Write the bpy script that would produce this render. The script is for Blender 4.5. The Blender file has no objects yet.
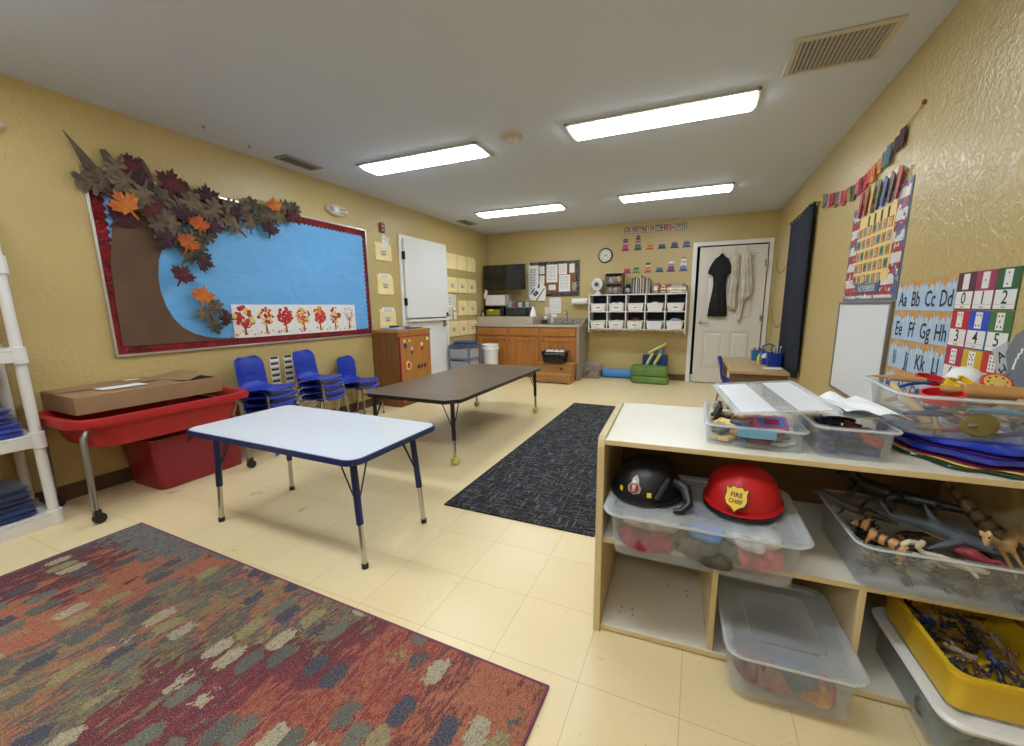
import bpy, math, random
from mathutils import Matrix, Vector
random.seed(7)
scene = bpy.context.scene
C = scene.collection
PI = math.pi

# ------------------------------------------------------------------ camera
def cam_matrix(yaw, pitch, roll):
    cy, sy = math.cos(yaw), math.sin(yaw)
    A = Matrix(((cy, sy, 0), (-sy, cy, 0), (0, 0, 1)))
    cp, sp = math.cos(pitch), math.sin(pitch)
    B = Matrix(((1, 0, 0), (0, cp, -sp), (0, sp, cp)))
    P = Matrix(((1, 0, 0), (0, 0, -1), (0, 1, 0)))
    cr, sr = math.cos(roll), math.sin(roll)
    Q = Matrix(((cr, -sr, 0), (sr, cr, 0), (0, 0, 1)))
    return Q @ P @ B @ A
M = cam_matrix(0.407613548, 0.177942198, -0.00879325)
FOC, PCX, PCY = 407.281458, 521.156, 380.309
cam_d = bpy.data.cameras.new('camera')
cam = bpy.data.objects.new('camera', cam_d)
C.objects.link(cam)
R3 = Matrix((M[0], -M[1], -M[2])).transposed()
cam.matrix_world = Matrix.Translation((0, 0, 1.19)) @ R3.to_4x4()
cam_d.sensor_width = 36.0
cam_d.lens = FOC / 1024 * 36.0
cam_d.shift_x = -(PCX - 512) / 1024
cam_d.shift_y = (PCY - 373) / 1024
cam_d.clip_start = 0.02
scene.camera = cam

# ------------------------------------------------------------------ world and exposure
world = bpy.data.worlds.new('world')
scene.world = world
world.use_nodes = True
world.node_tree.nodes['Background'].inputs[0].default_value = (0.9, 0.95, 1, 1)
world.node_tree.nodes['Background'].inputs[1].default_value = 0.3
scene.view_settings.view_transform = 'Standard'
scene.view_settings.look = 'None'
scene.view_settings.gamma = 1.0
scene.view_settings.use_curve_mapping = False
scene.view_settings.exposure = 0.0
scene.cycles.use_denoising = True
scene.cycles.max_bounces = 8
scene.cycles.diffuse_bounces = 5
scene.cycles.transparent_max_bounces = 24
scene.cycles.sample_clamp_indirect = 6.0
LIGHT = 25.0            # emission of the fluorescent diffusers
LIGHT_COL = (0.86, 0.94, 1.0)

XL, XR, YB, YF, ZC = -3.638, 0.964, 6.95, -2.3, 2.49

# ------------------------------------------------------------------ materials
def lin(c):
    out = []
    for v in c[:3]:
        v = v / 255.0
        out.append(v / 12.92 if v <= 0.04045 else ((v + 0.055) / 1.055) ** 2.4)
    return (out[0], out[1], out[2], 1.0)
_m = {}
def mat(rgb, rough=0.5, metal=0.0, var=0.0, vscale=8.0, bump=0.0, bscale=60.0, stretch=(1, 1, 1), coat=0.0, sheen=0.0, rgb2=None, name=None, detail=3.0):
    key = (tuple(rgb), rough, metal, var, vscale, bump, bscale, stretch, coat, sheen, rgb2)
    if key in _m: return _m[key]
    m = bpy.data.materials.new(name or 'surface')
    m.use_nodes = True
    nt = m.node_tree; N = nt.nodes; Lk = nt.links
    b = N['Principled BSDF']
    b.inputs['Roughness'].default_value = rough
    b.inputs['Metallic'].default_value = metal
    b.inputs['Base Color'].default_value = lin(rgb)
    if coat: b.inputs['Coat Weight'].default_value = coat
    if sheen: b.inputs['Sheen Weight'].default_value = sheen
    tc = mp = None
    if var or bump or rgb2:
        tc = N.new('ShaderNodeTexCoord'); mp = N.new('ShaderNodeMapping')
        mp.inputs['Scale'].default_value = stretch
        Lk.new(tc.outputs['Object'], mp.inputs['Vector'])
    if var or rgb2:
        n = N.new('ShaderNodeTexNoise'); n.inputs['Scale'].default_value = vscale; n.inputs['Detail'].default_value = detail
        Lk.new(mp.outputs[0], n.inputs['Vector'])
        r = N.new('ShaderNodeValToRGB')
        r.color_ramp.elements[0].position = 0.35; r.color_ramp.elements[1].position = 0.65
        if rgb2:
            r.color_ramp.elements[0].color = lin(rgb); r.color_ramp.elements[1].color = lin(rgb2)
        else:
            r.color_ramp.elements[0].color = lin([max(0, c * (1 - var)) for c in rgb])
            r.color_ramp.elements[1].color = lin([min(255, c * (1 + var)) for c in rgb])
        Lk.new(n.outputs['Fac'], r.inputs[0]); Lk.new(r.outputs[0], b.inputs['Base Color'])
    if bump:
        n2 = N.new('ShaderNodeTexNoise'); n2.inputs['Scale'].default_value = bscale; n2.inputs['Detail'].default_value = 2
        Lk.new(mp.outputs[0], n2.inputs['Vector'])
        bp = N.new('ShaderNodeBump'); bp.inputs['Strength'].default_value = bump; bp.inputs['Distance'].default_value = 0.01
        Lk.new(n2.outputs['Fac'], bp.inputs['Height']); Lk.new(bp.outputs[0], b.inputs['Normal'])
    _m[key] = m
    return m

def clear_plastic(rgb=(225, 230, 235), body=0.3, rim=0.75, rough=0.18):
    m = bpy.data.materials.new('clear_plastic'); m.use_nodes = True
    nt = m.node_tree; N = nt.nodes; Lk = nt.links
    b = N['Principled BSDF']; out = N['Material Output']
    b.inputs['Base Color'].default_value = lin(rgb); b.inputs['Roughness'].default_value = rough
    t = N.new('ShaderNodeBsdfTransparent'); t.inputs[0].default_value = (0.97, 0.98, 0.98, 1)
    lw = N.new('ShaderNodeLayerWeight'); lw.inputs['Blend'].default_value = 0.35
    mr = N.new('ShaderNodeMapRange'); mr.inputs['To Min'].default_value = body; mr.inputs['To Max'].default_value = rim
    mx = N.new('ShaderNodeMixShader')
    Lk.new(lw.outputs['Facing'], mr.inputs['Value']); Lk.new(mr.outputs[0], mx.inputs[0])
    Lk.new(t.outputs[0], mx.inputs[1]); Lk.new(b.outputs[0], mx.inputs[2]); Lk.new(mx.outputs[0], out.inputs[0])
    return m

class NT:
    def __init__(s, name):
        s.m = bpy.data.materials.new(name); s.m.use_nodes = True
        s.t = s.m.node_tree; s.N = s.t.nodes; s.b = s.N['Principled BSDF']
        s.tc = s.n('ShaderNodeTexCoord')
    def n(s, t, **k):
        x = s.N.new(t)
        for a, v in k.items(): setattr(x, a, v)
        return x
    def l(s, a, b): s.t.links.new(a, b)
    def mapping(s, scale=(1, 1, 1), loc=(0, 0, 0), rot=(0, 0, 0), src=None):
        x = s.n('ShaderNodeMapping'); x.inputs['Scale'].default_value = scale; x.inputs['Location'].default_value = loc; x.inputs['Rotation'].default_value = rot
        s.l(src or s.tc.outputs['Object'], x.inputs['Vector']); return x.outputs[0]
    def noise(s, vec, scale, detail=3, rough=0.5):
        x = s.n('ShaderNodeTexNoise'); x.inputs['Scale'].default_value = scale; x.inputs['Detail'].default_value = detail; x.inputs['Roughness'].default_value = rough
        s.l(vec, x.inputs['Vector']); return x
    def ramp(s, fac, stops, const=False):
        x = s.n('ShaderNodeValToRGB'); cr = x.color_ramp
        if const: cr.interpolation = 'CONSTANT'
        while len(cr.elements) > 1: cr.elements.remove(cr.elements[-1])
        cr.elements[0].position = stops[0][0]; cr.elements[0].color = lin(stops[0][1])
        for p, c in stops[1:]:
            e = cr.elements.new(p); e.color = lin(c)
        s.l(fac, x.inputs[0]); return x.outputs[0]
    def mix(s, fac, a, b):
        x = s.n('ShaderNodeMix', data_type='RGBA')
        if isinstance(fac, float): x.inputs[0].default_value = fac
        else: s.l(fac, x.inputs[0])
        for sock, v in ((x.inputs[6], a), (x.inputs[7], b)):
            if isinstance(v, tuple): sock.default_value = lin(v)
            else: s.l(v, sock)
        return x.outputs[2]
    def math(s, op, a, b=0.0, clamp=False):
        x = s.n('ShaderNodeMath', operation=op); x.use_clamp = clamp
        for sock, v in ((x.inputs[0], a), (x.inputs[1], b)):
            if isinstance(v, (int, float)): sock.default_value = v
            else: s.l(v, sock)
        return x.outputs[0]
    def bump(s, h, strength=0.2, dist=0.01):
        x = s.n('ShaderNodeBump'); x.inputs['Strength'].default_value = strength; x.inputs['Distance'].default_value = dist
        s.l(h, x.inputs['Height']); s.l(x.outputs[0], s.b.inputs['Normal'])
    def color(s, c): s.l(c, s.b.inputs['Base Color'])

def wood(rgb, rgb_dark, axis='z', rough=0.4, scale=1.0, name='wood'):
    t = NT(name)
    st = {'z': (9, 9, 0.8), 'x': (0.8, 9, 9), 'y': (9, 0.8, 9)}[axis]
    v = t.mapping(tuple(a * scale for a in st))
    n = t.noise(v, 3.0, 5, 0.6); n2 = t.noise(v, 14.0, 3)
    c = t.ramp(n.outputs['Fac'], [(0.3, rgb_dark), (0.62, rgb)])
    c2 = t.mix(t.math('MULTIPLY', n2.outputs['Fac'], 0.35), c, rgb_dark)
    t.color(c2); t.b.inputs['Roughness'].default_value = rough
    return t.m

# ------------------------------------------------------------------ mesh builder
class MB:
    def __init__(s, m=None):
        s.v = []; s.f = []; s.fm = []; s.mats = []; s.T = None; s.cur = 0
        if m: s.m(m)
    def m(s, m):
        if m not in s.mats: s.mats.append(m)
        s.cur = s.mats.index(m); return s
    def add(s, vs, fs):
        o = len(s.v)
        if s.T is not None: vs = [tuple(s.T @ Vector(p)) for p in vs]
        s.v += [tuple(p) for p in vs]
        s.f += [tuple(i + o for i in f) for f in fs]; s.fm += [s.cur] * len(fs)
        return s
    def box(s, x0, x1, y0, y1, z0, z1):
        vs = [(x0, y0, z0), (x1, y0, z0), (x1, y1, z0), (x0, y1, z0), (x0, y0, z1), (x1, y0, z1), (x1, y1, z1), (x0, y1, z1)]
        return s.add(vs, [(0, 3, 2, 1), (4, 5, 6, 7), (0, 1, 5, 4), (1, 2, 6, 5), (2, 3, 7, 6), (3, 0, 4, 7)])
    def prism(s, poly, axis, a, b):
        n = len(poly)
        ar = sum(poly[i][0] * poly[(i + 1) % n][1] - poly[(i + 1) % n][0] * poly[i][1] for i in range(n))
        if ar < 0: poly = poly[::-1]
        if a > b: a, b = b, a
        if axis == 'z': f = lambda p, h: (p[0], p[1], h)
        elif axis == 'y': f = lambda p, h: (p[0], h, p[1]); a, b = b, a
        else: f = lambda p, h: (h, p[0], p[1])
        vs = [f(p, a) for p in poly] + [f(p, b) for p in poly]
        fs = [tuple(range(n - 1, -1, -1)), tuple(range(n, 2 * n))] + [(i, (i + 1) % n, n + (i + 1) % n, n + i) for i in range(n)]
        return s.add(vs, fs)
    def loft(s, loops, cap0=True, cap1=True, closed=True):
        n = len(loops[0]); vs = [p for L in loops for p in L]; fs = []
        for k in range(len(loops) - 1):
            for i in range(n if closed else n - 1):
                j = (i + 1) % n
                fs.append((k * n + i, k * n + j, (k + 1) * n + j, (k + 1) * n + i))
        if cap0: fs.append(tuple(range(n - 1, -1, -1)))
        if cap1: fs.append(tuple((len(loops) - 1) * n + i for i in range(n)))
        return s.add(vs, fs)
    def tube(s, pts, r, n=8, caps=True, closed=False):
        pts = [Vector(p) for p in pts]; k = len(pts)
        rs = r if isinstance(r, (list, tuple)) else [r] * k
        loops = []; prev = None
        for i in range(k):
            if closed: d = pts[(i + 1) % k] - pts[i - 1]
            else: d = pts[min(i + 1, k - 1)] - pts[max(i - 1, 0)]
            d.normalize()
            if prev is None:
                up = Vector((0, 0, 1)) if abs(d.z) < 0.9 else Vector((1, 0, 0))
                a = d.cross(up).normalized()
            else:
                a = (prev - d * prev.dot(d)).normalized()
            prev = a; b = d.cross(a)
            loops.append([tuple(pts[i] + (a * math.cos(2 * PI * j / n) + b * math.sin(2 * PI * j / n)) * rs[i]) for j in range(n)])
        if closed:
            loops.append(loops[0]); return s.loft(loops, False, False)
        return s.loft(loops, caps, caps)
    def cyl(s, x, y, z0, z1, r, n=20, r1=None):
        return s.tube([(x, y, z0), (x, y, z1)], [r, r if r1 is None else r1], n)
    def lathe(s, prof, c=(0, 0, 0), n=24, axis='z', sx=1, sy=1, caps=True):
        loops = []
        for r, z in prof:
            L = []
            for j in range(n):
                a = 2 * PI * j / n; p = (r * math.cos(a) * sx, r * math.sin(a) * sy, z)
                if axis == 'y': p = (p[0], -p[2], p[1])
                if axis == 'x': p = (p[2], p[0], p[1])
                L.append((c[0] + p[0], c[1] + p[1], c[2] + p[2]))
            loops.append(L)
        return s.loft(loops, caps, caps)
    def ball(s, c, r, n=14):
        rx, ry, rz = (r, r, r) if isinstance(r, (int, float)) else r
        k = max(5, n // 2)
        loops = [[(c[0] + rx * math.sin(PI * max(i, 0.02) / k if i < k else 0.02) * math.cos(2 * PI * j / n), c[1] + ry * math.sin(PI * max(i, 0.02) / k if i < k else 0.02) * math.sin(2 * PI * j / n), c[2] - rz * math.cos(PI * i / k)) for j in range(n)] for i in range(k + 1)]
        return s.loft(loops)
    def text(s, body, x, y, z, size, align='CENTER', bold=0.0, rot=0.0, sx=1.0):
        vs, fs = font_mesh(body, align, bold)
        c, q = math.cos(rot), math.sin(rot)
        return s.add([(x + (u * sx * c - w * q) * size, y, z + (u * sx * q + w * c) * size) for u, w in vs], fs)
    def text_on(s, body, o, right, up, size, align='CENTER', bold=0.0):
        vs, fs = font_mesh(body, align, bold); o = Vector(o); r = Vector(right); u_ = Vector(up)
        return s.add([tuple(o + r * (u * size) + u_ * (w * size)) for u, w in vs], fs)
    def disc(s, x, y, z, r, n=10, ry=None):
        ry = ry or r
        return s.add([(x + r * math.cos(2 * PI * i / n), y, z + ry * math.sin(2 * PI * i / n)) for i in range(n)], [tuple(range(n))])
    def face(s, pts): return s.add(pts, [tuple(range(len(pts)))])
    def rect(s, x0, x1, z0, z1, y): return s.face([(x0, y, z0), (x1, y, z0), (x1, y, z1), (x0, y, z1)])
    def obj(s, name, parent=None, bevel=0.0, smooth=True, seg=2, angle=35):
        me = bpy.data.meshes.new(name)
        me.from_pydata(s.v, [], s.f)
        for m in s.mats: me.materials.append(m)
        me.polygons.foreach_set('material_index', s.fm)
        if smooth:
            me.polygons.foreach_set('use_smooth', [True] * len(s.f))
            me.set_sharp_from_angle(angle=math.radians(angle))
        me.update()
        o = bpy.data.objects.new(name, me); C.objects.link(o)
        if parent: o.parent = parent
        if bevel:
            b = o.modifiers.new('bevel', 'BEVEL'); b.width = bevel; b.segments = seg; b.limit_method = 'ANGLE'; b.angle_limit = math.radians(40)
        return o

_fonts = {}
def font_mesh(body, align, bold):
    k = (body, align, bold)
    if k not in _fonts:
        cu = bpy.data.curves.new('lettering', 'FONT'); cu.body = body; cu.align_x = align; cu.align_y = 'CENTER'; cu.resolution_u = 2; cu.offset = bold
        ob = bpy.data.objects.new('lettering', cu)
        me = bpy.data.meshes.new_from_object(ob)
        _fonts[k] = ([(v.co.x, v.co.y) for v in me.vertices], [tuple(p.vertices) for p in me.polygons])
        bpy.data.objects.remove(ob); bpy.data.meshes.remove(me); bpy.data.curves.remove(cu)
    return _fonts[k]

def rrect(x0, x1, y0, y1, r, n=5):
    r = min(r, (x1 - x0) / 2 - 1e-4, (y1 - y0) / 2 - 1e-4); out = []
    for cx, cy, a in ((x1 - r, y0 + r, -90), (x1 - r, y1 - r, 0), (x0 + r, y1 - r, 90), (x0 + r, y0 + r, 180)):
        for i in range(n + 1):
            t = math.radians(a + 90 * i / n); out.append((cx + r * math.cos(t), cy + r * math.sin(t)))
    return out
def rloop(x0, x1, y0, y1, r, z, n=5): return [(p[0], p[1], z) for p in rrect(x0, x1, y0, y1, r, n)]

def tag(o, label, cat, group=None):
    o['label'] = label; o['category'] = cat
    if group: o['group'] = group
    return o
def thing(name, label, cat, loc=(0, 0, 0), rz=0.0, group=None):
    o = bpy.data.objects.new(name, None); C.objects.link(o); o.empty_display_size = 0.05
    o.location = loc; o.rotation_euler = (0, 0, rz)
    return tag(o, label, cat, group)
def solo(mb, name, label, cat, loc=(0, 0, 0), rz=0.0, group=None, rot=None, **k):
    o = mb.obj(name, None, **k); o.location = loc; o.rotation_euler = rot or (0, 0, rz)
    return tag(o, label, cat, group)
def struct(mb, name, **k):
    o = mb.obj(name, None, **k); o['kind'] = 'structure'; return o
def dup(root, loc, rz=None, label=None, group=None):
    r = root.copy(); C.objects.link(r); r.location = loc
    if rz is not None: r.rotation_euler = (0, 0, rz)
    if label: r['label'] = label
    if group: r['group'] = group
    for ch in list(root.children):
        c = ch.copy(); C.objects.link(c); c.parent = r
        for g in ch.children:
            d = g.copy(); C.objects.link(d); d.parent = c
    return r
LW = lambda y, z, off=0.0: (XL + off, y, z)     # place on left wall (local x = +Y, local -y = into the room)
RW = lambda y, z, off=0.0: (XR - off, y, z)     # right wall (local x = -Y)
BW = lambda x, z, off=0.0: (x, YB - off, z)
RL, RR = PI / 2, -PI / 2

# shared materials
WHITE_PAINT = mat((232, 230, 224), 0.4, name='white_paint')
WHITE_PL = mat((225, 225, 222), 0.4, name='white_plastic')
PAPER = mat((235, 233, 228), 0.7, name='white_paper')
INK = mat((40, 40, 45), 0.7, name='ink')
GREYINK = mat((130, 130, 135), 0.7, name='grey_print')
CREAM = mat((238, 218, 160), 0.6, var=0.03, vscale=6, name='manila')
CHROME = mat((190, 190, 190), 0.2, 1.0, name='chrome')
STEEL = mat((150, 150, 150), 0.35, 1.0, name='brushed_steel')
BLACK_PL = mat((18, 18, 20), 0.35, name='black_plastic')
BLACK_MET = mat((22, 24, 34), 0.4, name='black_metal')
NAVY = mat((22, 38, 92), 0.35, name='navy_plastic')
CHAIR_BLUE = mat((26, 54, 164), 0.38, name='blue_plastic')
RED_PL = mat((172, 28, 34), 0.4, name='red_plastic')
# ------------------------------------------------------------------ ceiling lights
def emission(strength):
    m = bpy.data.materials.new('lit_diffuser'); m.use_nodes = True
    b = m.node_tree.nodes['Principled BSDF']
    b.inputs['Base Color'].default_value = (0.8, 0.8, 0.8, 1)
    b.inputs['Emission Color'].default_value = LIGHT_COL + (1,)
    b.inputs['Emission Strength'].default_value = strength
    return m
DIFF = emission(LIGHT)
def ceiling_light():
    t = thing('ceiling_light', 'x', 'ceiling light', (0, 0, ZC), 0, 'fluorescent ceiling fixtures')
    f = MB(mat((190, 188, 182), 0.5, name='fixture_metal'))
    w, d = 0.625, 0.155
    f.box(-w, w, -d, -d + 0.022, -0.016, -0.0005); f.box(-w, w, d - 0.022, d, -0.016, -0.0005)
    f.box(-w, -w + 0.02, -d, d, -0.018, -0.0005); f.box(w - 0.02, w, -d, d, -0.018, -0.0005)
    f.obj('frame', t, bevel=0.002)
    g = MB(DIFF)
    g.loft([rloop(-0.6, 0.6, -0.116, 0.112, 0.01, -0.001), rloop(-0.6, 0.6, -0.112, 0.108, 0.01, -0.02), rloop(-0.592, 0.592, -0.098, 0.094, 0.012, -0.034)])
    g.obj('diffuser', t)
    return t
L0 = ceiling_light()
L0.location = (-2.34, 3.25, ZC); L0['label'] = 'fluorescent ceiling light on the left, nearer the bulletin board'
dup(L0, (-0.357, 3.245, ZC), 0, 'largest fluorescent ceiling light, nearer the right wall in the middle of the ceiling')
dup(L0, (-2.325, 5.39, ZC), 0, 'far fluorescent ceiling light above the television corner')
dup(L0, (-0.353, 5.36, ZC), 0, 'far fluorescent ceiling light in front of the white panel door')
dup(L0, (-2.34, 0.68, ZC), 0, 'fluorescent ceiling light just above the top left corner of the photo')
dup(L0, (-0.357, 0.68, ZC), 0, 'fluorescent ceiling light above and beyond the top edge, nearest the camera')

dup(L0, (-2.34, -1.45, ZC), 0, 'added unseen ceiling light behind the camera on the left, brightening the foreground')  # unseen extra fixture, added to brighten the floor and walls near the camera
dup(L0, (-0.357, -1.45, ZC), 0, 'added unseen ceiling light behind the camera on the right, brightening the foreground')  # its right-hand twin, likewise added out of view for more foreground light

# ------------------------------------------------------------------ room shell
def wall_material():
    t = NT('yellow_wall_paint')
    v = t.mapping()
    n = t.noise(v, 1.1, 3); 
    c = t.ramp(n.outputs['Fac'], [(0.3, (186, 163, 107)), (0.7, (193, 170, 114))])
    t.color(c); t.b.inputs['Roughness'].default_value = 0.31
    n2 = t.noise(v, 42, 2, 0.55)
    h = t.ramp(n2.outputs['Fac'], [(0.42, (0, 0, 0)), (0.62, (255, 255, 255))])
    t.bump(h, 0.5, 0.0035)
    return t.m
WALL = wall_material()
CEIL = mat((203, 211, 224), 0.85, bump=0.12, bscale=90, name='ceiling_paint')
def floor_material():
    t = NT('vinyl_tile')
    s = 1 / 0.3048
    v = t.mapping((s, s, s), (-0.021 * s, -1.096 * s, 0))
    sep = t.n('ShaderNodeSeparateXYZ'); t.l(v, sep.inputs[0])
    def edge(o):
        f = t.math('FRACT', o); d = t.math('ABSOLUTE', t.math('SUBTRACT', f, 0.5)); return d
    d = t.math('MAXIMUM', edge(sep.outputs[0]), edge(sep.outputs[1]))
    line = t.math('GREATER_THAN', d, 0.4955)
    fl = t.n('ShaderNodeVectorMath', operation='FLOOR'); t.l(v, fl.inputs[0])
    wn = t.n('ShaderNodeTexWhiteNoise', noise_dimensions='3D'); t.l(fl.outputs[0], wn.inputs['Vector'])
    base = t.mix(t.math('MULTIPLY', wn.outputs['Value'], 0.8), (236, 215, 170), (230, 208, 160))
    n1 = t.noise(t.mapping((1, 1, 1)), 2.0, 3)
    base = t.mix(t.math('MULTIPLY', n1.outputs['Fac'], 0.3), base, (216, 193, 143))
    # short streaky chips in the tile
    n2 = t.noise(t.mapping((30, 60, 1), (0, 0, 0), (0, 0, 0.6)), 2.2, 2)
    chip = t.math('GREATER_THAN', n2.outputs['Fac'], 0.69)
    base = t.mix(t.math('MULTIPLY', chip, 0.55), base, (188, 160, 108))
    base = t.mix(t.math('MULTIPLY', line, 0.42), base, (150, 128, 84))
    t.color(base); t.b.inputs['Roughness'].default_value = 0.33
    rn = t.noise(t.mapping((1, 1, 1)), 6, 3)
    t.l(t.math('ADD', t.math('MULTIPLY', rn.outputs['Fac'], 0.25), 0.2), t.b.inputs['Roughness'])
    return t.m
b = MB(floor_material()); b.box(XL - 0.1, XR + 0.1, YF - 0.1, YB + 0.1, -0.1, 0); struct(b, 'floor', smooth=False)
b = MB(CEIL); b.box(XL - 0.1, XR + 0.1, YF - 0.1, YB + 0.1, ZC, ZC + 0.1); struct(b, 'ceiling', smooth=False)
b = MB(WALL); b.box(XL - 0.1, XL, YF - 0.1, YB + 0.1, 0, ZC); struct(b, 'wall_left', smooth=False)
b = MB(WALL); b.box(XR, XR + 0.1, YF - 0.1, YB + 0.1, 0, ZC); struct(b, 'wall_right', smooth=False)
b = MB(WALL); b.box(XL, XR, YF - 0.1, YF, 0, ZC); struct(b, 'wall_front', smooth=False)
# back wall with the doorway opening
DX0, DX1, DZ = -0.075, 0.865, 2.065
b = MB(WALL); b.box(XL, DX0, YB, YB + 0.1, 0, ZC); b.box(DX1, XR, YB, YB + 0.1, 0, ZC); b.box(DX0, DX1, YB, YB + 0.1, DZ, ZC)
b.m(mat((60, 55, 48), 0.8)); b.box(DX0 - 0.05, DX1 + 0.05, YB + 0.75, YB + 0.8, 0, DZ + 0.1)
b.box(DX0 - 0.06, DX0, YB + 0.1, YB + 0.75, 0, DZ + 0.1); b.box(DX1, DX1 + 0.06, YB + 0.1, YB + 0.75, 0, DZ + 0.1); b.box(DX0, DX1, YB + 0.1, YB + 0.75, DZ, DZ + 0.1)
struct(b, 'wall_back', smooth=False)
BASE = mat((92, 66, 42), 0.5, name='brown_vinyl_base')
b = MB(BASE); b.box(XL, XL + 0.008, YF, 4.43, 0, 0.1); b.box(XL, XL + 0.008, 5.5, YB, 0, 0.1); struct(b, 'baseboard_left')
b = MB(BASE); b.box(XR - 0.008, XR, YF, YB, 0, 0.1); struct(b, 'baseboard_right')
b = MB(BASE); b.box(-1.7, DX0 - 0.065, YB - 0.008, YB, 0, 0.1); struct(b, 'baseboard_back')
b = MB(BASE); b.box(XL, XR, YF, YF + 0.008, 0, 0.1); struct(b, 'baseboard_front')

# trim around both doors
b = MB(WHITE_PAINT)
b.box(DX0 - 0.06, DX0, YB - 0.02, YB + 0.1, 0, DZ + 0.06); b.box(DX1, DX1 + 0.06, YB - 0.02, YB + 0.1, 0, DZ + 0.06); b.box(DX0, DX1, YB - 0.02, YB + 0.1, DZ, DZ + 0.06)
struct(b, 'trim_1', bevel=0.004)
b = MB(WHITE_PAINT)
b.box(XL, XL + 0.022, 4.43, 4.485, 0, 2.135); b.box(XL, XL + 0.022, 5.465, 5.52, 0, 2.135); b.box(XL, XL + 0.022, 4.485, 5.465, 2.085, 2.135)
struct(b, 'trim_2', bevel=0.004)

# door_1: dutch door on the left wall
DW = mat((226, 226, 226), 0.35, name='door_white')
t = bpy.data.objects.new('door_1', None); C.objects.link(t); t['kind'] = 'structure'; t.location = LW(4.975, 0); t.rotation_euler = (0, 0, RL)
b = MB(DW); b.box(-0.485, 0.485, -0.016, -0.002, 0.01, 1.03); b.obj('lower_leaf', t, bevel=0.003)
b = MB(DW); b.box(-0.488, 0.492, -0.05, -0.024, 1.055, 2.08); b.obj('upper_leaf', t, bevel=0.003)
b = MB(DW); b.box(-0.48, 0.47, -0.075, -0.016, 1.005, 1.035); b.obj('shelf_ledge', t, bevel=0.004)
for z in (1.87, 1.27):
    b = MB(mat((40, 36, 34), 0.4, 0.8)); b.box(-0.505, -0.482, -0.058, -0.02, z - 0.05, z + 0.05); b.cyl(-0.49, -0.056, z - 0.05, z + 0.05, 0.007, 10); b.obj('hinge', t)
b = MB(BLACK_MET); b.box(0.44, 0.475, -0.064, -0.05, 1.06, 1.12); b.box(0.45, 0.465, -0.09, -0.064, 1.07, 1.085); b.obj('latch', t, bevel=0.002)
b = MB(STEEL); b.lathe([(0.03, 0.016), (0.03, 0.026), (0.012, 0.03), (0.012, 0.06)], (0.42, 0, 0.93), 20, 'y'); b.tube([(0.42, -0.062, 0.93), (0.40, -0.064, 0.93), (0.31, -0.062, 0.925)], 0.009, 8)
b.lathe([(0.024, 0.016), (0.024, 0.028)], (0.42, 0, 1.0 - 0.015), 16, 'y'); b.obj('door_handle', t)

# door_2: six panel door, a hand's width ajar, on the back wall
t = bpy.data.objects.new('door_2', None); C.objects.link(t); t['kind'] = 'structure'
t.location = (0.85, YB - 0.055, 0); t.rotation_euler = (0, 0, math.radians(1.8))
DOORM = mat((214, 208, 196), 0.42, name='panel_door_paint')
b = MB(DOORM)
W = 0.885
b.box(-W, 0, 0.012, 0.036, 0.012, 2.04)
# raised stiles and rails in front of the slab, panels with inset moulding
cols = [(-W + 0.115, -W + 0.395), (-0.395, -0.115)]
rows = [(0.22, 0.80), (0.98, 1.62), (1.72, 1.93)]
xs = [-W, cols[0][0], cols[0][1], cols[1][0], cols[1][1], 0]
b.box(-W, cols[0][0], 0, 0.012, 0.012, 2.04); b.box(cols[0][1], cols[1][0], 0, 0.012, 0.012, 2.04); b.box(cols[1][1], 0, 0, 0.012, 0.012, 2.04)
zz = [0.012] + [z for r in rows for z in r] + [2.04]
for c in cols:
    for k in range(0, len(zz), 2): b.box(c[0], c[1], 0, 0.012, zz[k], zz[k + 1])
    for z0, z1 in rows:
        g = 0.028
        b.loft([[(c[0] + g, 0.0125, z0 + g), (c[1] - g, 0.0125, z0 + g), (c[1] - g, 0.0125, z1 - g), (c[0] + g, 0.0125, z1 - g)],
                [(c[0] + 2 * g, 0.002, z0 + 2 * g), (c[1] - 2 * g, 0.002, z0 + 2 * g), (c[1] - 2 * g, 0.002, z1 - 2 * g), (c[0] + 2 * g, 0.002, z1 - 2 * g)]], False, True)
b.obj('door_leaf', t, smooth=False)
b = MB(STEEL); b.lathe([(0.03, -0.0), (0.03, 0.01), (0.012, 0.014), (0.012, 0.05)], (-W + 0.07, 0, 0.94), 20, 'y'); b.tube([(-W + 0.07, -0.05, 0.94), (-W + 0.09, -0.054, 0.94), (-W + 0.18, -0.05, 0.935)], 0.009, 8); b.obj('door_handle', t)
for z in (1.78, 1.0, 0.28):
    b = MB(STEEL); b.cyl(0.004, -0.008, z - 0.045, z + 0.045, 0.008, 10); b.box(-0.03, 0.01, -0.004, 0.0, z - 0.045, z + 0.045); b.obj('hinge', t)

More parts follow.
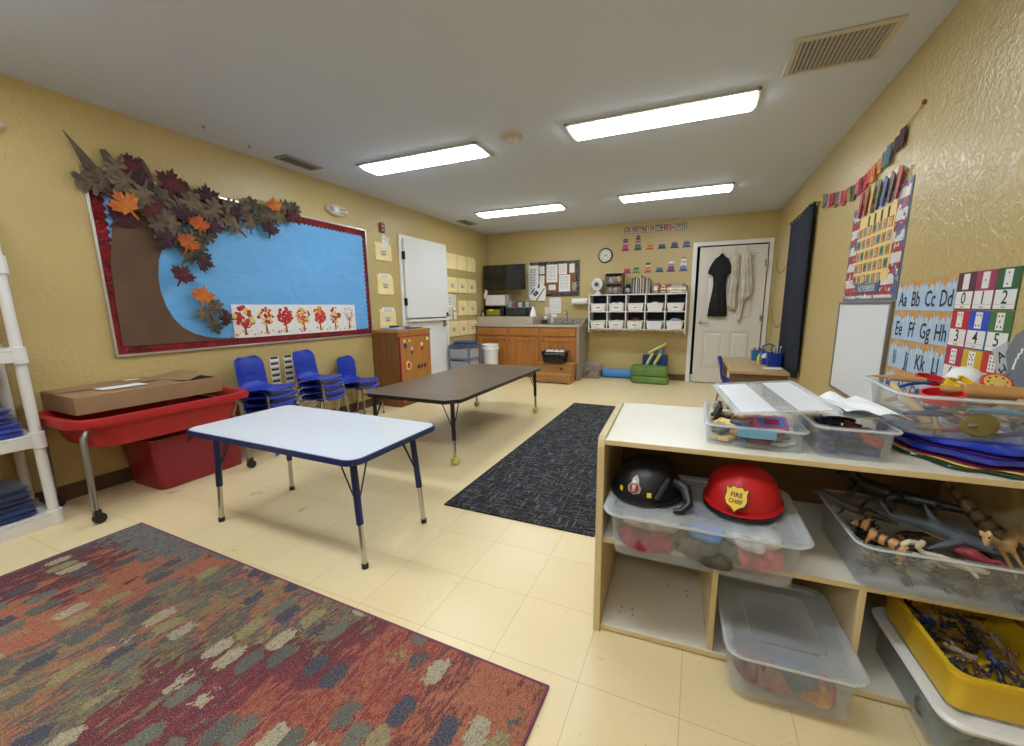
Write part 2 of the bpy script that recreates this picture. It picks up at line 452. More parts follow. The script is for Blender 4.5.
# ------------------------------------------------------------------ ceiling fittings
def ceiling_vent(name_label, x, y, w, d, rz, fc=(196, 190, 176), lc=(176, 170, 156)):
    t = thing('ceiling_vent', name_label, 'air vent', (x, y, ZC), rz)
    b = MB(mat(fc, 0.5)); b.box(-w / 2, w / 2, -d / 2, -d / 2 + 0.03, -0.012, 0); b.box(-w / 2, w / 2, d / 2 - 0.03, d / 2, -0.012, 0)
    b.box(-w / 2, -w / 2 + 0.03, -d / 2 + 0.03, d / 2 - 0.03, -0.012, 0); b.box(w / 2 - 0.03, w / 2, -d / 2 + 0.03, d / 2 - 0.03, -0.012, 0); b.obj('frame', t, bevel=0.003)
    b = MB(mat((60, 54, 46), 0.8)); b.box(-w / 2 + 0.03, w / 2 - 0.03, -d / 2 + 0.03, d / 2 - 0.03, -0.003, -0.0005); b.obj('backing', t)
    b = MB(mat(lc, 0.5)); n = int((w - 0.06) / 0.021)
    for i in range(n):
        X = -w / 2 + 0.04 + i * (w - 0.08) / max(1, n - 1)
        b.prism([(X - 0.0065, -0.004), (X - 0.0045, -0.004), (X + 0.0065, -0.0125), (X + 0.0045, -0.0125)], 'y', -d / 2 + 0.025, d / 2 - 0.025)
    b.obj('louvre', t, smooth=False); return t
ceiling_vent('large slatted ceiling vent near the right wall', 0.575, 2.83, 0.44, 0.36, 0)
ceiling_vent('small dark ceiling vent above the bulletin board', -3.39, 2.85, 0.38, 0.16, PI / 2, (140, 132, 122), (110, 102, 94))
ceiling_vent('small dark ceiling vent near the television corner', -3.39, 5.78, 0.36, 0.16, PI / 2, (140, 132, 122), (110, 102, 94))
t = thing('smoke_detector', 'round smoke detector on the ceiling between the lights', 'smoke detector', (-1.42, 3.13, ZC))
b = MB(mat((196, 190, 176), 0.5)); b.lathe([(0.095, 0), (0.095, -0.008), (0.06, -0.014)], n=28); b.obj('base', t)
b = MB(mat((206, 200, 188), 0.45)); b.lathe([(0.052, -0.014), (0.055, -0.035), (0.045, -0.05), (0.02, -0.056)], n=28); b.obj('sensor_head', t)
b = MB(mat((120, 40, 40), 0.4)); b.ball((0.03, -0.03, -0.045), 0.006, 8); b.obj('indicator', t)
for x, y, l in ((-3.36, 2.05, 'small metal hook in the ceiling nearest the bulletin board leaves'), (-3.42, 2.42, 'small metal hook in the ceiling above the bulletin board')):
    b = MB(mat((150, 125, 100), 0.5)); b.cyl(0, 0, -0.005, 0, 0.012, 10); b.tube([(0, 0, 0), (0, 0, -0.015), (0.01, 0, -0.022), (0.016, 0, -0.012)], 0.0018, 6); solo(b, 'ceiling_hook', l, 'hook', (x, y, ZC))
# ------------------------------------------------------------------ bulletin board
BY, BZ, BWd, BHt = 2.65, 1.483, 2.42, 1.215
t = thing('bulletin_board', 'big bulletin board covered in blue paper with a red foil border', 'bulletin board', LW(BY, BZ), RL)
tx = NT('blue_butcher_paper')
v = tx.mapping((0.7, 1, 1.6), rot=(0, 0.5, 0)); n = tx.noise(v, 5.0, 4, 0.6); n.inputs['Distortion'].default_value = 1.2
tx.color(tx.ramp(n.outputs['Fac'], [(0.25, (92, 160, 218)), (0.75, (106, 172, 226))])); tx.b.inputs['Roughness'].default_value = 0.6; tx.bump(n.outputs['Fac'], 0.35, 0.03)
b = MB(tx.m); b.box(-BWd / 2 + 0.01, BWd / 2 - 0.01, -0.012, 0, -BHt / 2 + 0.01, BHt / 2 - 0.01); b.obj('paper_backing', t)
b = MB(mat((196, 192, 184), 0.3, 0.7))
for x0, x1, z0, z1 in ((-BWd / 2, BWd / 2, -BHt / 2, -BHt / 2 + 0.016), (-BWd / 2, BWd / 2, BHt / 2 - 0.016, BHt / 2), (-BWd / 2, -BWd / 2 + 0.016, -BHt / 2, BHt / 2), (BWd / 2 - 0.016, BWd / 2, -BHt / 2, BHt / 2)): b.box(x0, x1, -0.022, 0, z0, z1)
b.obj('frame', t, bevel=0.002)
foil = NT('red_foil')
v = foil.mapping(); n = foil.noise(v, 55, 3, 0.7); n1 = foil.noise(v, 9, 3)
foil.color(foil.ramp(n1.outputs['Fac'], [(0.35, (96, 14, 22)), (0.65, (146, 22, 30))]))
foil.b.inputs['Metallic'].default_value = 0.45; foil.b.inputs['Roughness'].default_value = 0.28; foil.bump(n.outputs['Fac'], 0.9, 0.02)
def scallop(b, L, horizontal, at, sgn, wid=0.05, n=None):
    # strip along x (or z) of half length L/2 with scalloped inner edge
    n = n or int(L / 0.048); pts = []
    outer = [(-L / 2, 0), (L / 2, 0)]
    inner = []
    for i in range(n):
        for k in range(7):
            u = L / 2 - (i + k / 6) * L / n; inner.append((u, wid + 0.018 * math.sin(PI * k / 6)))
    poly = outer + inner
    poly = [((p[0], at + sgn * p[1]) if horizontal else (at + sgn * p[1], p[0])) for p in poly]
    b.prism(poly, 'y', -0.0145, -0.0122)
iw, ih = BWd - 0.034, BHt - 0.034
for a_, s_ in ((-ih / 2, 1), (ih / 2, -1)):
    b = MB(foil.m); scallop(b, iw, True, a_, s_); b.obj('foil_border', t, smooth=False)
for a_, s_, w_ in ((-iw / 2, 1, .055), (iw / 2, -1, .035)):
    b = MB(foil.m); scallop(b, ih, False, a_, s_, w_); o = b.obj('foil_border', t, smooth=False); o.location = (0, -0.0004, 0)

# brown paper tree on the board (local: x = Y - BY, z = Z - BZ)
def L2(pts, dx=0.0, dz=0.0): return [(p[0] - BY + dx, p[1] - BZ + dz) for p in pts]
BROWN = mat((92, 66, 46), 0.75, var=0.06, vscale=5, bump=0.2, bscale=20)
BRGREY = mat((96, 80, 66), 0.8, var=0.12, vscale=12)
t = thing('paper_tree', 'brown paper tree trunk with pointed branches on the left of the bulletin board', 'paper tree', LW(BY, BZ, 0.0165), RL)
b = MB(BROWN)
b.prism(L2([(1.487, 0.945), (2.42, 0.945), (2.15, 0.955), (2.02, 0.975), (1.93, 1.01), (1.86, 1.06), (1.81, 1.13), (1.775, 1.22), (1.755, 1.33), (1.755, 1.43), (1.775, 1.55), (1.82, 1.66), (1.90, 1.76), (2.02, 1.85), (2.16, 1.92), (2.35, 1.98), (2.6, 2.01), (2.35, 2.03), (2.1, 2.02), (1.9, 2.04), (1.7, 2.0), (1.58, 1.9), (1.545, 1.75), (1.50, 1.5), (1.488, 1.2)]), 'y', -0.004, 0); b.obj('trunk', t, smooth=False)
for pts in ([(1.385, 2.275), (1.415, 2.2), (1.445, 2.10), (1.47, 2.02), (1.52, 1.96), (1.62, 1.95), (1.60, 2.0), (1.55, 2.06), (1.47, 2.17)],
            [(1.545, 2.215), (1.575, 2.225), (1.595, 2.2), (1.63, 2.13), (1.72, 2.0), (1.64, 1.96), (1.57, 2.08)],
            [(1.745, 2.235), (1.775, 2.22), (1.80, 2.17), (1.815, 2.1), (1.83, 2.0), (1.73, 1.96), (1.735, 2.1)],
            [(1.93, 2.20), (1.945, 2.12), (1.96, 2.0), (1.86, 1.98), (1.875, 2.08)],
            [(2.02, 2.15), (2.035, 2.12), (2.03, 2.07), (1.99, 2.0), (1.93, 2.0), (1.96, 2.08)]):
    b = MB(BRGREY); b.prism(L2(pts), 'y', -0.009, -0.005); b.obj('branch', t, smooth=False)

# leaves
MAPLE = [(0, 0.5), (0.07, 0.34), (0.16, 0.36), (0.13, 0.18), (0.27, 0.30), (0.31, 0.2), (0.46, 0.22), (0.38, 0.08), (0.44, 0.02), (0.22, -0.14), (0.26, -0.22), (0.04, -0.2), (0.02, -0.48), (-0.02, -0.48), (-0.04, -0.2), (-0.26, -0.22), (-0.22, -0.14), (-0.44, 0.02), (-0.38, 0.08), (-0.46, 0.22), (-0.31, 0.2), (-0.27, 0.30), (-0.13, 0.18), (-0.16, 0.36), (-0.07, 0.34)]
OAK = [(0, 0.5), (0.1, 0.44), (0.09, 0.32), (0.2, 0.34), (0.3, 0.26), (0.12, 0.14), (0.28, 0.14), (0.36, 0.04), (0.12, -0.04), (0.24, -0.1), (0.26, -0.2), (0.06, -0.2), (0.02, -0.5), (-0.02, -0.5), (-0.06, -0.2), (-0.26, -0.2), (-0.24, -0.1), (-0.12, -0.04), (-0.36, 0.04), (-0.28, 0.14), (-0.12, 0.14), (-0.3, 0.26), (-0.2, 0.34), (-0.09, 0.32), (-0.1, 0.44)]
LCOL = {'burgundy': [mat((62, 22, 30), 0.7, var=0.2, vscale=14), mat((80, 24, 32), 0.7, var=0.2, vscale=14), mat((56, 24, 38), 0.7, var=0.2, vscale=14)],
        'taupe': [mat((88, 76, 60), 0.75, var=0.18, vscale=18), mat((72, 66, 52), 0.75, var=0.18, vscale=18), mat((104, 90, 70), 0.75, var=0.15, vscale=18)],
        'orange': [mat((176, 84, 30), 0.7, rgb2=(200, 122, 44), vscale=11), mat((166, 74, 32), 0.7, rgb2=(186, 100, 38), vscale=11)]}
_leaf_layer = [0]
def leaf(kind, y, z, size, ang, label, group=None):
    shape = OAK if kind == 'taupe' else MAPLE
    m = random.choice(LCOL[kind]); b = MB(m)
    # domed leaf: centre vertex raised, veins as creases
    n = len(shape); cxz = (0, 0.02)
    vs = [(cxz[0] * size, -0.02, cxz[1] * size)]
    for i, p in enumerate(shape):
        lift = -0.004 - 0.016 * (0.5 + 0.5 * math.sin(i * 2.1 + size * 40)) * (abs(p[0]) + abs(p[1]))
        vs.append((p[0] * size, lift - 0.002, p[1] * size))
    fs = [(0, 1 + (i + 1) % n, 1 + i) for i in range(n)]
    b.add(vs, fs)
    vb = [(x, yy + 0.0015, zz_) for x, yy, zz_ in vs]
    b.add(vb, [(f[2], f[1], f[0]) for f in fs]); 
    k = len(vs); b.f += [(1 + i, 1 + (i + 1) % n, k + 1 + (i + 1) % n, k + 1 + i) for i in range(n)]; b.fm += [0] * n
    _leaf_layer[0] = (_leaf_layer[0] + 1) % 6
    o = b.obj('paper_leaf', None, smooth=False)
    front_ = 0.034 if (group is None and kind != 'taupe') else 0.0
    o.matrix_world = Matrix.Translation(LW(y, z, 0.03 + front_ + 0.006 * _leaf_layer[0])) @ Matrix.Rotation(RL, 4, 'Z') @ Matrix.Rotation(ang, 4, 'Y')
    tag(o, label, 'paper leaf', group)
GT, GB = 'taupe paper oak leaves in the branch cluster', 'burgundy paper maple leaves in the branch cluster'
LT, LB_ = 'taupe paper oak leaf in the big cluster along the top of the bulletin board', 'dark burgundy paper maple leaf in the big cluster along the top of the bulletin board'
taupe = [(1.47, 1.98, .17), (1.52, 2.02, .16), (1.60, 2.12, .17), (1.63, 2.04, .16), (1.72, 1.98, .18), (1.80, 2.00, .18), (1.86, 1.97, .18), (1.80, 1.86, .17), (1.87, 1.83, .18), (1.93, 1.95, .17), (2.00, 1.98, .18), (2.06, 2.03, .17), (2.02, 1.86, .17), (1.88, 1.75, .18), (1.79, 1.79, .17), (2.10, 1.93, .18), (2.16, 1.96, .17), (2.22, 1.99, .17), (2.20, 1.87, .18), (2.29, 1.92, .18), (2.34, 1.87, .17), (2.30, 2.02, .16), (2.42, 2.03, .17), (2.47, 1.94, .18), (2.53, 2.05, .17), (2.57, 1.97, .17), (2.65, 2.00, .17), (2.72, 2.03, .16), (2.79, 2.12, .17), (2.86, 2.10, .16), (2.93, 2.10, .15), (2.08, 1.76, .17), (1.96, 1.60, .17), (2.03, 1.66, .17), (1.98, 1.74, .16)]
for i, (y, z, s) in enumerate(taupe): leaf('taupe', y, z, s * 1.25, random.uniform(-PI, PI), LT, GT)
burg = [(1.67, 2.10, .18), (1.64, 2.00, .2), (1.73, 2.05, .19), (1.91, 2.10, .2), (1.75, 1.89, .2), (1.96, 1.89, .19), (1.59, 1.81, .2), (1.70, 2.16, .15), (2.15, 2.06, .19), (1.83, 1.69, .18), (2.14, 1.84, .18), (2.37, 1.98, .17), (1.55, 1.97, .15)]
for y, z, s in burg: leaf('burgundy', y, z, s * 1.1, random.uniform(-1.2, 1.2), LB_, GB)
leaf('burgundy', 2.63, 1.89, .18, 0.3, 'burgundy paper leaf hanging below the cluster in the middle of the board top')
leaf('burgundy', 2.87, 2.04, .18, -0.7, 'burgundy paper leaf at the far right tip of the leaf cluster')
leaf('burgundy', 2.03, 1.56, .18, 2.0, 'burgundy paper leaf pointing right below the two orange leaves')
leaf('burgundy', 1.87, 1.44, .19, 0.5, 'lowest burgundy leaf of the big cluster, against blue paper beside the trunk')
leaf('orange', 1.60, 1.88, .21, -0.6, 'large orange paper leaf at the top left corner of the board')
leaf('orange', 2.05, 1.83, .17, 0.1, 'upper of two orange leaves in the middle of the cluster')
leaf('orange', 1.95, 1.68, .18, 0.4, 'lower of two orange leaves in the middle of the cluster')
leaf('orange', 2.69, 2.10, .17, -0.2, 'orange paper leaf at the top edge of the board towards the right')
leaf('taupe', 2.00, 1.16, .20, 1.4, 'grey paper leaf at the left of the small lower leaf group')
leaf('taupe', 2.10, 1.20, .19, -0.4, 'dark olive leaf pointing up in the small lower leaf group')
leaf('taupe', 2.06, 1.08, .18, 2.9, 'grey leaf pointing down in the small lower leaf group')
leaf('burgundy', 2.16, 1.12, .16, -1.4, 'burgundy leaf in the small lower leaf group beside the tree pictures')
leaf('orange', 2.00, 1.29, .19, 0.2, 'golden orange leaf at the top of the small lower leaf group')

# the seven painted tree sheets
SC = [mat(c, 0.7) for c in ((186, 40, 36), (208, 78, 30), (222, 160, 70), (150, 24, 34), (214, 190, 110))]
TRK = mat((140, 66, 54), 0.7)
kinds = [('red and gold', [0, 0, 3, 4], 40, 'irregular'), ('loose red and cream', [0, 3, 2, 4], 34, 'loose'), ('solid round red', [0, 0, 0, 3], 70, 'round'), ('small gold and red', [2, 1, 4, 0], 55, 'round'), ('round red with an orange top', [0, 0, 1, 0], 80, 'round'), ('sparse red and yellow', [0, 4, 2, 3], 34, 'loose'), ('fine red dotted', [0, 3, 0, 4], 45, 'fine')]
for i, (lab, cols_, nd, sh) in enumerate(kinds):
    b = MB(mat((226, 224, 222), 0.7)); w, h = 0.193, 0.285
    b.box(-w / 2, w / 2, -0.001, 0, -h / 2, h / 2)
    rr = random.Random(i)
    b.m(TRK); zc = 0.035
    b.prism([(-0.012, -0.12), (0.014, -0.12), (0.006, -0.03), (0.008, 0.03), (-0.002, 0.03), (-0.004, -0.03)], 'y', -0.0016, -0.001)
    for s in (-1, 1): b.prism([(0.0, -0.02), (s * 0.05, 0.04), (s * 0.052, 0.036), (s * 0.004, -0.034)], 'y', -0.0016, -0.001)
    R = 0.075 if sh != 'irregular' else 0.085
    pts = []
    for k in range(nd):
        a = rr.uniform(0, 2 * PI); q = math.sqrt(rr.random()) * R
        pts.append((q * math.cos(a), zc + q * math.sin(a) * 1.05))
    if sh == 'round': pts.sort(key=lambda p: p[1])
    for k, p in enumerate(pts):
        ci = cols_[k % 4] if not (lab.startswith('round red') and p[1] > zc + 0.02 and p[0] < 0.02) else rr.choice([1, 2])
        b.m(SC[ci]); r = rr.uniform(0.011, 0.017) if sh != 'fine' else rr.uniform(0.004, 0.008)
        if sh == 'irregular': r *= 1.35
        b.disc(p[0], -0.0017 - 0.00002 * k, p[1], r, 8)
    for k in range(9):
        b.m(SC[[1, 2, 4][k % 3]]); b.disc(rr.uniform(-0.085, 0.085), -0.0018 - 0.00002 * k, rr.uniform(-0.128, -0.085), 0.009, 8)
    solo(b, 'tree_painting', ['leftmost', 'second', 'third', 'middle', 'fifth', 'sixth', 'rightmost'][i] + ' sheet of the painted tree strip, a %s tree' % lab, 'painting', LW(2.235 + w / 2 + i * 0.1945, 1.09, 0.018), RL, 'painted autumn trees in a strip', smooth=False)

# ------------------------------------------------------------------ wall devices
def strobe(y, z, label):
    t = thing('emergency_strobe', label, 'wall alarm light', LW(y, z), RL)
    b = MB(mat((198, 190, 172), 0.4)); 
    def ov(a, c, y_): return [(a * math.cos(q) * (1 - 0.06 * abs(math.sin(2 * q))), y_, c * math.sin(q)) for q in [2 * PI * k / 28 for k in range(28)]]
    b.loft([ov(0.148, 0.06, 0), ov(0.148, 0.06, -0.03), ov(0.13, 0.048, -0.045)], False, True); b.obj('housing', t)
    b = MB(mat((235, 240, 245), 0.1)); b.ball((-0.03, -0.045, 0), (0.032, 0.022, 0.03), 16); b.obj('lens', t)
    b = MB(mat((150, 140, 124), 0.3)); b.disc(-0.09, -0.0455, 0, 0.03, 16, 0.026); b.obj('reflector', t)
    b = MB(mat((60, 60, 60), 0.5)); b.box(0.02, 0.1, -0.0465, -0.045, -0.028, -0.02); b.box(0.035, 0.09, -0.0465, -0.045, 0.01, 0.018); b.obj('marking', t)
strobe(3.455, 2.222, 'oval white alarm light on the wall above the right end of the bulletin board')
strobe(1.0, 2.205, 'oval pale wall fitting at the left edge of the photo')
t = thing('fire_alarm', 'small red alarm box on the wall above the cream envelopes', 'alarm', LW(4.14, 2.16), RL)
b = MB(mat((120, 26, 30), 0.4)); b.box(-0.038, 0.038, -0.03, 0, -0.055, 0.055); b.obj('body', t, bevel=0.006)
for zz in (.016, -.026):
    b = MB(mat((200, 170, 165), 0.4)); b.box(-0.022, 0.022, -0.034, -0.03, zz - .004, zz + .004); b.obj('lettering_bar', t)
b = MB(mat((90, 16, 20), 0.4)); b.box(-0.026, 0.026, -0.037, -0.03, -0.012, 0.004); b.obj('pull_bar', t, bevel=0.002)

# ------------------------------------------------------------------ envelopes
def envelope(y0, y1, z0, z1, label, group, mark=None, sheet=None):
    w, h = y1 - y0, z1 - z0
    t = thing('manila_envelope', label, 'envelope', LW((y0 + y1) / 2, (z0 + z1) / 2), RL, group)
    b = MB(CREAM)
    b.box(-w / 2, w / 2, -0.004, 0, -h / 2, h / 2)
    b.prism([(-w / 2, -h / 2), (w / 2, -h / 2), (w / 2, h / 2 - 0.03), (w * 0.1, h / 2 - 0.045), (-w / 2, h / 2 - 0.025)], 'y', -0.014, -0.005); b.obj('pocket', t, smooth=False, bevel=0.001)
    if mark:
        b = MB(PAPER if mark == 'paper' else mat((220, 210, 188), 0.7)); b.box(-0.055, 0.055, -0.0155, -0.0141, -0.045, 0.02); b.m(GREYINK if mark == 'paper' else mat((95, 90, 88), 0.7))
        for k in range(3): b.rect(-0.045, 0.045 - 0.012 * k, 0.004 - k * 0.018, 0.011 - k * 0.018, -0.0158)
        if mark == 'dark': b.rect(-0.03, 0.03, -0.038, -0.03, -0.0159)
        b.obj('sticker', t, smooth=False)
    if sheet:
        for (sx, sw, sh_, a) in sheet:
            b = MB(PAPER); b.T = Matrix.Translation((sx, 0, h / 2 - 0.03)) @ Matrix.Rotation(a, 4, 'Y'); b.box(-sw / 2, sw / 2, -0.0048, -0.0041, -0.03, sh_)
            b.m(GREYINK)
            for k in range(3): b.rect(-sw * 0.35, sw * 0.35, sh_ - 0.02 - k * 0.016, sh_ - 0.015 - k * 0.016, -0.0049)
            b.obj('paper_sheet', t, smooth=False)
GE = 'cream envelopes between the bulletin board and the door'
envelope(4.0, 4.28, 1.77, 1.98, 'cream envelope with a paper peeking out, topmost of three left of the white door', GE, 'dark', [(0.04, 0.12, 0.12, 0.25)])
envelope(4.0, 4.28, 1.36, 1.60, 'cream envelope, middle one of three left of the white door', GE, 'dark', [(0.0, 0.2, 0.045, 0.0)])
envelope(4.0, 4.29, 0.95, 1.18, 'cream envelope standing above the wooden cabinet, lowest of three', GE, 'dark', [(0.02, 0.22, 0.05, 0.02)])
GE2 = 'cream envelopes in rows right of the white door'
for r, (z0, z1) in enumerate(((1.79, 2.03), (1.43, 1.665), (1.06, 1.305), (0.73, 0.975))):
    for c, (y0, y1) in enumerate(((5.53, 5.82), (5.83, 6.12), (6.135, 6.43))):
        if r == 2 and c == 0: continue
        envelope(y0, y1, z0, z1, 'cream envelope right of the white door, %s row, %s' % (['top', 'second', 'third', 'bottom'][r], (['left one', 'middle one', 'right one'][c] if r != 2 else ['', 'left one', 'right one'][c])), GE2, 'dark' if r else None)
for (y, z, w, h, lab) in ((5.61, 1.30, 0.13, 0.2, 'white printed notice beside the door latch, left'), (5.73, 1.27, 0.09, 0.24, 'narrow white notice beside the third row of envelopes'), (5.60, 1.1, 0.09, 0.18, 'small white notice just above the door handle height')):
    b = MB(PAPER); b.box(-w / 2, w / 2, -0.002, 0, -h / 2, h / 2); b.m(GREYINK)
    for k in range(7): b.rect(-w * 0.4, w * 0.35, h / 2 - 0.03 - k * h * 0.11, h / 2 - 0.022 - k * h * 0.11, -0.0024)
    solo(b, 'notice_sheet', lab, 'notice', LW(y, z), RL, smooth=False)
t = thing('light_switch', 'white light switch plate below the notices beside the white door', 'light switch', LW(5.74, 1.06), RL)
b = MB(WHITE_PL); b.box(-0.037, 0.037, -0.006, 0, -0.06, 0.06); b.obj('plate', t, bevel=0.003)
b = MB(WHITE_PAINT); b.box(-0.008, 0.008, -0.016, -0.006, -0.012, 0.014); b.obj('toggle', t, bevel=0.002)

# paper strips with little photographs behind the chairs
for (y, lab) in ((2.575, 'left strip of dark and white photo cards on the wall behind the blue chairs'), (2.715, 'right strip of dark and white photo cards on the wall behind the blue chairs')):
    t = thing('photo_strip', lab, 'wall cards', LW(y, 0.62), RL, 'photo card strips')
    for k in range(5):
        b = MB(PAPER); z = 0.11 - k * 0.055; b.box(-0.045, 0.045, -0.002, 0, z - 0.024, z + 0.024)
        b.m(mat((52, 46, 42), 0.6, var=0.4, vscale=40)); b.box(-0.04, 0.036, -0.003, -0.002, z + 0.0, z + 0.022); b.obj('card', t, smooth=False)

# ------------------------------------------------------------------ wooden cabinet by the door
CABW = wood((134, 90, 46), (104, 66, 32), 'z', 0.4, name='cabinet_wood')
CABD = wood((184, 128, 62), (158, 104, 46), 'z', 0.4, name='cabinet_door_wood')
t = thing('wooden_cabinet', 'tall wooden cabinet with magnets on its door, beside the white door', 'cabinet', LW(4.15, 0), RL)
b = MB(CABW); b.box(-0.31, 0.31, -0.395, -0.005, 0.0, 0.93); b.obj('body', t, bevel=0.004)
b = MB(CABD); b.box(-0.315, 0.315, -0.42, -0.0, 0.9, 0.932); b.obj('top_board', t, bevel=0.003)
b = MB(CABD); b.box(-0.285, 0.305, -0.415, -0.396, 0.06, 0.845); d = b.obj('door', t, bevel=0.003)
b = MB(mat((150, 30, 32), 0.5)); b.box(-0.298, -0.286, -0.4165, -0.396, 0.05, 0.85); b.box(-0.298, 0.306, -0.4165, -0.396, 0.846, 0.856); b.obj('red_edging', d)
b = MB(CABD); b.box(-0.305, 0.308, -0.412, -0.396, 0.857, 0.9); b.obj('front_rail', t)
mg = [(-0.2, 0.74, 0.028, (40, 50, 110), 'round navy magnet'), (-0.215, 0.80, 0.02, (220, 205, 180), 'small cream magnet'), (-0.12, 0.80, 0.018, (230, 190, 90), 'small yellow magnet'), (-0.08, 0.70, 0.02, (200, 200, 205), 'grey snowman magnet'), (-0.08, 0.65, 0.018, (70, 60, 70), 'dark little magnet'), (0.12, 0.74, 0.022, (235, 225, 210), 'white figure magnet'), (0.125, 0.68, 0.028, (190, 40, 40), 'red magnet below a white one'), (0.24, 0.8, 0.022, (228, 220, 205), 'pale magnet at the door corner'), (-0.16, 0.5, 0.05, (232, 200, 150), 'large round pale magnet'), (-0.16, 0.5, 0.03, (196, 60, 40), 'red shape on the round magnet'), (0.04, 0.46, 0.024, (60, 40, 30), 'dark bear magnet'), (0.1, 0.46, 0.022, (60, 40, 30), 'dark bear magnet beside the first'), (0.17, 0.46, 0.028, (120, 24, 50), 'crimson magnet'), (-0.06, 0.27, 0.03, (222, 200, 160), 'cream magnet low on the door'), (-0.05, 0.22, 0.024, (150, 90, 40), 'brown magnet low on the door'), (0.16, 0.26, 0.03, (214, 196, 160), 'pale magnet low at the right'), (-0.2, 0.1, 0.03, (238, 232, 225), 'white magnet at the bottom left'), (0.24, 0.14, 0.02, (226, 214, 200), 'small white magnet at the bottom right')]
for k, (x, z, r, c, lab) in enumerate(mg):
    b = MB(mat(c, 0.45)); b.T = Matrix.Translation((x, -0.415 - (0.006 if k == 9 else 0), z)) ; pr = [(r * (1 + 0.18 * math.sin(3 * a + k)) * math.cos(a), r * (1.1 + 0.15 * math.cos(2 * a + k)) * math.sin(a)) for a in [2 * PI * q / 14 for q in range(14)]]
    b.prism(pr, 'y', -0.006, 0); o = b.obj('fridge_magnet', None, bevel=0.0015); o.location = LW(4.15, 0); o.rotation_euler = (0, 0, RL); tag(o, lab + ' on the wooden cabinet door', 'magnet', 'magnets on the cabinet door')
b = MB(mat((52, 74, 110), 0.5)); b.box(-0.15, 0.27, -0.30, -0.02, 0.0, 0.012); solo(b, 'blue_binder', 'flat blue binder lying on top of the wooden cabinet', 'binder', LW(4.15, 0.933, 0.03), RL, bevel=0.003)
b = MB(mat((150, 175, 205), 0.4)); b.prism(rrect(-0.12, 0.12, -0.09, 0.09, 0.03), 'z', 0, 0.022); solo(b, 'plastic_tray', 'pale blue tray on the near end of the wooden cabinet top', 'tray', (-3.42, 3.99, 0.933), 0.1, bevel=0.004)
b = MB(mat((24, 24, 28), 0.5)); b.tube([(-0.07, 0, 0.012), (-0.02, 0.01, 0.014), (0.05, 0, 0.012)], [0.012, 0.014, 0.01], 10); solo(b, 'marker_pouch', 'small black pouch on the pale blue tray', 'pouch', (-3.4, 4.0, 0.956), 1.2)
b = MB(mat((176, 60, 56), 0.5)); b.prism(rrect(-0.04, 0.04, -0.02, 0.02, 0.008), 'z', 0, 0.02); solo(b, 'tape_box', 'small red box on the wooden cabinet top', 'box', (-3.38, 4.2, 0.946), 1.4, bevel=0.002)

# ------------------------------------------------------------------ blue chairs in stacks
def chair_shell():
    nu, nv = 18, 30
    prof = []   # (forward y, z, halfwidth)
    H0 = 0.35
    P = [(-0.155, H0 - 0.022, .135), (-0.15, H0 - 0.002, .148), (-0.12, H0 + 0.004, .158), (-0.05, H0 - 0.004, .160), (0.03, H0 - 0.010, .156), (0.09, H0 - 0.004, .148), (0.125, H0 + 0.02, .138), (0.142, H0 + 0.06, .132), (0.150, H0 + 0.11, .138), (0.160, H0 + 0.17, .144), (0.172, H0 + 0.215, .140), (0.182, H0 + 0.245, .118), (0.186, H0 + 0.257, .085)]
    def samp(u):
        x = u * (len(P) - 1); i = min(int(x), len(P) - 2); f = x - i
        g = lambda k: P[max(0, min(len(P) - 1, k))]
        out = []
        for c in range(3):
            p0, p1, p2, p3 = g(i - 1)[c], g(i)[c], g(i + 1)[c], g(i + 2)[c]
            out.append(0.5 * ((2 * p1) + (-p0 + p2) * f + (2 * p0 - 5 * p1 + 4 * p2 - p3) * f * f + (-p0 + 3 * p1 - 3 * p2 + p3) * f ** 3))
        return out
    vs = []
    for j in range(nv + 1):
        y, z, w = samp(j / nv)
        back = j / nv
        for i in range(nu + 1):
            s = -1 + 2 * i / nu
            dish = s * s
            yy = y; z2 = z
            if back > 0.5: yy = y - 0.028 * dish * min(1, (back - 0.5) * 4)
            else: z2 = z + 0.012 * dish * min(1, (0.55 - back) * 3)
            vs.append((s * w, yy, z2))
    fs = []
    for j in range(nv):
        for i in range(nu):
            u = -1 + 2 * (i + 0.5) / nu; w_ = (j + 0.5) / nv
            if (u / 0.44) ** 2 + ((w_ - 0.615) / 0.055) ** 2 < 1: continue
            a = j * (nu + 1) + i; fs.append((a, a + 1, a + nu + 2, a + nu + 1))
    return vs, fs
def make_chair():
    t = thing('stacking_chair', 'x', 'chair', (0, 0, 0))
    vs, fs = chair_shell(); b = MB(CHAIR_BLUE); b.add(vs, fs); o = b.obj('seat_shell', t)
    sm = o.modifiers.new('round', 'SUBSURF'); sm.levels = 1; sm.render_levels = 1
    so = o.modifiers.new('thick', 'SOLIDIFY'); so.thickness = 0.007; so.offset = -1
    for s in (-1, 1):
        for nm, pts in (('front', [(s * 0.11, -0.02, 0.336), (s * 0.125, -0.1, 0.332), (s * 0.15, -0.14, 0.31), (s * 0.162, -0.152, 0.2), (s * 0.172, -0.165, 0.012)]), ('rear', [(s * 0.11, 0.02, 0.336), (s * 0.125, 0.09, 0.335), (s * 0.15, 0.125, 0.31), (s * 0.165, 0.15, 0.2), (s * 0.18, 0.185, 0.012)])):
            b = MB(CHROME); b.tube(pts, 0.0095, 8); l = b.obj('leg', t)
            b = MB(CHAIR_BLUE); p = pts[-1]; b.ball((p[0], p[1], 0.014), (0.014, 0.014, 0.0135), 10); b.obj('foot_glide', l)
    b = MB(CHROME); b.tube([(-0.16, 0.13, 0.27), (0, 0.135, 0.265), (0.16, 0.13, 0.27)], 0.006, 8); b.obj('cross_bar', t)
    return t
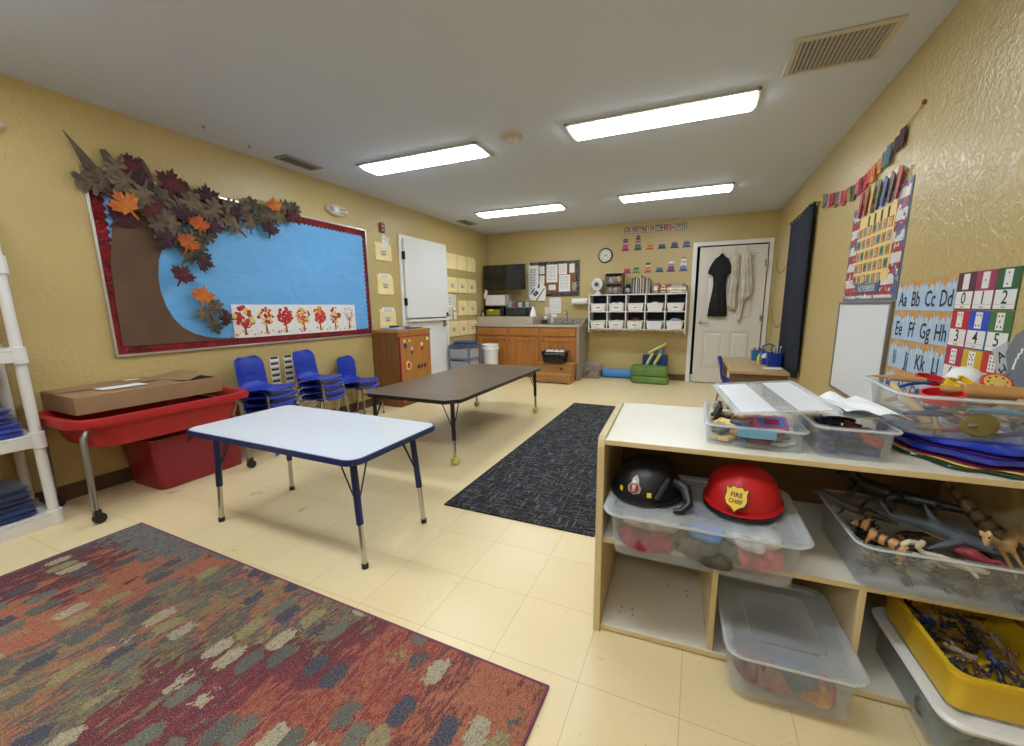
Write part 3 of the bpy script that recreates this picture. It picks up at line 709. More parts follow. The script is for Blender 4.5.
CH = make_chair(); used = [False]
def place_chair(x, y, z, rz, label, group=None):
    global CH
    if not used[0]:
        used[0] = True; CH.location = (x, y, z); CH.rotation_euler = (0, 0, rz); CH['label'] = label
        if group: CH['group'] = group
        return CH
    r = dup(CH, (x, y, z), rz, label)
    if group: r['group'] = group
    elif 'group' in r: del r['group']
    return r
ORD = ['bottom', 'second from the bottom', 'second from the top', 'topmost']
for (x, y, n, rz, lab) in ((-3.32, 2.27, 4, RL + 0.22, 'stack nearest the red water table'), (-3.32, 2.80, 4, RL + 0.22, 'middle stack beside the photo strips'), (-3.40, 3.36, 2, RL + 0.15, 'low stack next to the wooden cabinet')):
    for k in range(n):
        o_ = ORD[k] if n == 4 else ['lower', 'upper'][k]
        place_chair(x - 0.008 * k, y, 0.062 * k, rz + random.uniform(-0.02, 0.02), 'blue plastic chair, %s in the %s' % (o_, lab), 'blue chairs stacked along the left wall')

# ------------------------------------------------------------------ red water table with cardboard box, tote below
t = thing('water_table', 'red sand and water table on grey metal legs under the bulletin board', 'water table', (-3.30, 1.44, 0))
b = MB(RED_PL)
X0, X1, Y0, Y1 = -0.31, 0.31, -0.475, 0.51
b.loft([rloop(X0 + .10, X1 - .10, Y0 + .16, Y1 - .16, .1, .405, 8), rloop(X0 + .06, X1 - .06, Y0 + .11, Y1 - .11, .12, .42, 8), rloop(X0 + .035, X1 - .035, Y0 + .06, Y1 - .06, .13, .555, 8), rloop(X0, X1, Y0, Y1, .14, .555, 8), rloop(X0 - .006, X1 + .006, Y0 - .006, Y1 + .006, .145, .575, 8), rloop(X0, X1, Y0, Y1, .14, .6, 8), rloop(X0 + .035, X1 - .035, Y0 + .04, Y1 - .04, .12, .6, 8), rloop(X0 + .05, X1 - .05, Y0 + .07, Y1 - .07, .12, .57, 8), rloop(X0 + .07, X1 - .07, Y0 + .12, Y1 - .12, .12, .43, 8)]); b.obj('tub', t)
GREYM = mat((150, 148, 145), 0.3, 0.85)
for sy in (-1, 1):
    for sx in (-1, 1):
        b = MB(GREYM); b.tube([(sx * 0.2, sy * 0.36, .545), (sx * .235, sy * .40, .54), (sx * .245, sy * .425, .5), (sx * 0.245, sy * 0.435, .07)], 0.0155, 10); l = b.obj('leg', t)
        b = MB(BLACK_PL); b.tube([(sx * 0.245 - 0.012, sy * 0.435 + .01, .032), (sx * 0.245 + 0.012, sy * 0.435 + .01, .032)], 0.03, 16); b.box(sx * .245 - .016, sx * .245 + .016, sy * .435 - .012, sy * .435 + .02, .05, .085); b.obj('caster', l)
    b = MB(GREYM); b.tube([(-0.2, sy * 0.36, .545), (0, sy * .36, .55), (0.2, sy * 0.36, .545)], 0.0155, 10); b.obj('cross_rail', t)
CARD = mat((150, 118, 84), 0.75, var=0.05, vscale=4, name='cardboard')
t = thing('cardboard_box', 'long flat brown cardboard box lying on the red water table', 'box', (-3.41, 1.445, 0.603), -0.02)
b = MB(CARD); b.box(-0.22, 0.22, -0.385, 0.385, 0, 0.105); b.obj('carton', t, bevel=0.003)
b = MB(CARD)
b.add([(-0.215, -0.38, .106), (-0.02, -0.38, .108), (-0.02, 0.12, .112), (-0.215, 0.12, .118), (-0.215, -0.38, .109), (-0.02, -0.38, .111), (-0.02, 0.12, .115), (-0.215, 0.12, .121)], [(3, 2, 1, 0), (4, 5, 6, 7), (0, 1, 5, 4), (1, 2, 6, 5), (2, 3, 7, 6), (3, 0, 4, 7)])
b.obj('flap', t, smooth=False)
b = MB(CARD); b.add([(-0.18, 0.10, .107), (0.19, 0.2, .107), (0.12, 0.34, .137), (-0.15, 0.33, .14), (-0.18, 0.10, .11), (0.19, 0.2, .11), (0.12, 0.34, .14), (-0.15, 0.33, .143)], [(3, 2, 1, 0), (4, 5, 6, 7), (0, 1, 5, 4), (1, 2, 6, 5), (2, 3, 7, 6), (3, 0, 4, 7)]); b.obj('flap', t, smooth=False)
b = MB(mat((30, 24, 20), 0.9)); b.box(0.02, 0.2, 0.16, 0.37, .1055, .1065); b.obj('painted_gap_shade', t)  # dark patch painted on the solid carton as the shade of a gap
b = MB(PAPER); b.box(0.0, 0.12, -0.22, 0.0, .1115, .1125) ; b.obj('shipping_label', t, smooth=False)
b = MB(PAPER); b.box(-0.15, -0.11, -0.02, 0.06, .121, .122); b.obj('small_label', t, smooth=False)
TOTE = mat((132, 22, 40), 0.35, name='dark_red_plastic')
t = thing('storage_tote', 'dark red plastic tote under the red water table', 'tote', (-3.40, 1.66, 0))
b = MB(TOTE)
b.loft([rloop(-.19, .19, -.27, .27, .05, .003, 6), rloop(-.215, .215, -.30, .30, .055, .335, 6), rloop(-.225, .225, -.31, .31, .06, .335, 6), rloop(-.225, .225, -.31, .31, .06, .36, 6), rloop(-.205, .205, -.29, .29, .05, .36, 6), rloop(-.18, .18, -.26, .26, .05, .02, 6)]); b.obj('bin', t)
b = MB(TOTE); b.box(.205, .232, -.09, .09, .285, .315); b.obj('handle', t, bevel=0.004)

# ------------------------------------------------------------------ white plastic shelving at the left edge
SHW = mat((214, 212, 208), 0.45, name='white_shelf_plastic')
t = thing('plastic_shelving', 'white plastic shelving unit at the left edge holding folded blue blankets', 'shelf', (-3.44, 0.485, 0))
for z, h in ((0, .075), (.46, .07), (.925, .07), (1.39, .07), (1.86, .07)):
    b = MB(SHW)
    b.box(-.17, .17, -.455, .455, z + h - .012, z + h); b.box(.155, .17, -.455, .455, z, z + h - .012); b.box(-.17, -.155, -.455, .455, z, z + h - .012); b.box(-.155, .155, -.455, -.44, z, z + h - .012); b.box(-.155, .155, .44, .455, z, z + h - .012)
    for sx in (-1, 1):
        for sy in (-1, 1): b.cyl(sx * .148, sy * .433, z - (.0 if z == 0 else .01), z + h + .012, .033, 16)
    b.obj('shelf_board', t, bevel=0.003)
zs = [(.087, .45), (.542, .915), (1.007, 1.38), (1.472, 1.85)]
for sx in (-1, 1):
    for sy in (-1, 1):
        b = MB(SHW)
        for z0, z1 in zs: b.cyl(sx * .148, sy * .433, z0, z1, .023, 14)
        b.obj('post', t)
def blanket(x, y, z, w, d, h, rgb, label):
    b = MB(mat(rgb, 0.9, var=0.25, vscale=14, bump=0.5, bscale=30, sheen=0.3))
    loops = []
    nfold = 3
    for k in range(13):
        f = k / 12; zz_ = f * h; puff = 0.012 * abs(math.sin(PI * nfold * f)) + 0.008
        if k in (0, 12): puff = -0.02
        L = [(p[0] + 0.004 * math.sin(9 * p[1] + k), p[1] + 0.004 * math.sin(13 * p[0] + k * 2), zz_ + (0.008 * math.sin(7 * p[0] + 5 * p[1]) if k > 8 else 0)) for p in rrect(-w / 2 - puff, w / 2 + puff, -d / 2 - puff, d / 2 + puff, .04, 6)]
        loops.append(L)
    b.loft(loops); solo(b, 'folded_blanket', label, 'blanket', (x, y, z), 0, 'blue folded blankets on the white shelving')
blanket(-3.45, .67, .076, .26, .36, .085, (24, 44, 92), 'dark blue folded blanket, bottom one on the lowest shelf')
blanket(-3.45, .66, .166, .27, .36, .085, (28, 40, 74), 'dark navy folded blanket on top of another, lowest shelf')
blanket(-3.44, .685, .531, .26, .36, .07, (34, 58, 150), 'bright blue folded blanket, bottom one on the second shelf')
blanket(-3.44, .67, .606, .26, .34, .075, (30, 44, 110), 'blue folded blanket on top, second shelf of the white shelving')
blanket(-3.44, .62, .996, .24, .34, .09, (205, 205, 210), 'white folded cloth on the third shelf of the white shelving')
# ------------------------------------------------------------------ activity tables
def leg_parts(t, x, y, top, upper_c, splay, foot, braces=True, ball=False):
    sx, sy = (1 if x > 0 else -1), (1 if y > 0 else -1)
    fx, fy = x + sx * splay, y + sy * splay * 0.4
    zc = top * 0.40
    q = lambda z: (x + (fx - x) * (1 - z / top), y + (fy - y) * (1 - z / top), z)
    b = MB(upper_c); b.tube([q(top), q(zc)], 0.0165, 12); l = b.obj('leg', t)
    b = MB(CHROME); b.tube([q(zc + 0.02), q(0.02)], 0.0125, 12); b.obj('leg_extension', l)
    if ball:
        b = MB(mat((196, 186, 90), 0.9, var=0.15, vscale=30, bump=0.4, bscale=200)); p = q(0.032); b.ball((p[0], p[1], 0.033), 0.033, 16); b.obj('tennis_ball_foot', l)
    else:
        b = MB(BLACK_PL); p = q(0.012); b.cyl(p[0], p[1], 0.001, 0.024, 0.016, 14); b.obj('foot_cap', l)
    if braces:
        for ang in (0, 1):
            e = (x - sx * 0.10, y, top) if ang == 0 else (x, y - sy * 0.10, top)
            b = MB(upper_c); b.tube([q(top * 0.55), e], 0.004, 6); b.obj('leg_brace', l)
# grey top with navy edge
t = thing('activity_table', 'low rectangular table with a pale grey top and navy edge and legs', 'table', (-1.89, 1.51, 0), -0.012)
gtop = NT('grey_nebula_laminate'); n = gtop.noise(gtop.mapping(), 150, 3, 0.7); gtop.color(gtop.ramp(n.outputs['Fac'], [(0.35, (196, 202, 214)), (0.65, (224, 227, 232))])); gtop.b.inputs['Roughness'].default_value = 0.3
b = MB(gtop.m); b.prism(rrect(-.602, .602, -.302, .302, .06, 8), 'z', .545, .561); b.obj('tabletop', t)
b = MB(NAVY); o_, i_ = rrect(-.61, .61, -.31, .31, .066, 8), rrect(-.600, .600, -.300, .300, .058, 8)
b.loft([[(p[0], p[1], .534) for p in i_], [(p[0], p[1], .534) for p in o_], [(p[0], p[1], .5595) for p in o_], [(p[0], p[1], .5605) for p in i_]], False, False); b.obj('edge_band', t)
b = MB(mat((70, 66, 60), 0.7)); b.box(-.595, .595, -.295, .295, .536, .5445); b.obj('underside', t)
for x in (-1, 1):
    for y in (-1, 1): leg_parts(t, x * .50, y * .205, .536, NAVY, .04, None)
# dark wood top with black legs
dtop = wood((116, 102, 90), (84, 72, 62), 'x', 0.28, 1.0, 'dark_woodgrain_laminate')
t = thing('activity_table', 'long low table with a dark woodgrain top and tennis balls on its feet', 'table', (-2.03, 3.37, 0), 0.0)
poly = [(-.36, -.93), (.36, -.93), (.45, -.84), (.45, .84), (.36, .93), (-.36, .93), (-.45, .84), (-.45, -.84)]
b = MB(dtop); b.prism([(p[0] * .99, p[1] * .996) for p in poly], 'z', .502, .5205); b.obj('tabletop', t)
b = MB(BLACK_PL); a = [(p[0] * .988, p[1] * .994) for p in poly]
b.loft([[(p[0], p[1], .492) for p in a], [(p[0], p[1], .492) for p in poly], [(p[0], p[1], .519) for p in poly], [(p[0], p[1], .520) for p in a]], False, False); b.obj('edge_band', t, smooth=False)
b = MB(mat((60, 50, 42), 0.7)); b.box(-.43, .43, -.9, .9, .494, .5015); b.obj('underside', t)
for x in (-1, 1):
    for y in (-1, 1): leg_parts(t, x * .375, y * .845, .494, BLACK_MET, .01, None, ball=True)

# ------------------------------------------------------------------ rugs
def rug_material():
    t = NT('abstract_rug')
    base_v = t.mapping((1, 1, 1))
    # broad colour drifts stretched along the rug
    dist = t.noise(t.mapping((6, 5, 1)), 3.0, 3, 0.7)
    dv = t.n('ShaderNodeVectorMath', operation='MULTIPLY_ADD'); t.l(dist.outputs['Color'], dv.inputs[0]); dv.inputs[1].default_value = (0.10, 0.14, 0); t.l(base_v, dv.inputs[2])
    sep = t.n('ShaderNodeSeparateXYZ'); t.l(base_v, sep.inputs[0])
    n1 = t.noise(t.mapping((2.6, 1.5, 1), (3.1, 1.7, 0)), 1.6, 4, 0.6)
    s_ = t.math('ADD', sep.outputs[0], t.math('MULTIPLY', t.math('SUBTRACT', n1.outputs['Fac'], 0.5), 1.5))
    s_ = t.math('ADD', s_, t.math('MULTIPLY', sep.outputs[1], -0.25))
    n9 = t.noise(t.mapping((22, 5, 1)), 1.6, 3, 0.7)
    s_ = t.math('ADD', s_, t.math('MULTIPLY', t.math('SUBTRACT', n9.outputs['Fac'], 0.5), 1.1))
    SAL, BUR, SLA, OLI, RD = (164, 96, 68), (88, 28, 44), (62, 70, 82), (128, 118, 78), (128, 34, 36)
    st_ = [(0.0, SLA), (0.16, BUR), (0.40, BUR), (0.46, SAL), (0.86, SAL), (0.92, SLA), (1.08, OLI), (1.24, SAL), (1.32, SLA), (1.46, OLI), (1.56, BUR), (1.82, (120, 40, 56)), (1.90, SAL), (2.02, RD), (2.14, SAL), (2.24, BUR), (2.36, SAL)]
    ground = t.ramp(t.math('DIVIDE', s_, 2.46), [(p / 2.46, c) for p, c in st_])
    # blue grey band along the far left edge
    nb = t.noise(t.mapping((5, 5, 1)), 1.6, 4, 0.6)
    edge = t.math('ADD', t.math('MULTIPLY', sep.outputs[1], -1.0), t.math('MULTIPLY', t.math('MAXIMUM', t.math('SUBTRACT', sep.outputs[0], 0.45), 0.0), 0.5))
    edge = t.math('ADD', edge, t.math('MULTIPLY', t.math('SUBTRACT', nb.outputs['Fac'], 0.5), 0.45))
    blue = t.math('LESS_THAN', edge, 0.17)
    # staggered dabs
    cell = t.mapping((1 / 0.115, 1 / 0.13, 1), (0.3, 0.2, 0), src=dv.outputs[0])
    vo = t.n('ShaderNodeTexVoronoi', feature='F1', distance='MINKOWSKI'); vo.inputs['Exponent'].default_value = 3.0; vo.inputs['Scale'].default_value = 1.0; vo.inputs['Randomness'].default_value = 0.55
    cell2 = t.mapping((1 / 0.075, 1 / 0.125, 1), (0.3, 0.2, 0), src=base_v); t.l(cell2, vo.inputs['Vector'])
    sp = t.n('ShaderNodeSeparateColor'); t.l(vo.outputs['Color'], sp.inputs[0])
    ncell = t.noise(t.mapping((14, 9, 1)), 4.0, 3, 0.7)
    rad = t.math('ADD', vo.outputs['Distance'], t.math('MULTIPLY', t.math('SUBTRACT', ncell.outputs['Fac'], 0.5), 0.6))
    dab = t.math('MULTIPLY', t.math('LESS_THAN', rad, 0.40), t.math('GREATER_THAN', sp.outputs[0], 0.14))
    dcol = t.ramp(sp.outputs[1], [(0.0, (80, 86, 82)), (0.18, (36, 50, 82)), (0.32, (104, 108, 94)), (0.50, (162, 148, 96)), (0.66, (190, 178, 146)), (0.78, (58, 64, 76)), (0.9, (88, 92, 84))], True)
    inner = t.noise(t.mapping((70, 45, 1)), 3, 2)
    dcol = t.mix(t.math('MULTIPLY', inner.outputs['Fac'], 0.6), dcol, (84, 86, 80))
    c = t.mix(dab, ground, dcol)
    # streaks woven across
    st = t.noise(t.mapping((38, 10, 1)), 2.6, 3, 0.6)
    strk = t.ramp(st.outputs['Fac'], [(0.0, (50, 60, 84)), (0.42, (84, 90, 92)), (0.5, (128, 122, 102)), (0.6, (54, 66, 100))])
    c = t.mix(blue, c, strk)
    s2 = t.noise(t.mapping((90, 22, 1)), 2.0, 2)
    c = t.mix(t.math('MULTIPLY', t.math('GREATER_THAN', s2.outputs['Fac'], 0.58), 0.45), c, (104, 34, 48))
    s3 = t.noise(t.mapping((60, 60, 1)), 5.0, 2)
    c = t.mix(t.math('MULTIPLY', t.math('GREATER_THAN', s3.outputs['Fac'], 0.6), 0.35), c, (206, 186, 150))
    s4 = t.noise(t.mapping((1, 1, 1)), 210, 2, .7)
    c = t.mix(t.math('MULTIPLY', t.math('GREATER_THAN', s4.outputs['Fac'], 0.53), 0.38), c, (58, 56, 60))
    t.color(c); t.b.inputs['Roughness'].default_value = 0.95
    hn = t.noise(t.mapping(), 260, 2); t.bump(hn.outputs['Fac'], 0.5, 0.006)
    return t.m
t = thing('area_rug', 'large multicolored abstract rug in burgundy, orange, blue and cream', 'rug', (-2.82, 1.10, 0), math.radians(-1.4))
b = MB(rug_material()); b.box(0.008, 2.452, -3.0, -0.008, 0.0005, 0.0105); b.obj('pile', t, smooth=False)
b = MB(mat((118, 60, 84), 0.9)); b.box(0, 2.46, -0.008, 0, 0.0004, 0.012); b.box(0, 0.008, -3.0, -0.008, 0.0004, 0.012); b.box(2.452, 2.46, -3.0, -0.008, 0.0004, 0.012); b.obj('bound_edge', t, bevel=0.002)
br = NT('black_woven_rug')
def lines(sc, th):  # threshold of stretched noise
    nn = br.noise(br.mapping(sc), 1.0, 2, 0.6); return br.math('GREATER_THAN', nn.outputs['Fac'], th)
wx = lines((8, 100, 1), 0.53); wy = lines((100, 8, 1), 0.55)
band_x = lines((9, 60, 1), 0.5); band_y = lines((45, 7, 1), 0.5)
f_ = br.math('MAXIMUM', br.math('MULTIPLY', wx, band_x), br.math('MULTIPLY', wy, band_y))
f_ = br.math('MULTIPLY', f_, br.math('ADD', 0.3, br.math('MULTIPLY', lines((60, 60, 1), 0.5), 0.45)))
br.color(br.mix(f_, (14, 14, 19), (112, 112, 116))); br.b.inputs['Roughness'].default_value = 0.95
b = MB(br.m); b.box(0, 0.93, 0, 2.88, 0.0005, 0.008); solo(b, 'runner_rug', 'black woven runner rug with grey crosshatch between the tables and the toy shelf', 'rug', (-1.36, 1.94, 0), 0.0, smooth=False)
# ------------------------------------------------------------------ kitchen counter in the far left corner
OAKM = wood((186, 124, 62), (150, 92, 40), 'z', 0.38, name='oak')
OAKH = wood((186, 124, 62), (150, 92, 40), 'x', 0.38, name='oak_horizontal')
LAM = mat((178, 166, 146), 0.35, var=0.06, vscale=120, name='speckled_laminate')
LAMG = mat((150, 142, 126), 0.4, var=0.08, vscale=120)
KX = [-3.60, -2.99, -2.40, -1.77]; KF = 6.37
KL = ['left oak base cabinet with a drawer, in the corner under the television', 'middle oak base cabinet with a drawer', 'right oak base cabinet under the sink, behind the step stool']
for i in range(3):
    x0, x1 = KX[i] + 0.001, KX[i + 1] - 0.001; w = x1 - x0; xm = (x0 + x1) / 2
    t = thing('base_cabinet', KL[i], 'cabinet', (xm, KF, 0), 0, 'oak base cabinets')
    b = MB(OAKM); b.box(-w / 2, w / 2, 0.0, YB - KF - 0.02, 0.09, 0.86); b.box(-w / 2, w / 2, 0.06, 0.09, 0.0, 0.09); b.obj('body', t)
    b = MB(OAKH); b.box(-w / 2 + .025, w / 2 - .025, -0.018, -0.0005, 0.715, 0.845); d = b.obj('drawer', t, bevel=0.006)
    b = MB(mat((110, 78, 44), 0.4)); b.lathe([(0.006, 0.018), (0.006, 0.03), (0.013, 0.036), (0.011, 0.044)], (0, 0, .78), 14, 'y'); b.obj('knob', d)
    b = MB(OAKM); z0, z1, xx = 0.11, 0.685, w / 2 - .025
    b.box(-xx, -xx + .06, -0.018, -0.0005, z0, z1); b.box(xx - .06, xx, -0.018, -0.0005, z0, z1); b.box(-xx + .06, xx - .06, -0.018, -0.0005, z0, z0 + .06); b.box(-xx + .06, xx - .06, -0.018, -0.0005, z1 - .06, z1)
    b.box(-xx + .06, xx - .06, -0.008, -0.0005, z0 + .06, z1 - .06); d = b.obj('door', t, bevel=0.003)
    b = MB(mat((70, 52, 34), 0.4)); b.lathe([(0.006, 0.018), (0.006, 0.03), (0.013, 0.036), (0.011, 0.044)], ((-xx + .03) if i else (xx - .03), 0, .64), 14, 'y'); b.obj('knob', d)
t = thing('countertop', 'pale speckled laminate countertop with a grey end panel and backsplash', 'countertop', (0, 0, 0))
b = MB(LAM); b.box(-3.625, -1.73, KF - 0.03, YB - 0.005, 0.8605, 0.898); b.obj('worktop', t, bevel=0.004)
b = MB(LAMG); b.box(-3.625, -1.73, YB - 0.03, YB - 0.004, 0.898, 0.998); b.obj('backsplash', t, bevel=0.003)
b = MB(LAMG); b.prism([(KF - 0.01, 0), (YB - 0.004, 0), (YB - 0.004, 1.0), (YB - 0.06, 1.0), (KF + 0.02, 0.86), (KF - 0.01, 0.86)], 'x', -1.768, -1.735); b.obj('end_panel', t, smooth=False)
b = MB(LAM); b.box(-3.62, -2.55, 6.42, YB - 0.032, 0.8985, 1.03); solo(b, 'raised_ledge', 'raised box ledge on the left part of the counter', 'ledge', (0, 0, 0), bevel=0.004)
b = MB(STEEL)
sx0, sx1, sy0, sy1 = -2.42, -1.9, 6.48, 6.84
b.loft([rloop(sx0, sx1, sy0, sy1, .05, .899), rloop(sx0 - .005, sx1 + .005, sy0 - .005, sy1 + .005, .055, .903), rloop(sx0 + .02, sx1 - .02, sy0 + .02, sy1 - .05, .05, .903), rloop(sx0 + .03, sx1 - .03, sy0 + .03, sy1 - .06, .05, .8995)]); solo(b, 'sink', 'steel sink set into the countertop', 'sink')
t = thing('faucet', 'chrome faucet behind the sink below the paper towel roll', 'faucet', (-2.07, 6.815, 0.904))
b = MB(CHROME); b.box(-.11, .11, -.025, .025, 0, .015); b.tube([(0, 0, 0.01), (0, 0, .14), (0, -.02, .19), (0, -.07, .21), (0, -.12, .19), (0, -.125, .16)], 0.011, 10); b.obj('spout', t, bevel=0.002)
for s in (-1, 1):
    b = MB(CHROME); b.cyl(s * .09, 0, 0.014, .045, .016, 12); b.tube([(s * .09, 0, .045), (s * .13, -.02, .055)], .006, 8); b.obj('handle', t)
t = thing('soap_bottle', 'clear soap bottle with a pump standing beside the sink', 'bottle', (-2.33, 6.78, 0.9045))
b = MB(mat((190, 190, 186), 0.2)); b.lathe([(0.03, 0), (0.034, 0.01), (0.034, .09), (0.014, .12)], n=18); b.obj('bottle', t)
b = MB(WHITE_PL); b.cyl(0, 0, .12, .15, .01, 10); b.box(-.035, .01, -.007, .007, .15, .162); b.obj('pump', t)
b = MB(WHITE_PL); b.box(-.037, .037, -.006, 0, -.06, .06); b.m(mat((200, 198, 190), 0.4)); b.box(-.012, .012, -.009, -.006, .012, .04); b.box(-.012, .012, -.009, -.006, -.04, -.012); solo(b, 'wall_outlet', 'white wall outlet above the counter left of the black-printed sheet', 'outlet', BW(-2.49, 1.12), bevel=0.002)

# television
t = thing('television', 'black flat television on a wall bracket in the left corner', 'television', (-3.16, 6.60, 1.70), 0.02)
b = MB(mat((10, 11, 14), 0.22)); b.box(-.40, .40, -.012, .03, -.215, .215); b.obj('body', t, bevel=0.006)
b = MB(mat((6, 6, 8), 0.12)); b.box(-.388, .388, -.0135, -.0122, -.198, .204); b.obj('screen', t, smooth=False)
b = MB(BLACK_MET); b.box(-.05, .05, .03, .06, -.08, .08); b.tube([(0, .06, 0), (-.1, .18, 0), (0, .335, 0)], .015, 8); b.box(-.06, .06, .325, .3489, -.1, .1); b.obj('wall_bracket', t)
b = MB(mat((210, 206, 200), 0.5)); b.ball((0, 0, 0), (.03, .03, .035), 14); b.tube([(0, 0, -.02), (-.03, .01, -.09)], [.022, .034], 12); b.tube([(-.03, .01, -.09), (-.035, .02, -.13)], [.01, .03], 12)
solo(b, 'desk_camera', 'small white camera head hanging from the lower left corner of the television', 'camera', (-3.515, 6.6, 1.475)); 

# things on the raised ledge
t = thing('toaster_oven', 'black open-fronted machine with a yellow-green tray inside, left on the ledge', 'oven', (-3.385, 6.62, 1.031))
b = MB(BLACK_PL); b.box(-.2, .2, .0, .25, 0, .012); b.box(-.2, .2, .0, .25, .168, .18); b.box(-.2, -.185, 0, .25, .012, .168); b.box(.13, .2, 0, .25, .012, .168); b.box(-.185, .13, .235, .25, .012, .168); b.obj('body', t, bevel=0.004)
b = MB(mat((150, 140, 30), 0.3)); b.box(-.17, .11, .03, .2, .0125, .12); b.m(mat((214, 206, 90), 0.3)); b.box(-.11, -.03, .02, .03, .09, .125); b.obj('tray', t, bevel=0.004)
b = MB(mat((40, 44, 90), 0.3)); 
for z in (.05, .09, .13): b.lathe([(.014, 0), (.012, .015)], (.165, 0, z), 12, 'y')
b.obj('control_knob', t)
t = thing('printer', 'white box-shaped machine standing on the black one under the television', 'printer', (-3.335, 6.62, 1.212))
b = MB(mat((214, 210, 204), 0.35)); b.box(-.225, .16, .02, .26, 0, .195); b.obj('body', t, bevel=0.01)
b = MB(mat((150, 148, 146), 0.35)); b.box(.161, .235, .03, .25, 0, .19); b.obj('side_panel', t, bevel=0.005)
b = MB(BLACK_PL); b.box(-.22, .155, .012, .0195, .004, .012); b.obj('front_slot', t)
t = thing('microwave', 'black microwave on the ledge left of the white cone', 'microwave', (-2.93, 6.62, 1.031))
b = MB(BLACK_PL); b.box(-.22, .22, 0.0, .25, 0, .15); b.obj('body', t, bevel=0.005)
b = MB(mat((44, 46, 44), 0.15)); b.box(-.2, .1, -.006, -.0005, .02, .13); b.obj('window_pane', t, bevel=0.003)
b = MB(mat((30, 90, 50), 0.4)); b.box(.115, .15, -.003, -.0003, .05, .13); b.obj('keypad', t)
t = thing('wire_rack', 'wire rack full of small packets on top of the black microwave', 'rack', (-2.93, 6.64, 1.182))
b = MB(mat((170, 166, 160), 0.4)); b.box(-.22, .22, 0, .2, 0, .008)
for z in (.04, .08, .12): b.tube([(-.22, 0, z), (.22, 0, z), (.22, .2, z), (-.22, .2, z)], .003, 6, closed=True)
for k in range(9): b.tube([(-.22 + k * .055, 0, 0), (-.22 + k * .055, 0, .12)], .002, 5)
b.obj('frame', t)
for k, (c, w, h) in enumerate((((190, 186, 180), .07, .09), ((150, 60, 62), .05, .08), ((60, 56, 54), .06, .11), ((200, 196, 190), .06, .08), ((90, 60, 50), .05, .1), ((170, 165, 160), .07, .09))):
    b = MB(mat(c, 0.6, var=.2, vscale=40)); b.box(-w / 2, w / 2, 0, .12, 0, h); solo(b, 'food_packet', ['pale', 'dull red', 'dark grey', 'white', 'brown', 'light grey'][k] + ' packet in the wire rack above the microwave', 'packet', (-3.10 + k * .068, 6.68, 1.191), 0, 'packets in the wire rack', bevel=0.003)
for k, (x, c, h) in enumerate(((-3.60, (70, 66, 60), .09), (-3.55, (160, 150, 140), .07))):
    b = MB(mat(c, 0.3)); b.lathe([(.022, 0), (.024, .01), (.024, h * .7), (.012, h * .85), (.014, h)], n=14); solo(b, 'spice_jar', ['dark jar at the far left end of the ledge', 'pale jar next to the dark jar on the ledge'][k], 'jar', (x + .035, 6.5 - .04 * k, 1.031))
b = MB(PAPER); b.lathe([(.06, 0), (.05, .06), (.028, .13), (.012, .17)], n=16); solo(b, 'white_cone', 'white cone at the right end of the ledge', 'cone', (-2.615, 6.6, 1.031))
b = MB(mat((60, 56, 54), 0.5)); b.lathe([(.04, 0), (.045, .02), (.045, .06), (.03, .07)], n=16); b.m(PAPER); b.ball((.02, 0, .10), (.035, .03, .035), 12); solo(b, 'sponge_holder', 'dark pot with a white sponge behind the sink at the left', 'pot', (-2.49, 6.83, 0.905 - .006))
b = MB(PAPER); b.box(-.04, .04, -.012, 0, -.03, .03); solo(b, 'note_card', 'small white note standing on the backsplash', 'note', (-2.33, YB - .031, 1.035), bevel=0.001)

# cork board
t = thing('cork_board', 'brown cork board with a black and white patterned border', 'notice board', BW(-2.35, 1.668, .002), 0)
b = MB(mat((132, 84, 54), 0.85, var=.15, vscale=60)); b.box(-.445, .445, -.012, 0, -.29, .29); b.obj('cork', t)
zb = NT('black_white_border'); n = zb.noise(zb.mapping((1, 1, 1), rot=(0, .7, 0)), 26, 2); n.inputs['Distortion'].default_value = 1.5; zb.color(zb.ramp(n.outputs['Fac'], [(0, (22, 22, 24)), (0.56, (150, 146, 140)), (0.62, (26, 26, 28))], True)); zb.b.inputs['Roughness'].default_value = .6
b = MB(zb.m); 
for x0, x1, z0, z1 in ((-.45, .45, .23, .295), (-.45, .45, -.295, -.23), (-.45, -.39, -.23, .23), (.385, .45, -.23, .23)): b.box(x0, x1, -.018, -.0125, z0, z1)
b.obj('patterned_border', t)
def sheet(x0, x1, z0, z1, label, name='pinned_paper', place=None, col=None, lines_=8, off=.0195, rot=0.0, grp='papers pinned to the cork board', ncol=1):
    w, h = x1 - x0, z1 - z0
    b = MB(col or PAPER); b.T = Matrix.Rotation(rot, 4, 'Y'); b.box(-w / 2, w / 2, -.0015, 0, -h / 2, h / 2); b.m(GREYINK)
    for c in range(ncol):
        a0 = -w * .4 + c * w * .8 / ncol; a1 = a0 + w * .7 / ncol
        for k in range(lines_):
            z = h / 2 - h * .12 - k * h * .8 / lines_; b.rect(a0, a1 - (k % 3) * w * .06, z - h * .012, z + h * .012, -.0018)
    p = BW((x0 + x1) / 2, (z0 + z1) / 2, off) if place is None else place
    return solo(b, name, label, 'paper', p, 0, grp, smooth=False)
sheet(-2.49, -2.29, 1.61, 1.91, 'large white printed sheet in the middle of the cork board', ncol=3, lines_=10)
sheet(-2.27, -2.12, 1.74, 1.915, 'white sheet at the upper right of the cork board', ncol=2)
sheet(-2.26, -2.06, 1.45, 1.73, 'white table sheet at the lower right of the cork board', ncol=4, lines_=12, off=.0215)
sheet(-2.075, -1.985, 1.76, 1.91, 'small blank white card at the right of the cork board', lines_=0)
sheet(-2.45, -2.32, 1.48, 1.57, 'small card at the bottom middle of the cork board', lines_=4)
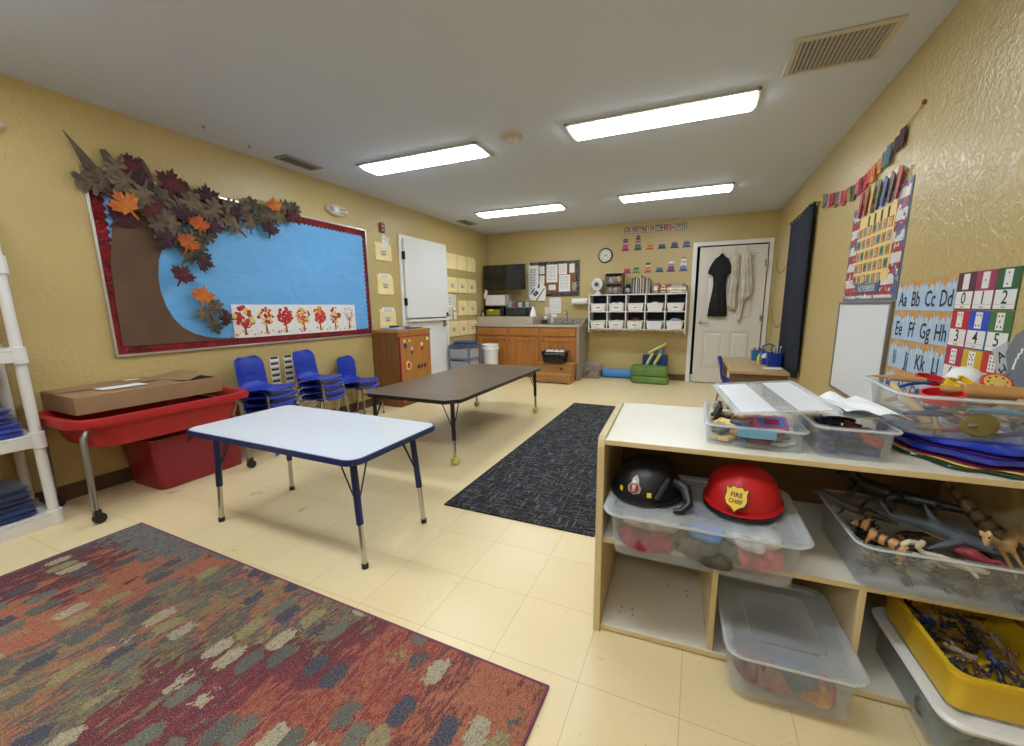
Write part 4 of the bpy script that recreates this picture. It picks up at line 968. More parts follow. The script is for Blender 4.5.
sheet(-2.62, -2.53, 1.76, 1.89, 'small white card at the upper left of the cork board')
sheet(-2.62, -2.53, 1.59, 1.73, 'small white card below another at the left of the cork board')
sheet(-2.83, -2.64, 1.36, 1.91, 'long white sheet hanging over the left edge of the cork board', lines_=16, off=.0215)
sheet(-2.02, -1.95, 1.46, 1.60, 'grey crumpled note at the lower right corner of the cork board', col=mat((150, 148, 142), .7, var=.2, vscale=40), lines_=3)
b = MB(PAPER); b.prism([(-.16, -.15), (.15, -.17), (.165, .06), (.11, .13), (.04, .16), (-.02, .12), (-.13, .0)], 'y', -.003, 0)
b.m(mat((30, 60, 130), .6)); b.prism([(-.14, -.06), (-.1, .02), (-.04, .07), (-.05, .03), (-.1, -.03)], 'y', -.0036, -.003); b.prism([(.0, .06), (.03, .15), (.05, .13), (.04, .06)], 'y', -.0036, -.003)
b.m(INK); b.prism([(-.09, -.04), (-.02, .02), (.03, -.03), (-.04, -.09)], 'y', -.0037, -.003); b.prism([(-.03, -.15), (.13, .06), (.14, .05), (-.01, -.16)], 'y', -.0037, -.003); b.m(GREYINK); b.disc(-.035, -.004, -.035, .02, 12)
solo(b, 'printed_bag', 'white printed paper bag pinned at the lower left of the cork board', 'bag', BW(-2.66, 1.46, .026), smooth=False)
t = thing('line_picture', 'white sheet with small black pictures, above the sink', 'picture', BW(-2.335, 1.215), 0)
b = MB(PAPER); b.box(-.105, .105, -.0015, 0, -.135, .135); b.obj('sheet', t, smooth=False)
b = MB(mat((70, 70, 72), .7)); rr = random.Random(5)
for i in range(5):
    for j in range(6):
        x, z = -.08 + i * .04, -.11 + j * .044; b.prism([(x + rr.uniform(.004, .013) * math.cos(a), z + rr.uniform(.006, .016) * math.sin(a)) for a in [2 * PI * q / 6 for q in range(6)]], 'y', -.0021, -.0016)
b.obj('printed_figures', t, smooth=False)['kind'] = 'stuff'

# clock
t = thing('wall_clock', 'round black and white wall clock beside the cork board', 'clock', BW(-1.465, 2.012), 0)
b = MB(BLACK_PL); b.lathe([(.1, .004), (.116, .0), (.118, .02), (.108, .034), (.1, .03), (.1, .004)], n=36, axis='y', caps=False); b.obj('rim', t)
b = MB(mat((222, 218, 206), .5)); b.lathe([(.1, 0.001), (.1, .02)], n=36, axis='y'); b.obj('dial', t)
b = MB(INK)
for k in range(12): a = PI / 2 - (k + 1) * PI / 6; b.text(str(k + 1), .078 * math.cos(a), -.0208, .078 * math.sin(a), .026, bold=.01)
b.obj('numerals', t, smooth=False)
for nm, ang, ln, wd in (('hour_hand', 2.35 / 12, .05, .004), ('minute_hand', 21 / 60, .078, .003), ('second_hand', .6, .08, .0012)):
    a = PI / 2 - ang * 2 * PI; c, s = math.cos(a), math.sin(a); b = MB(INK); b.prism([(-s * wd - c * .015, c * wd - s * .015), (s * wd - c * .015, -c * wd - s * .015), (s * wd * .5 + c * ln, -c * wd * .5 + s * ln), (-s * wd * .5 + c * ln, c * wd * .5 + s * ln)], 'y', -.024, -.022); b.obj(nm, t, smooth=False)

# birthday banner
BX = [(-1.135, 'O', (150, 50, 80)), (-1.065, 'U', (186, 110, 110)), (-.995, 'R', (70, 86, 96)), (-.873, 'B', (90, 84, 70)), (-.805, 'I', (130, 30, 80)), (-.735, 'R', (196, 112, 78)), (-.66, 'T', (36, 62, 122)), (-.585, 'H', (70, 66, 64)), (-.508, 'D', (160, 50, 84)), (-.435, 'A', (190, 120, 110)), (-.355, 'Y', (40, 70, 130)), (-.28, 'S', (84, 90, 84))]
b = MB(mat((150, 60, 60), .8)); b.tube([(-1.17, -.002, .052), (-.7, -.002, .038), (-.24, -.002, .056)], .0018, 5); b.box(-.965, -.905, -.003, -.001, .02, .032); solo(b, 'banner_string', 'thin string holding the birthday letters high on the far wall', 'string', BW(0, 2.375))
for k, (x, ch, c) in enumerate(BX):
    t = thing('letter_card', 'card with the letter %s in the %s of the birthday banner' % (ch, 'word OUR' if k < 3 else 'word BIRTHDAYS') if not (ch == 'R') else ('card with the last letter of OUR in the birthday banner' if k < 3 else 'card with the letter R inside the word BIRTHDAYS'), 'letter card', BW(x, 2.375 + .006 * math.cos(k), .004), 0, 'birthday banner letters')
    b = MB(mat(c, .7)); b.box(-.031, .031, -.002, 0, -.046, .046); b.obj('card', t, smooth=False)
    b = MB(mat((216, 206, 196), .7)); b.box(-.023, .023, -.003, -.0021, -.038, .038); b.obj('panel', t, smooth=False)
    b = MB(mat([v * .7 for v in c], .7)); b.text(ch, 0, -.0035, 0, .082, bold=.035, sx=.8); b.obj('letter', t, smooth=False)
def cake(x, z, tiers, label):
    t = thing('birthday_cake_card', label, 'cake card', BW(x, z), 0, 'paper birthday cakes on the far wall')
    z0 = 0; w = .105
    b = MB(mat([v * .8 for v in tiers[0][1]], .7)); b.box(-w / 2 - .012, w / 2 + .012, -.002, 0, 0, .012); b.obj('plate', t, smooth=False)
    z0 = .012
    for k, (h, c) in enumerate(tiers):
        b = MB(mat(c, .7)); b.prism([(-w / 2, z0), (w / 2, z0), (w / 2 - .008, z0 + h), (-w / 2 + .008, z0 + h)], 'y', -.003 - .0003 * k, 0)
        b.m(mat([min(255, v * 1.35 + 25) for v in c], .7))
        for q in range(4): b.disc(-w / 2 + .018 + q * (w - .036) / 3, -.0035 - .0003 * k, z0 + h * .55, .007, 8)
        b.m(mat((70, 62, 66), .7)); b.rect(-w * .3, w * .3, z0 + h * .1, z0 + h * .28, -.0035 - .0003 * k)
        b.obj('tier', t, smooth=False); z0 += h; w -= .012
PK, GR, OR, BL, WH = (176, 70, 110), (100, 104, 112), (206, 120, 70), (60, 84, 120), (206, 202, 204)
R1 = [(-1.15, [(.065, PK), (.055, (196, 110, 130)), (.055, (92, 84, 98))], 'tall pink and grey paper cake, first in the upper row'), (-.955, [(.06, (84, 104, 96)), (.055, (130, 136, 146)), (.04, (186, 90, 80)), (.06, (100, 70, 100))], 'tallest paper cake with four tiers, second in the upper row'), (-.77, [(.045, OR), (.04, (214, 132, 84))], 'orange two tier paper cake in the upper row'), (-.59, [(.055, BL)], 'flat dark blue paper cake in the upper row'), (-.405, [(.035, (84, 74, 84)), (.04, (70, 90, 130))], 'dark paper cake with a blue top in the upper row'), (-.235, [(.045, (90, 110, 160)), (.035, (110, 90, 130))], 'blue and white paper cake at the right end of the upper row')]
for x, ti, lab in R1: cake(x, 2.08 - .014, ti, lab)
R2 = [(-1.11, [(.06, (186, 50, 100))], 'pink paper cake at the left of the lower row, by the drawer tower'), (-.965, [(.045, (130, 150, 96)), (.03, (80, 90, 90))], 'green and grey paper cake in the lower row'), (-.785, [(.06, (208, 120, 80)), (.05, (190, 176, 120)), (.03, (62, 58, 56))], 'orange paper cake with a dark top in the lower row'), (-.61, [(.055, (70, 96, 130))], 'flat blue paper cake in the lower row'), (-.44, [(.05, (110, 72, 96)), (.05, (150, 110, 140)), (.045, WH)], 'purple paper cake with a white top in the lower row'), (-.26, [(.06, (84, 110, 146)), (.06, WH), (.06, WH), (.02, (150, 60, 70))], 'tall blue and white paper cake at the right end of the lower row')]
for x, ti, lab in R2: cake(x, 1.725 - .012, ti, lab)

# ------------------------------------------------------------------ wall cubby with ten bins
t = thing('wall_cubby', 'white wall-mounted cubby shelf with ten compartments on the far wall', 'shelf', (-.915, 6.64, 0))
CW = mat((220, 214, 202), .45, name='cubby_white'); hw = .735; D = .305
for s in (-1, 1):
    b = MB(CW); x = s * hw; b.prism([(0, .77), (D, .77), (D, 1.40), (.0, 1.40)], 'x', x - .009, x + .009); b.obj('side_panel', t, bevel=.003)
for z, nm in ((1.362, 'top_board'), (1.095, 'middle_board'), (.822, 'bottom_board')):
    b = MB(CW); b.box(-hw + .0095, hw - .0095, 0.002, D, z, z + .015); b.obj(nm, t, bevel=.002)
for k in range(1, 5):
    b = MB(CW); x = -hw + k * 2 * hw / 5
    b.box(x - .007, x + .007, .003, D, .8375, 1.0945); b.box(x - .007, x + .007, .003, D, 1.1105, 1.3615); b.obj('divider', t)
b = MB(mat((26, 34, 62), .6)); b.box(-hw + .0095, hw - .0095, D - .006, D - .0005, .8375, 1.3615); b.obj('navy_backing', t)
b = MB(CW); b.box(-hw + .01, hw - .01, D - .02, D, .775, .82); b.obj('peg_rail', t)
for k in range(5):
    b = MB(mat((120, 100, 50), .4, .6)); x = -.56 + k * .28; b.tube([(x, D - .02, .80), (x, D - .05, .79), (x, D - .06, .765), (x, D - .075, .775)], .005, 8); b.obj('coat_hook', t)
cw = 2 * hw / 5
binlabels = [['white bin with a small label', 'white bin heaped with stuffed white items', 'white bin with an orange label', 'plain white bin full of green and white things', 'white bin with a black label'], ['white bin with a faint label', 'white bin with white pieces on top', 'white bin with red things inside', 'plain white bin in front of a blue item', 'white bin overflowing with clear plastic']]
WB = mat((226, 224, 220), .35, name='white_bin_plastic')
for r, zb0 in enumerate((1.111, .8385)):
    for c in range(5):
        x = -.915 - hw + cw * (c + .5)
        t = thing('storage_bin', binlabels[r][c] + ', %s row, %s from the left' % (['upper', 'lower'][r], ['first', 'second', 'third', 'fourth', 'fifth'][c]), 'bin', (x, 6.625, zb0 + .001), 0, 'white bins in the wall cubby')
        b = MB(WB); b.loft([rloop(-.105, .105, .012, .27, .02, .0), rloop(-.125, .125, -.004, .285, .025, .112), rloop(-.133, .133, -.012, .29, .028, .112), rloop(-.133, .133, -.012, .29, .028, .122), rloop(-.118, .118, .004, .278, .022, .122), rloop(-.1, .1, .018, .264, .02, .006)]); b.obj('tub', t)
        if not (r == 0 and c == 3) and not (r == 1 and c in (3, 4)):
            b = MB(mat((238, 236, 230), .6)); b.T = Matrix.Translation((0, .0, .055)) @ Matrix.Rotation(.14, 4, 'X'); b.box(-.05, .05, -.002, -.001, -.03, .03)
            b.m(mat({(0, 2): (206, 140, 70), (0, 4): (40, 40, 40)}.get((r, c), (110, 106, 104)), .6)); b.rect(-.036, .036, -.006, .01, -.0025); b.obj('name_label', t, smooth=False)
def lump(name, cat, label, x, y, z, r, c, seed=0, group=None, rough=.7, rz=0.0):
    rr = random.Random(seed); b = MB(mat(c, rough, var=.15, vscale=25)); n = 12
    loops = []
    for k in range(7):
        f = k / 6; a = PI * f; L = []
        for j in range(n):
            q = 2 * PI * j / n; rad = math.sin(max(.05, min(a, PI - .05))) * (1 + .22 * math.sin(3 * q + seed) + .12 * math.sin(5 * q + k + seed)); L.append((r[0] * rad * math.cos(q), r[1] * rad * math.sin(q), r[2] * (1 - math.cos(a)) * (1 + .06 * math.sin(4 * q))))
        loops.append(L)
    b.loft(loops); return solo(b, name, label, cat, (x, y, z), rz, group, angle=180)
xx = lambda c: -.915 - hw + cw * (c + .5)
for k, (dx, c_, s) in enumerate(((-.06, (200, 196, 196), 1), (0.0, (150, 140, 146), 2), (.06, (214, 210, 206), 3))): lump('stuffed_toy', 'stuffed toy', ['grey white', 'darker grey', 'white'][k] + ' stuffed thing heaped in the upper second bin', xx(1) + dx, 6.72, 1.16, (.045, .08, .045), c_, s, 'stuffed things in the upper second bin')
lump('green_cloth', 'cloth', 'pale green and white pile in the upper fourth bin', xx(3), 6.74, 1.16, (.09, .1, .045), (176, 186, 160), 4)
lump('white_pieces', 'pieces', 'white pieces piled in the lower second bin', xx(1), 6.74, .89, (.085, .1, .04), (206, 200, 200), 5)
lump('red_cloth', 'cloth', 'dull red things in the lower third bin', xx(2), 6.74, .89, (.08, .1, .055), (120, 50, 56), 6)
b = MB(mat((34, 52, 118), .5)); b.box(-.1, .1, 0, .16, 0, .13); solo(b, 'blue_box', 'blue box standing in the lower fourth bin', 'box', (xx(3), 6.7, .848), bevel=.004)
lump('plastic_bag', 'bag', 'clear crumpled plastic bag bulging out of the lower fifth bin', xx(4), 6.74, .88, (.1, .1, .06), (140, 150, 170), 8, rough=.25)

# on top of the cubby (top face z = 1.377)
TZ = 1.378
t = thing('desk_fan', 'small round white fan on the left end of the cubby shelf', 'fan', (-1.545, 6.80, TZ), -.25)
b = MB(WHITE_PL); b.lathe([(.06, 0), (.062, .012), (.04, .03), (.022, .05), (.02, .08)], n=24); b.obj('base', t)
b = MB(WHITE_PL); b.lathe([(.02, -.075), (.07, -.06), (.098, -.02), (.1, .03), (.092, .05), (.07, .054)], (0, 0, .165), 32, 'y'); h_ = b.obj('housing', t)
b = MB(mat((44, 44, 48), .5)); b.lathe([(.07, .045), (.07, .052), (.0, .056)], (0, 0, .165), 32, 'y'); b.obj('dark_grille', h_)
b = MB(mat((110, 110, 112), .4))
for rad in (.02, .035, .05, .064): b.tube([(rad * math.cos(a), -.058, .165 + rad * math.sin(a)) for a in [2 * PI * q / 24 for q in range(24)]], .0018, 5, closed=True)
b.obj('grille_rings', h_)
t = thing('drawer_tower', 'brown two-tier organizer with clear drawers of bits on the cubby shelf', 'organizer', (-1.27, 6.68, TZ))
BRN = mat((96, 76, 60), .5)
b = MB(BRN); b.box(-.14, -.125, 0, .2, 0, .325); b.box(.125, .14, 0, .2, 0, .325); b.box(-.125, .125, .185, .2, 0, .325); b.box(-.125, .125, 0, .185, 0, .012); b.box(-.125, .125, 0, .185, .155, .17); b.m(mat((196, 180, 146), .5)); b.box(-.145, .145, -.004, .2, .3255, .337); b.obj('frame', t, bevel=.002)
CLR = clear_plastic((200, 190, 180), .12, .5)
for z in (.014, .172):
    b = MB(CLR); b.box(-.12, .12, .004, .008, z, z + .11); b.box(-.12, .12, .004, .18, z, z + .004); b.obj('drawer', t)
for k, (dx, z, c, s) in enumerate(((-.07, .02, (150, 140, 136), 1), (.02, .02, (186, 180, 176), 2), (.07, .02, (120, 110, 106), 3), (-.06, .18, (206, 196, 186), 4), (.02, .18, (170, 60, 90), 5), (.07, .19, (214, 170, 50), 6), (-.01, .19, (176, 110, 110), 7))):
    lump('craft_bundle', 'craft supplies', ['grey', 'white', 'dark grey', 'cream', 'magenta', 'yellow', 'pink'][k] + ' bundle in the %s drawer of the brown organizer' % ('lower' if z < .1 else 'upper'), -1.27 + dx, 6.77, TZ + z, (.04, .05, .045), c, s + 10, 'bundles in the brown organizer')
b = MB(mat((28, 28, 32), .35)); b.lathe([(.042, 0), (.045, .01), (.045, .11), (.03, .13), (.03, .15), (.0, .155)], n=20); b.m(mat((150, 150, 156), .5)); b.lathe([(.0455, .03), (.0455, .09)], n=20); solo(b, 'black_canister', 'black canister with a grey label between the organizer and the books', 'canister', (-1.055, 6.76, TZ))
bc = [((60, 56, 56), .24), ((170, 160, 150), .22), ((40, 42, 52), .255), ((226, 222, 214), .235), ((90, 96, 80), .24), ((150, 146, 138), .225), ((120, 32, 44), .235), ((206, 196, 176), .24), ((74, 70, 66), .28), ((180, 176, 168), .24), ((96, 84, 66), .255), ((50, 66, 60), .23), ((190, 184, 170), .215), ((110, 100, 92), .24), ((140, 150, 156), .2)]
bn = ['dark grey', 'beige', 'navy black', 'white', 'olive', 'light grey', 'dark red', 'cream', 'tall charcoal', 'pale grey', 'brown', 'dark green', 'ivory', 'taupe', 'short blue grey']
x = -.995
for k, (c, h) in enumerate(bc):
    w = .010 + .011 * random.random(); t = thing('book', bn[k] + ' book standing upright on the cubby shelf, %s from the left' % ['first', 'second', 'third', 'fourth', 'fifth', 'sixth', 'seventh', 'eighth', 'ninth', 'tenth', 'eleventh', 'twelfth', 'thirteenth', 'fourteenth', 'fifteenth'][k], 'book', (x + w / 2, 6.72, TZ), 0, 'books standing on the cubby shelf')
    t.rotation_euler = (0, 0, random.uniform(-.05, .05))
    b = MB(mat(c, .5)); b.box(-w / 2, -w / 2 + .0015, 0, .19, 0, h); b.box(w / 2 - .0015, w / 2, 0, .19, 0, h); b.box(-w / 2 + .0015, w / 2 - .0015, 0, .002, 0, h); b.obj('cover', t)
    b = MB(PAPER); b.box(-w / 2 + .0016, w / 2 - .0016, .0022, .185, .003, h - .003); b.obj('pages', t)
    x += w + .003
for k, (xx_, w, h, z, c, lab) in enumerate(((-.63, .085, .155, 0, (128, 112, 110), 'grey patterned carton beside the upright books'), (-.52, .12, .045, 0, (84, 60, 32), 'dark brown box, lowest of the small pile on the cubby'), (-.52, .11, .045, .0455, (180, 120, 30), 'orange box, middle of the small pile on the cubby'), (-.52, .10, .04, .091, (150, 40, 36), 'red and yellow box on top of the small pile on the cubby'), (-.33, .28, .05, 0, (150, 140, 126), 'wide pale box, lowest at the right end of the cubby top'), (-.33, .27, .035, .0505, (196, 188, 176), 'white box in the middle of the right pile on the cubby'), (-.32, .28, .03, .086, (110, 100, 110), 'grey purple box upper in the right pile on the cubby'), (-.33, .25, .02, .1165, (120, 40, 60), 'thin dark red box topping the right pile on the cubby'))):
    b = MB(mat(c, .55, var=.25, vscale=30)); b.box(-w / 2, w / 2, 0, .2, 0, h); b.m(mat((216, 206, 190), .6)); b.box(-w * .3, w * .3, -.0008, -.0001, h * .3, h * .7); solo(b, 'game_box', lab, 'box', (xx_, 6.7, TZ + z), 0, 'boxes piled on the cubby shelf', bevel=.0015)
t = thing('paper_towel_roll', 'white paper towel roll sticking out left of the wall cubby', 'paper towel', (-1.86, 6.86, 1.275))
b = MB(mat((232, 230, 226), .8)); b.tube([(-.135, 0, 0), (.135, 0, 0)], .052, 24); b.obj('roll', t)
b = MB(mat((90, 80, 66), .6)); b.tube([(-.145, 0, 0), (.15, 0, 0)], .012, 10); b.tube([(-.145, 0, 0), (-.15, .03, -.01), (-.15, .088, -.02)], .006, 8); b.tube([(.15, 0, 0), (.155, .04, -.02), (.155, .088, -.02)], .006, 8); b.obj('holder', t)

# ------------------------------------------------------------------ dress and shawls on door 2
def hang(name, cat, label, x, y, rows, m, parts=None):
    t = thing(name, label, cat, (x, y, 0))
    n = 28; loops = []
    for (z, a, c, d, rip) in rows:
        L = []
        cx, hw_ = (a + c) / 2 - x, (c - a) / 2
        for j in range(n):
            q = 2 * PI * j / n; yy = -d * math.sin(q) * (1 + rip * math.sin(7 * math.cos(q) * 2.2 + z * 3)); L.append((cx + hw_ * math.cos(q), -.03 + yy + rip * .02 * math.sin(9 * math.cos(q) + 5 * z), z + .012 * rip * math.sin(8 * math.cos(q))))
        loops.append(L)
    b = MB(m); b.loft(loops[::-1]); b.obj('garment', t, angle=180)
    b = MB(CHROME); cx = (rows[0][1] + rows[0][2]) / 2 - x; zt = rows[0][0]
    b.tube([(cx, -.03, zt - .03), (cx, -.03, zt + .02), (cx + .012, -.03, zt + .035), (cx, -.03, zt + .05), (cx, -.028, zt + .07), (cx, -.006, 2.01)], .0028, 6); b.tube([(cx, -.03, zt - .02), (cx - .1, -.03, zt - .075), (cx + .1, -.03, zt - .075)], .0028, 6, closed=True); b.obj('wire_hanger', t)
    return t
BLK = mat((20, 20, 22), .85, var=.15, vscale=6, bump=.3, bscale=14)
hang('black_dress', 'dress', 'short-sleeved black dress on a hanger on the white panel door', .26, 6.878, [(1.935, .25, .275, .015, 0), (1.90, .225, .30, .02, 0), (1.87, .185, .335, .03, 0), (1.82, .145, .37, .035, .1), (1.75, .112, .398, .04, .1), (1.69, .092, .415, .04, .1), (1.655, .09, .42, .04, .1), (1.64, .135, .385, .04, .15), (1.61, .162, .355, .045, .2), (1.5, .172, .342, .045, .2), (1.42, .168, .345, .045, .3), (1.2, .135, .375, .045, .5), (1.03, .12, .39, .04, .7)], BLK)
SHW2 = mat((206, 196, 176), .85, var=.06, vscale=8, bump=.4, bscale=16)
hang('white_shawl', 'shawl', 'cream draped shawl hanging in folds next to the black dress', .43, 6.874, [(1.93, .40, .47, .012, 0), (1.88, .385, .485, .02, .3), (1.75, .38, .50, .03, .9), (1.55, .385, .50, .03, 1.0), (1.4, .37, .49, .03, 1.1), (1.3, .36, .50, .03, 1.1), (1.2, .375, .50, .025, 1.0), (1.12, .42, .51, .012, .8)], SHW2)
hang('white_shawl', 'shawl', 'cream draped shawl with a long pointed tail, rightmost on the panel door', .58, 6.878, [(1.95, .55, .61, .012, 0), (1.9, .52, .635, .02, .3), (1.75, .51, .65, .03, .9), (1.55, .51, .675, .03, 1.0), (1.4, .515, .69, .03, 1.1), (1.33, .52, .69, .028, 1.0), (1.28, .52, .60, .025, .9), (1.12, .50, .585, .02, .8), (1.0, .52, .565, .015, .5), (.93, .54, .56, .008, .2)], SHW2)
b = MB(mat((226, 220, 208), .6)); b.lathe([(.075, 0), (.078, .02), (.078, .5), (.07, .52)], n=20); solo(b, 'poster_tube', 'white roll of paper standing behind the desk against the far door frame', 'paper roll', (.815, 6.74, .46 - .46))
# ------------------------------------------------------------------ floor things near the back wall
t = thing('step_stool', 'two-step wooden step stool in front of the sink cabinet', 'step stool', (-2.05, 5.99, 0))
SW = wood((186, 140, 78), (150, 104, 52), 'x', .45, name='pale_wood')
b = MB(SW); b.box(-.33, .30, .14, .34, .285, .305); b.obj('tread', t, bevel=.004)
b = MB(SW); b.box(-.35, .285, -.04, .16, .125, .145); b.obj('tread', t, bevel=.004)
for x in (-.31, .265):
    b = MB(SW); b.prism([(-.02, 0), (.32, 0), (.32, .284), (.16, .284), (.15, .124), (-.02, .124)], 'x', x - .01, x + .01); b.obj('side_panel', t, smooth=False)
b = MB(SW); b.box(-.30, .255, -.012, .004, .02, .124); b.obj('riser', t)
b = MB(SW); b.box(-.30, .255, .15, .162, .146, .284); b.obj('riser', t)
b = MB(mat((90, 56, 30), .6)); b.disc(.10, .149, .215, .03, 14, .022); b.obj('painted_hole_shade', t)  # flat brown disc, its colour standing in for shade inside a hole
t = thing('slatted_basket', 'black plastic basket with white things in it on the step stool', 'basket', (-2.08, 6.195, .3065))
BK = mat((24, 22, 24), .35)
b = MB(BK); w0, w1, d0, d1 = .165, .195, .10, .125
b.loft([rloop(-w0, w0, -d0, d0, .03, 0), rloop(-w0, w0, -d0, d0, .03, .008)])
b.loft([rloop(-w1 - .008, w1 + .008, -d1 - .008, d1 + .008, .035, .165), rloop(-w1 - .008, w1 + .008, -d1 - .008, d1 + .008, .035, .185), rloop(-w1, w1, -d1, d1, .03, .185), rloop(-w1, w1, -d1, d1, .03, .165), rloop(-w1 - .008, w1 + .008, -d1 - .008, d1 + .008, .035, .165)], False, False)
P0, P1 = rrect(-w0, w0, -d0, d0, .03, 6), rrect(-w1, w1, -d1, d1, .03, 6)
b.loft([[(p[0], p[1], .008) for p in P0], [(p[0] * .4 + q[0] * .6, p[1] * .4 + q[1] * .6, .09) for p, q in zip(P0, P1)], [(p[0] * .4 + q[0] * .6 * .99, p[1] * .4 + q[1] * .6 * .99, .1) for p, q in zip(P0, P1)], [(p[0] * .98, p[1] * .98, .01) for p in P0]], False, False)
def per(pp, f):
    n = len(pp); x = f * n; i = int(x) % n; g = x - int(x); a, c = pp[i], pp[(i + 1) % n]; return (a[0] + (c[0] - a[0]) * g, a[1] + (c[1] - a[1]) * g)
L_ = [0]
for k in range(-9, 10):
    for s in (-1, 1): b.tube([(k / 9 * w0 * .9, s * d0, .006), (k / 9 * w1 * .9, s * d1, .17)], .004, 5)
for k in range(-5, 6):
    for s in (-1, 1): b.tube([(s * w0, k / 5 * d0 * .8, .006), (s * w1, k / 5 * d1 * .8, .17)], .004, 5)
b.obj('slatted_tub', t)
for k, (dx, c) in enumerate(((-.12, (206, 196, 190)), (-.05, (186, 190, 196)), (.04, (214, 206, 200)), (.12, (196, 200, 196)))): lump('cloth_bundle', 'cloth', ['first', 'second', 'third', 'fourth'][k] + ' pale bundle from the left in the black basket', -2.08 + dx, 6.195, .41, (.045, .085, .05), c, k + 20, 'pale bundles in the black basket')

t = thing('toy_bin', 'clear bin full of mixed toy pieces on the floor beside the counter', 'bin', (-1.605, 6.76, 0))
def clear_bin(t, w, d, h, taper=.88, r=.03, rimw=.012, m=None, name='tub', th=.003):
    m = m or CLR; b = MB(m); a, c = w / 2 * taper, d / 2 * (1 - (1 - taper) * w / d); w2, d2 = w / 2 - rimw, d / 2 - rimw
    b.loft([rloop(-a, a, -c, c, r, .002), rloop(-w2, w2, -d2, d2, r * 1.15, h - .014), rloop(-w / 2, w / 2, -d / 2, d / 2, r * 1.3, h - .012), rloop(-w / 2, w / 2, -d / 2, d / 2, r * 1.3, h - .003), rloop(-w2 - rimw * .4, w2 + rimw * .4, -d2 - rimw * .4, d2 + rimw * .4, r * 1.2, h), rloop(-w2 + th, w2 - th, -d2 + th, d2 - th, r * 1.1, h - .012), rloop(-a + th, a - th, -c + th, c - th, r, .002 + th)])
    return b.obj(name, t)
clear_bin(t, .31, .26, .25, m=clear_plastic((220, 214, 206), .15, .55))
rr = random.Random(3)
tc_ = [(176, 60, 96), (206, 150, 60), (150, 40, 60), (96, 60, 120), (196, 96, 110), (70, 90, 60), (206, 180, 90), (120, 50, 50), (180, 120, 140)]
tn = ['magenta', 'gold', 'crimson', 'purple', 'pink', 'green', 'yellow', 'brown red', 'mauve']
for k in range(34):
    c = tc_[k % 9]; lay = k // 9
    lump('toy_piece', 'toy', '%s toy piece seen in the clear bin of mixed toys by the counter' % tn[k % 9], -1.605 + rr.uniform(-.1, .1), 6.76 + rr.uniform(-.085, .06), .012 + lay * .055, (.032, .03, .028), c, k, 'toy pieces in the clear bin')
t = thing('foam_roll', 'blue rolled mat lying on the floor under the wall cubby', 'mat roll', (-1.185, 6.86, .078))
b = MB(mat((74, 136, 206), .6)); pts = [];
b.tube([(-.25, 0, 0), (.25, 0, 0)], .072, 24); b.obj('roll', t)
b = MB(mat((50, 96, 180), .6)); sp = [(.252 , .002 + .005 * 0, 0)]
for s in (-1, 1): b.tube([(s * .251, (.012 + .0045 * q) * math.cos(q * .6), (.012 + .0045 * q) * math.sin(q * .6)) for q in range(13)], .003, 5)
b.obj('rolled_edge', t)
GRN = mat((98, 126, 62), .8, var=.1, vscale=5, bump=.3, bscale=18)
def cushion(name, label, x, y, z, w, d, h, m, seed, rz=0.0, grp=None):
    b = MB(m); loops = []
    for k in range(9):
        f = k / 8; bul = math.sin(PI * f); L = []
        for j, p in enumerate(rrect(-w / 2, w / 2, -d / 2, d / 2, .05, 7)):
            sc_ = .93 + .07 * bul ** .5 if bul > 0 else .9
            corner = (abs(p[0]) / (w / 2)) ** 4 * (abs(p[1]) / (d / 2)) ** 4
            L.append((p[0] * sc_, p[1] * sc_, f * h + (f - .5) * .04 * corner * 0 + .006 * math.sin(9 * p[0] + seed + 3 * f)))
        loops.append(L)
    b.loft(loops); return solo(b, name, label, 'cushion', (x, y, z), rz, grp, angle=180)
cushion('floor_cushion', 'green floor cushion, bottom one of two by the door', -.64, 6.60, .008, .56, .30, .10, GRN, 1)
cushion('floor_cushion', 'green floor cushion on top of another by the door', -.66, 6.61, .115, .56, .30, .145, GRN, 2, .02)
t = thing('blue_crate', 'navy blue crate behind the green cushions holding yellow rolls', 'crate', (-.60, 6.855, 0))
NB = mat((30, 52, 120), .45); b = MB(NB); b.box(-.19, .19, -.07, -.06, 0, .41); b.box(-.19, .19, .06, .07, 0, .41); b.box(-.19, -.18, -.06, .06, 0, .41); b.box(.18, .19, -.06, .06, 0, .41); b.box(-.18, .18, -.06, .06, 0, .01); b.obj('crate', t, bevel=.003)
for x in (-.155, -.095, .13, .165):
    b = MB(NB); b.box(x - .02, x + .02, -.082, -.0705, .25, .415); b.obj('rib', t, bevel=.003)
b = MB(mat((70, 116, 176), .5)); b.prism([(0.02, .40), (.12, .41), (.10, .52), (.06, .52)], 'y', -.04, -.02); b.obj('blue_flap', t)
YL = mat((206, 206, 110), .7)
for k, (x0, z0, x1, z1, yo, lab) in enumerate(((-.71, .27, -.63, .45, -.115, 'left pale yellow roll leaning in the blue crate'), (-.60, .27, -.51, .45, -.115, 'right pale yellow roll leaning in the blue crate'), (-.70, .44, -.44, .60, -.02, 'longest pale yellow roll slanting above the blue crate'))):
    b = MB(YL); b.tube([(0, 0, 0), (x1 - x0, .0, z1 - z0)], .024, 14); b.m(mat((150, 150, 70), .7)); b.tube([(x1 - x0, .0, z1 - z0), (x1 - x0 + .002, 0, z1 - z0 + .003)], .015, 12); solo(b, 'yellow_roll', lab, 'paper roll', (x0, 6.86 + yo, z0), 0, 'yellow rolls at the blue crate')

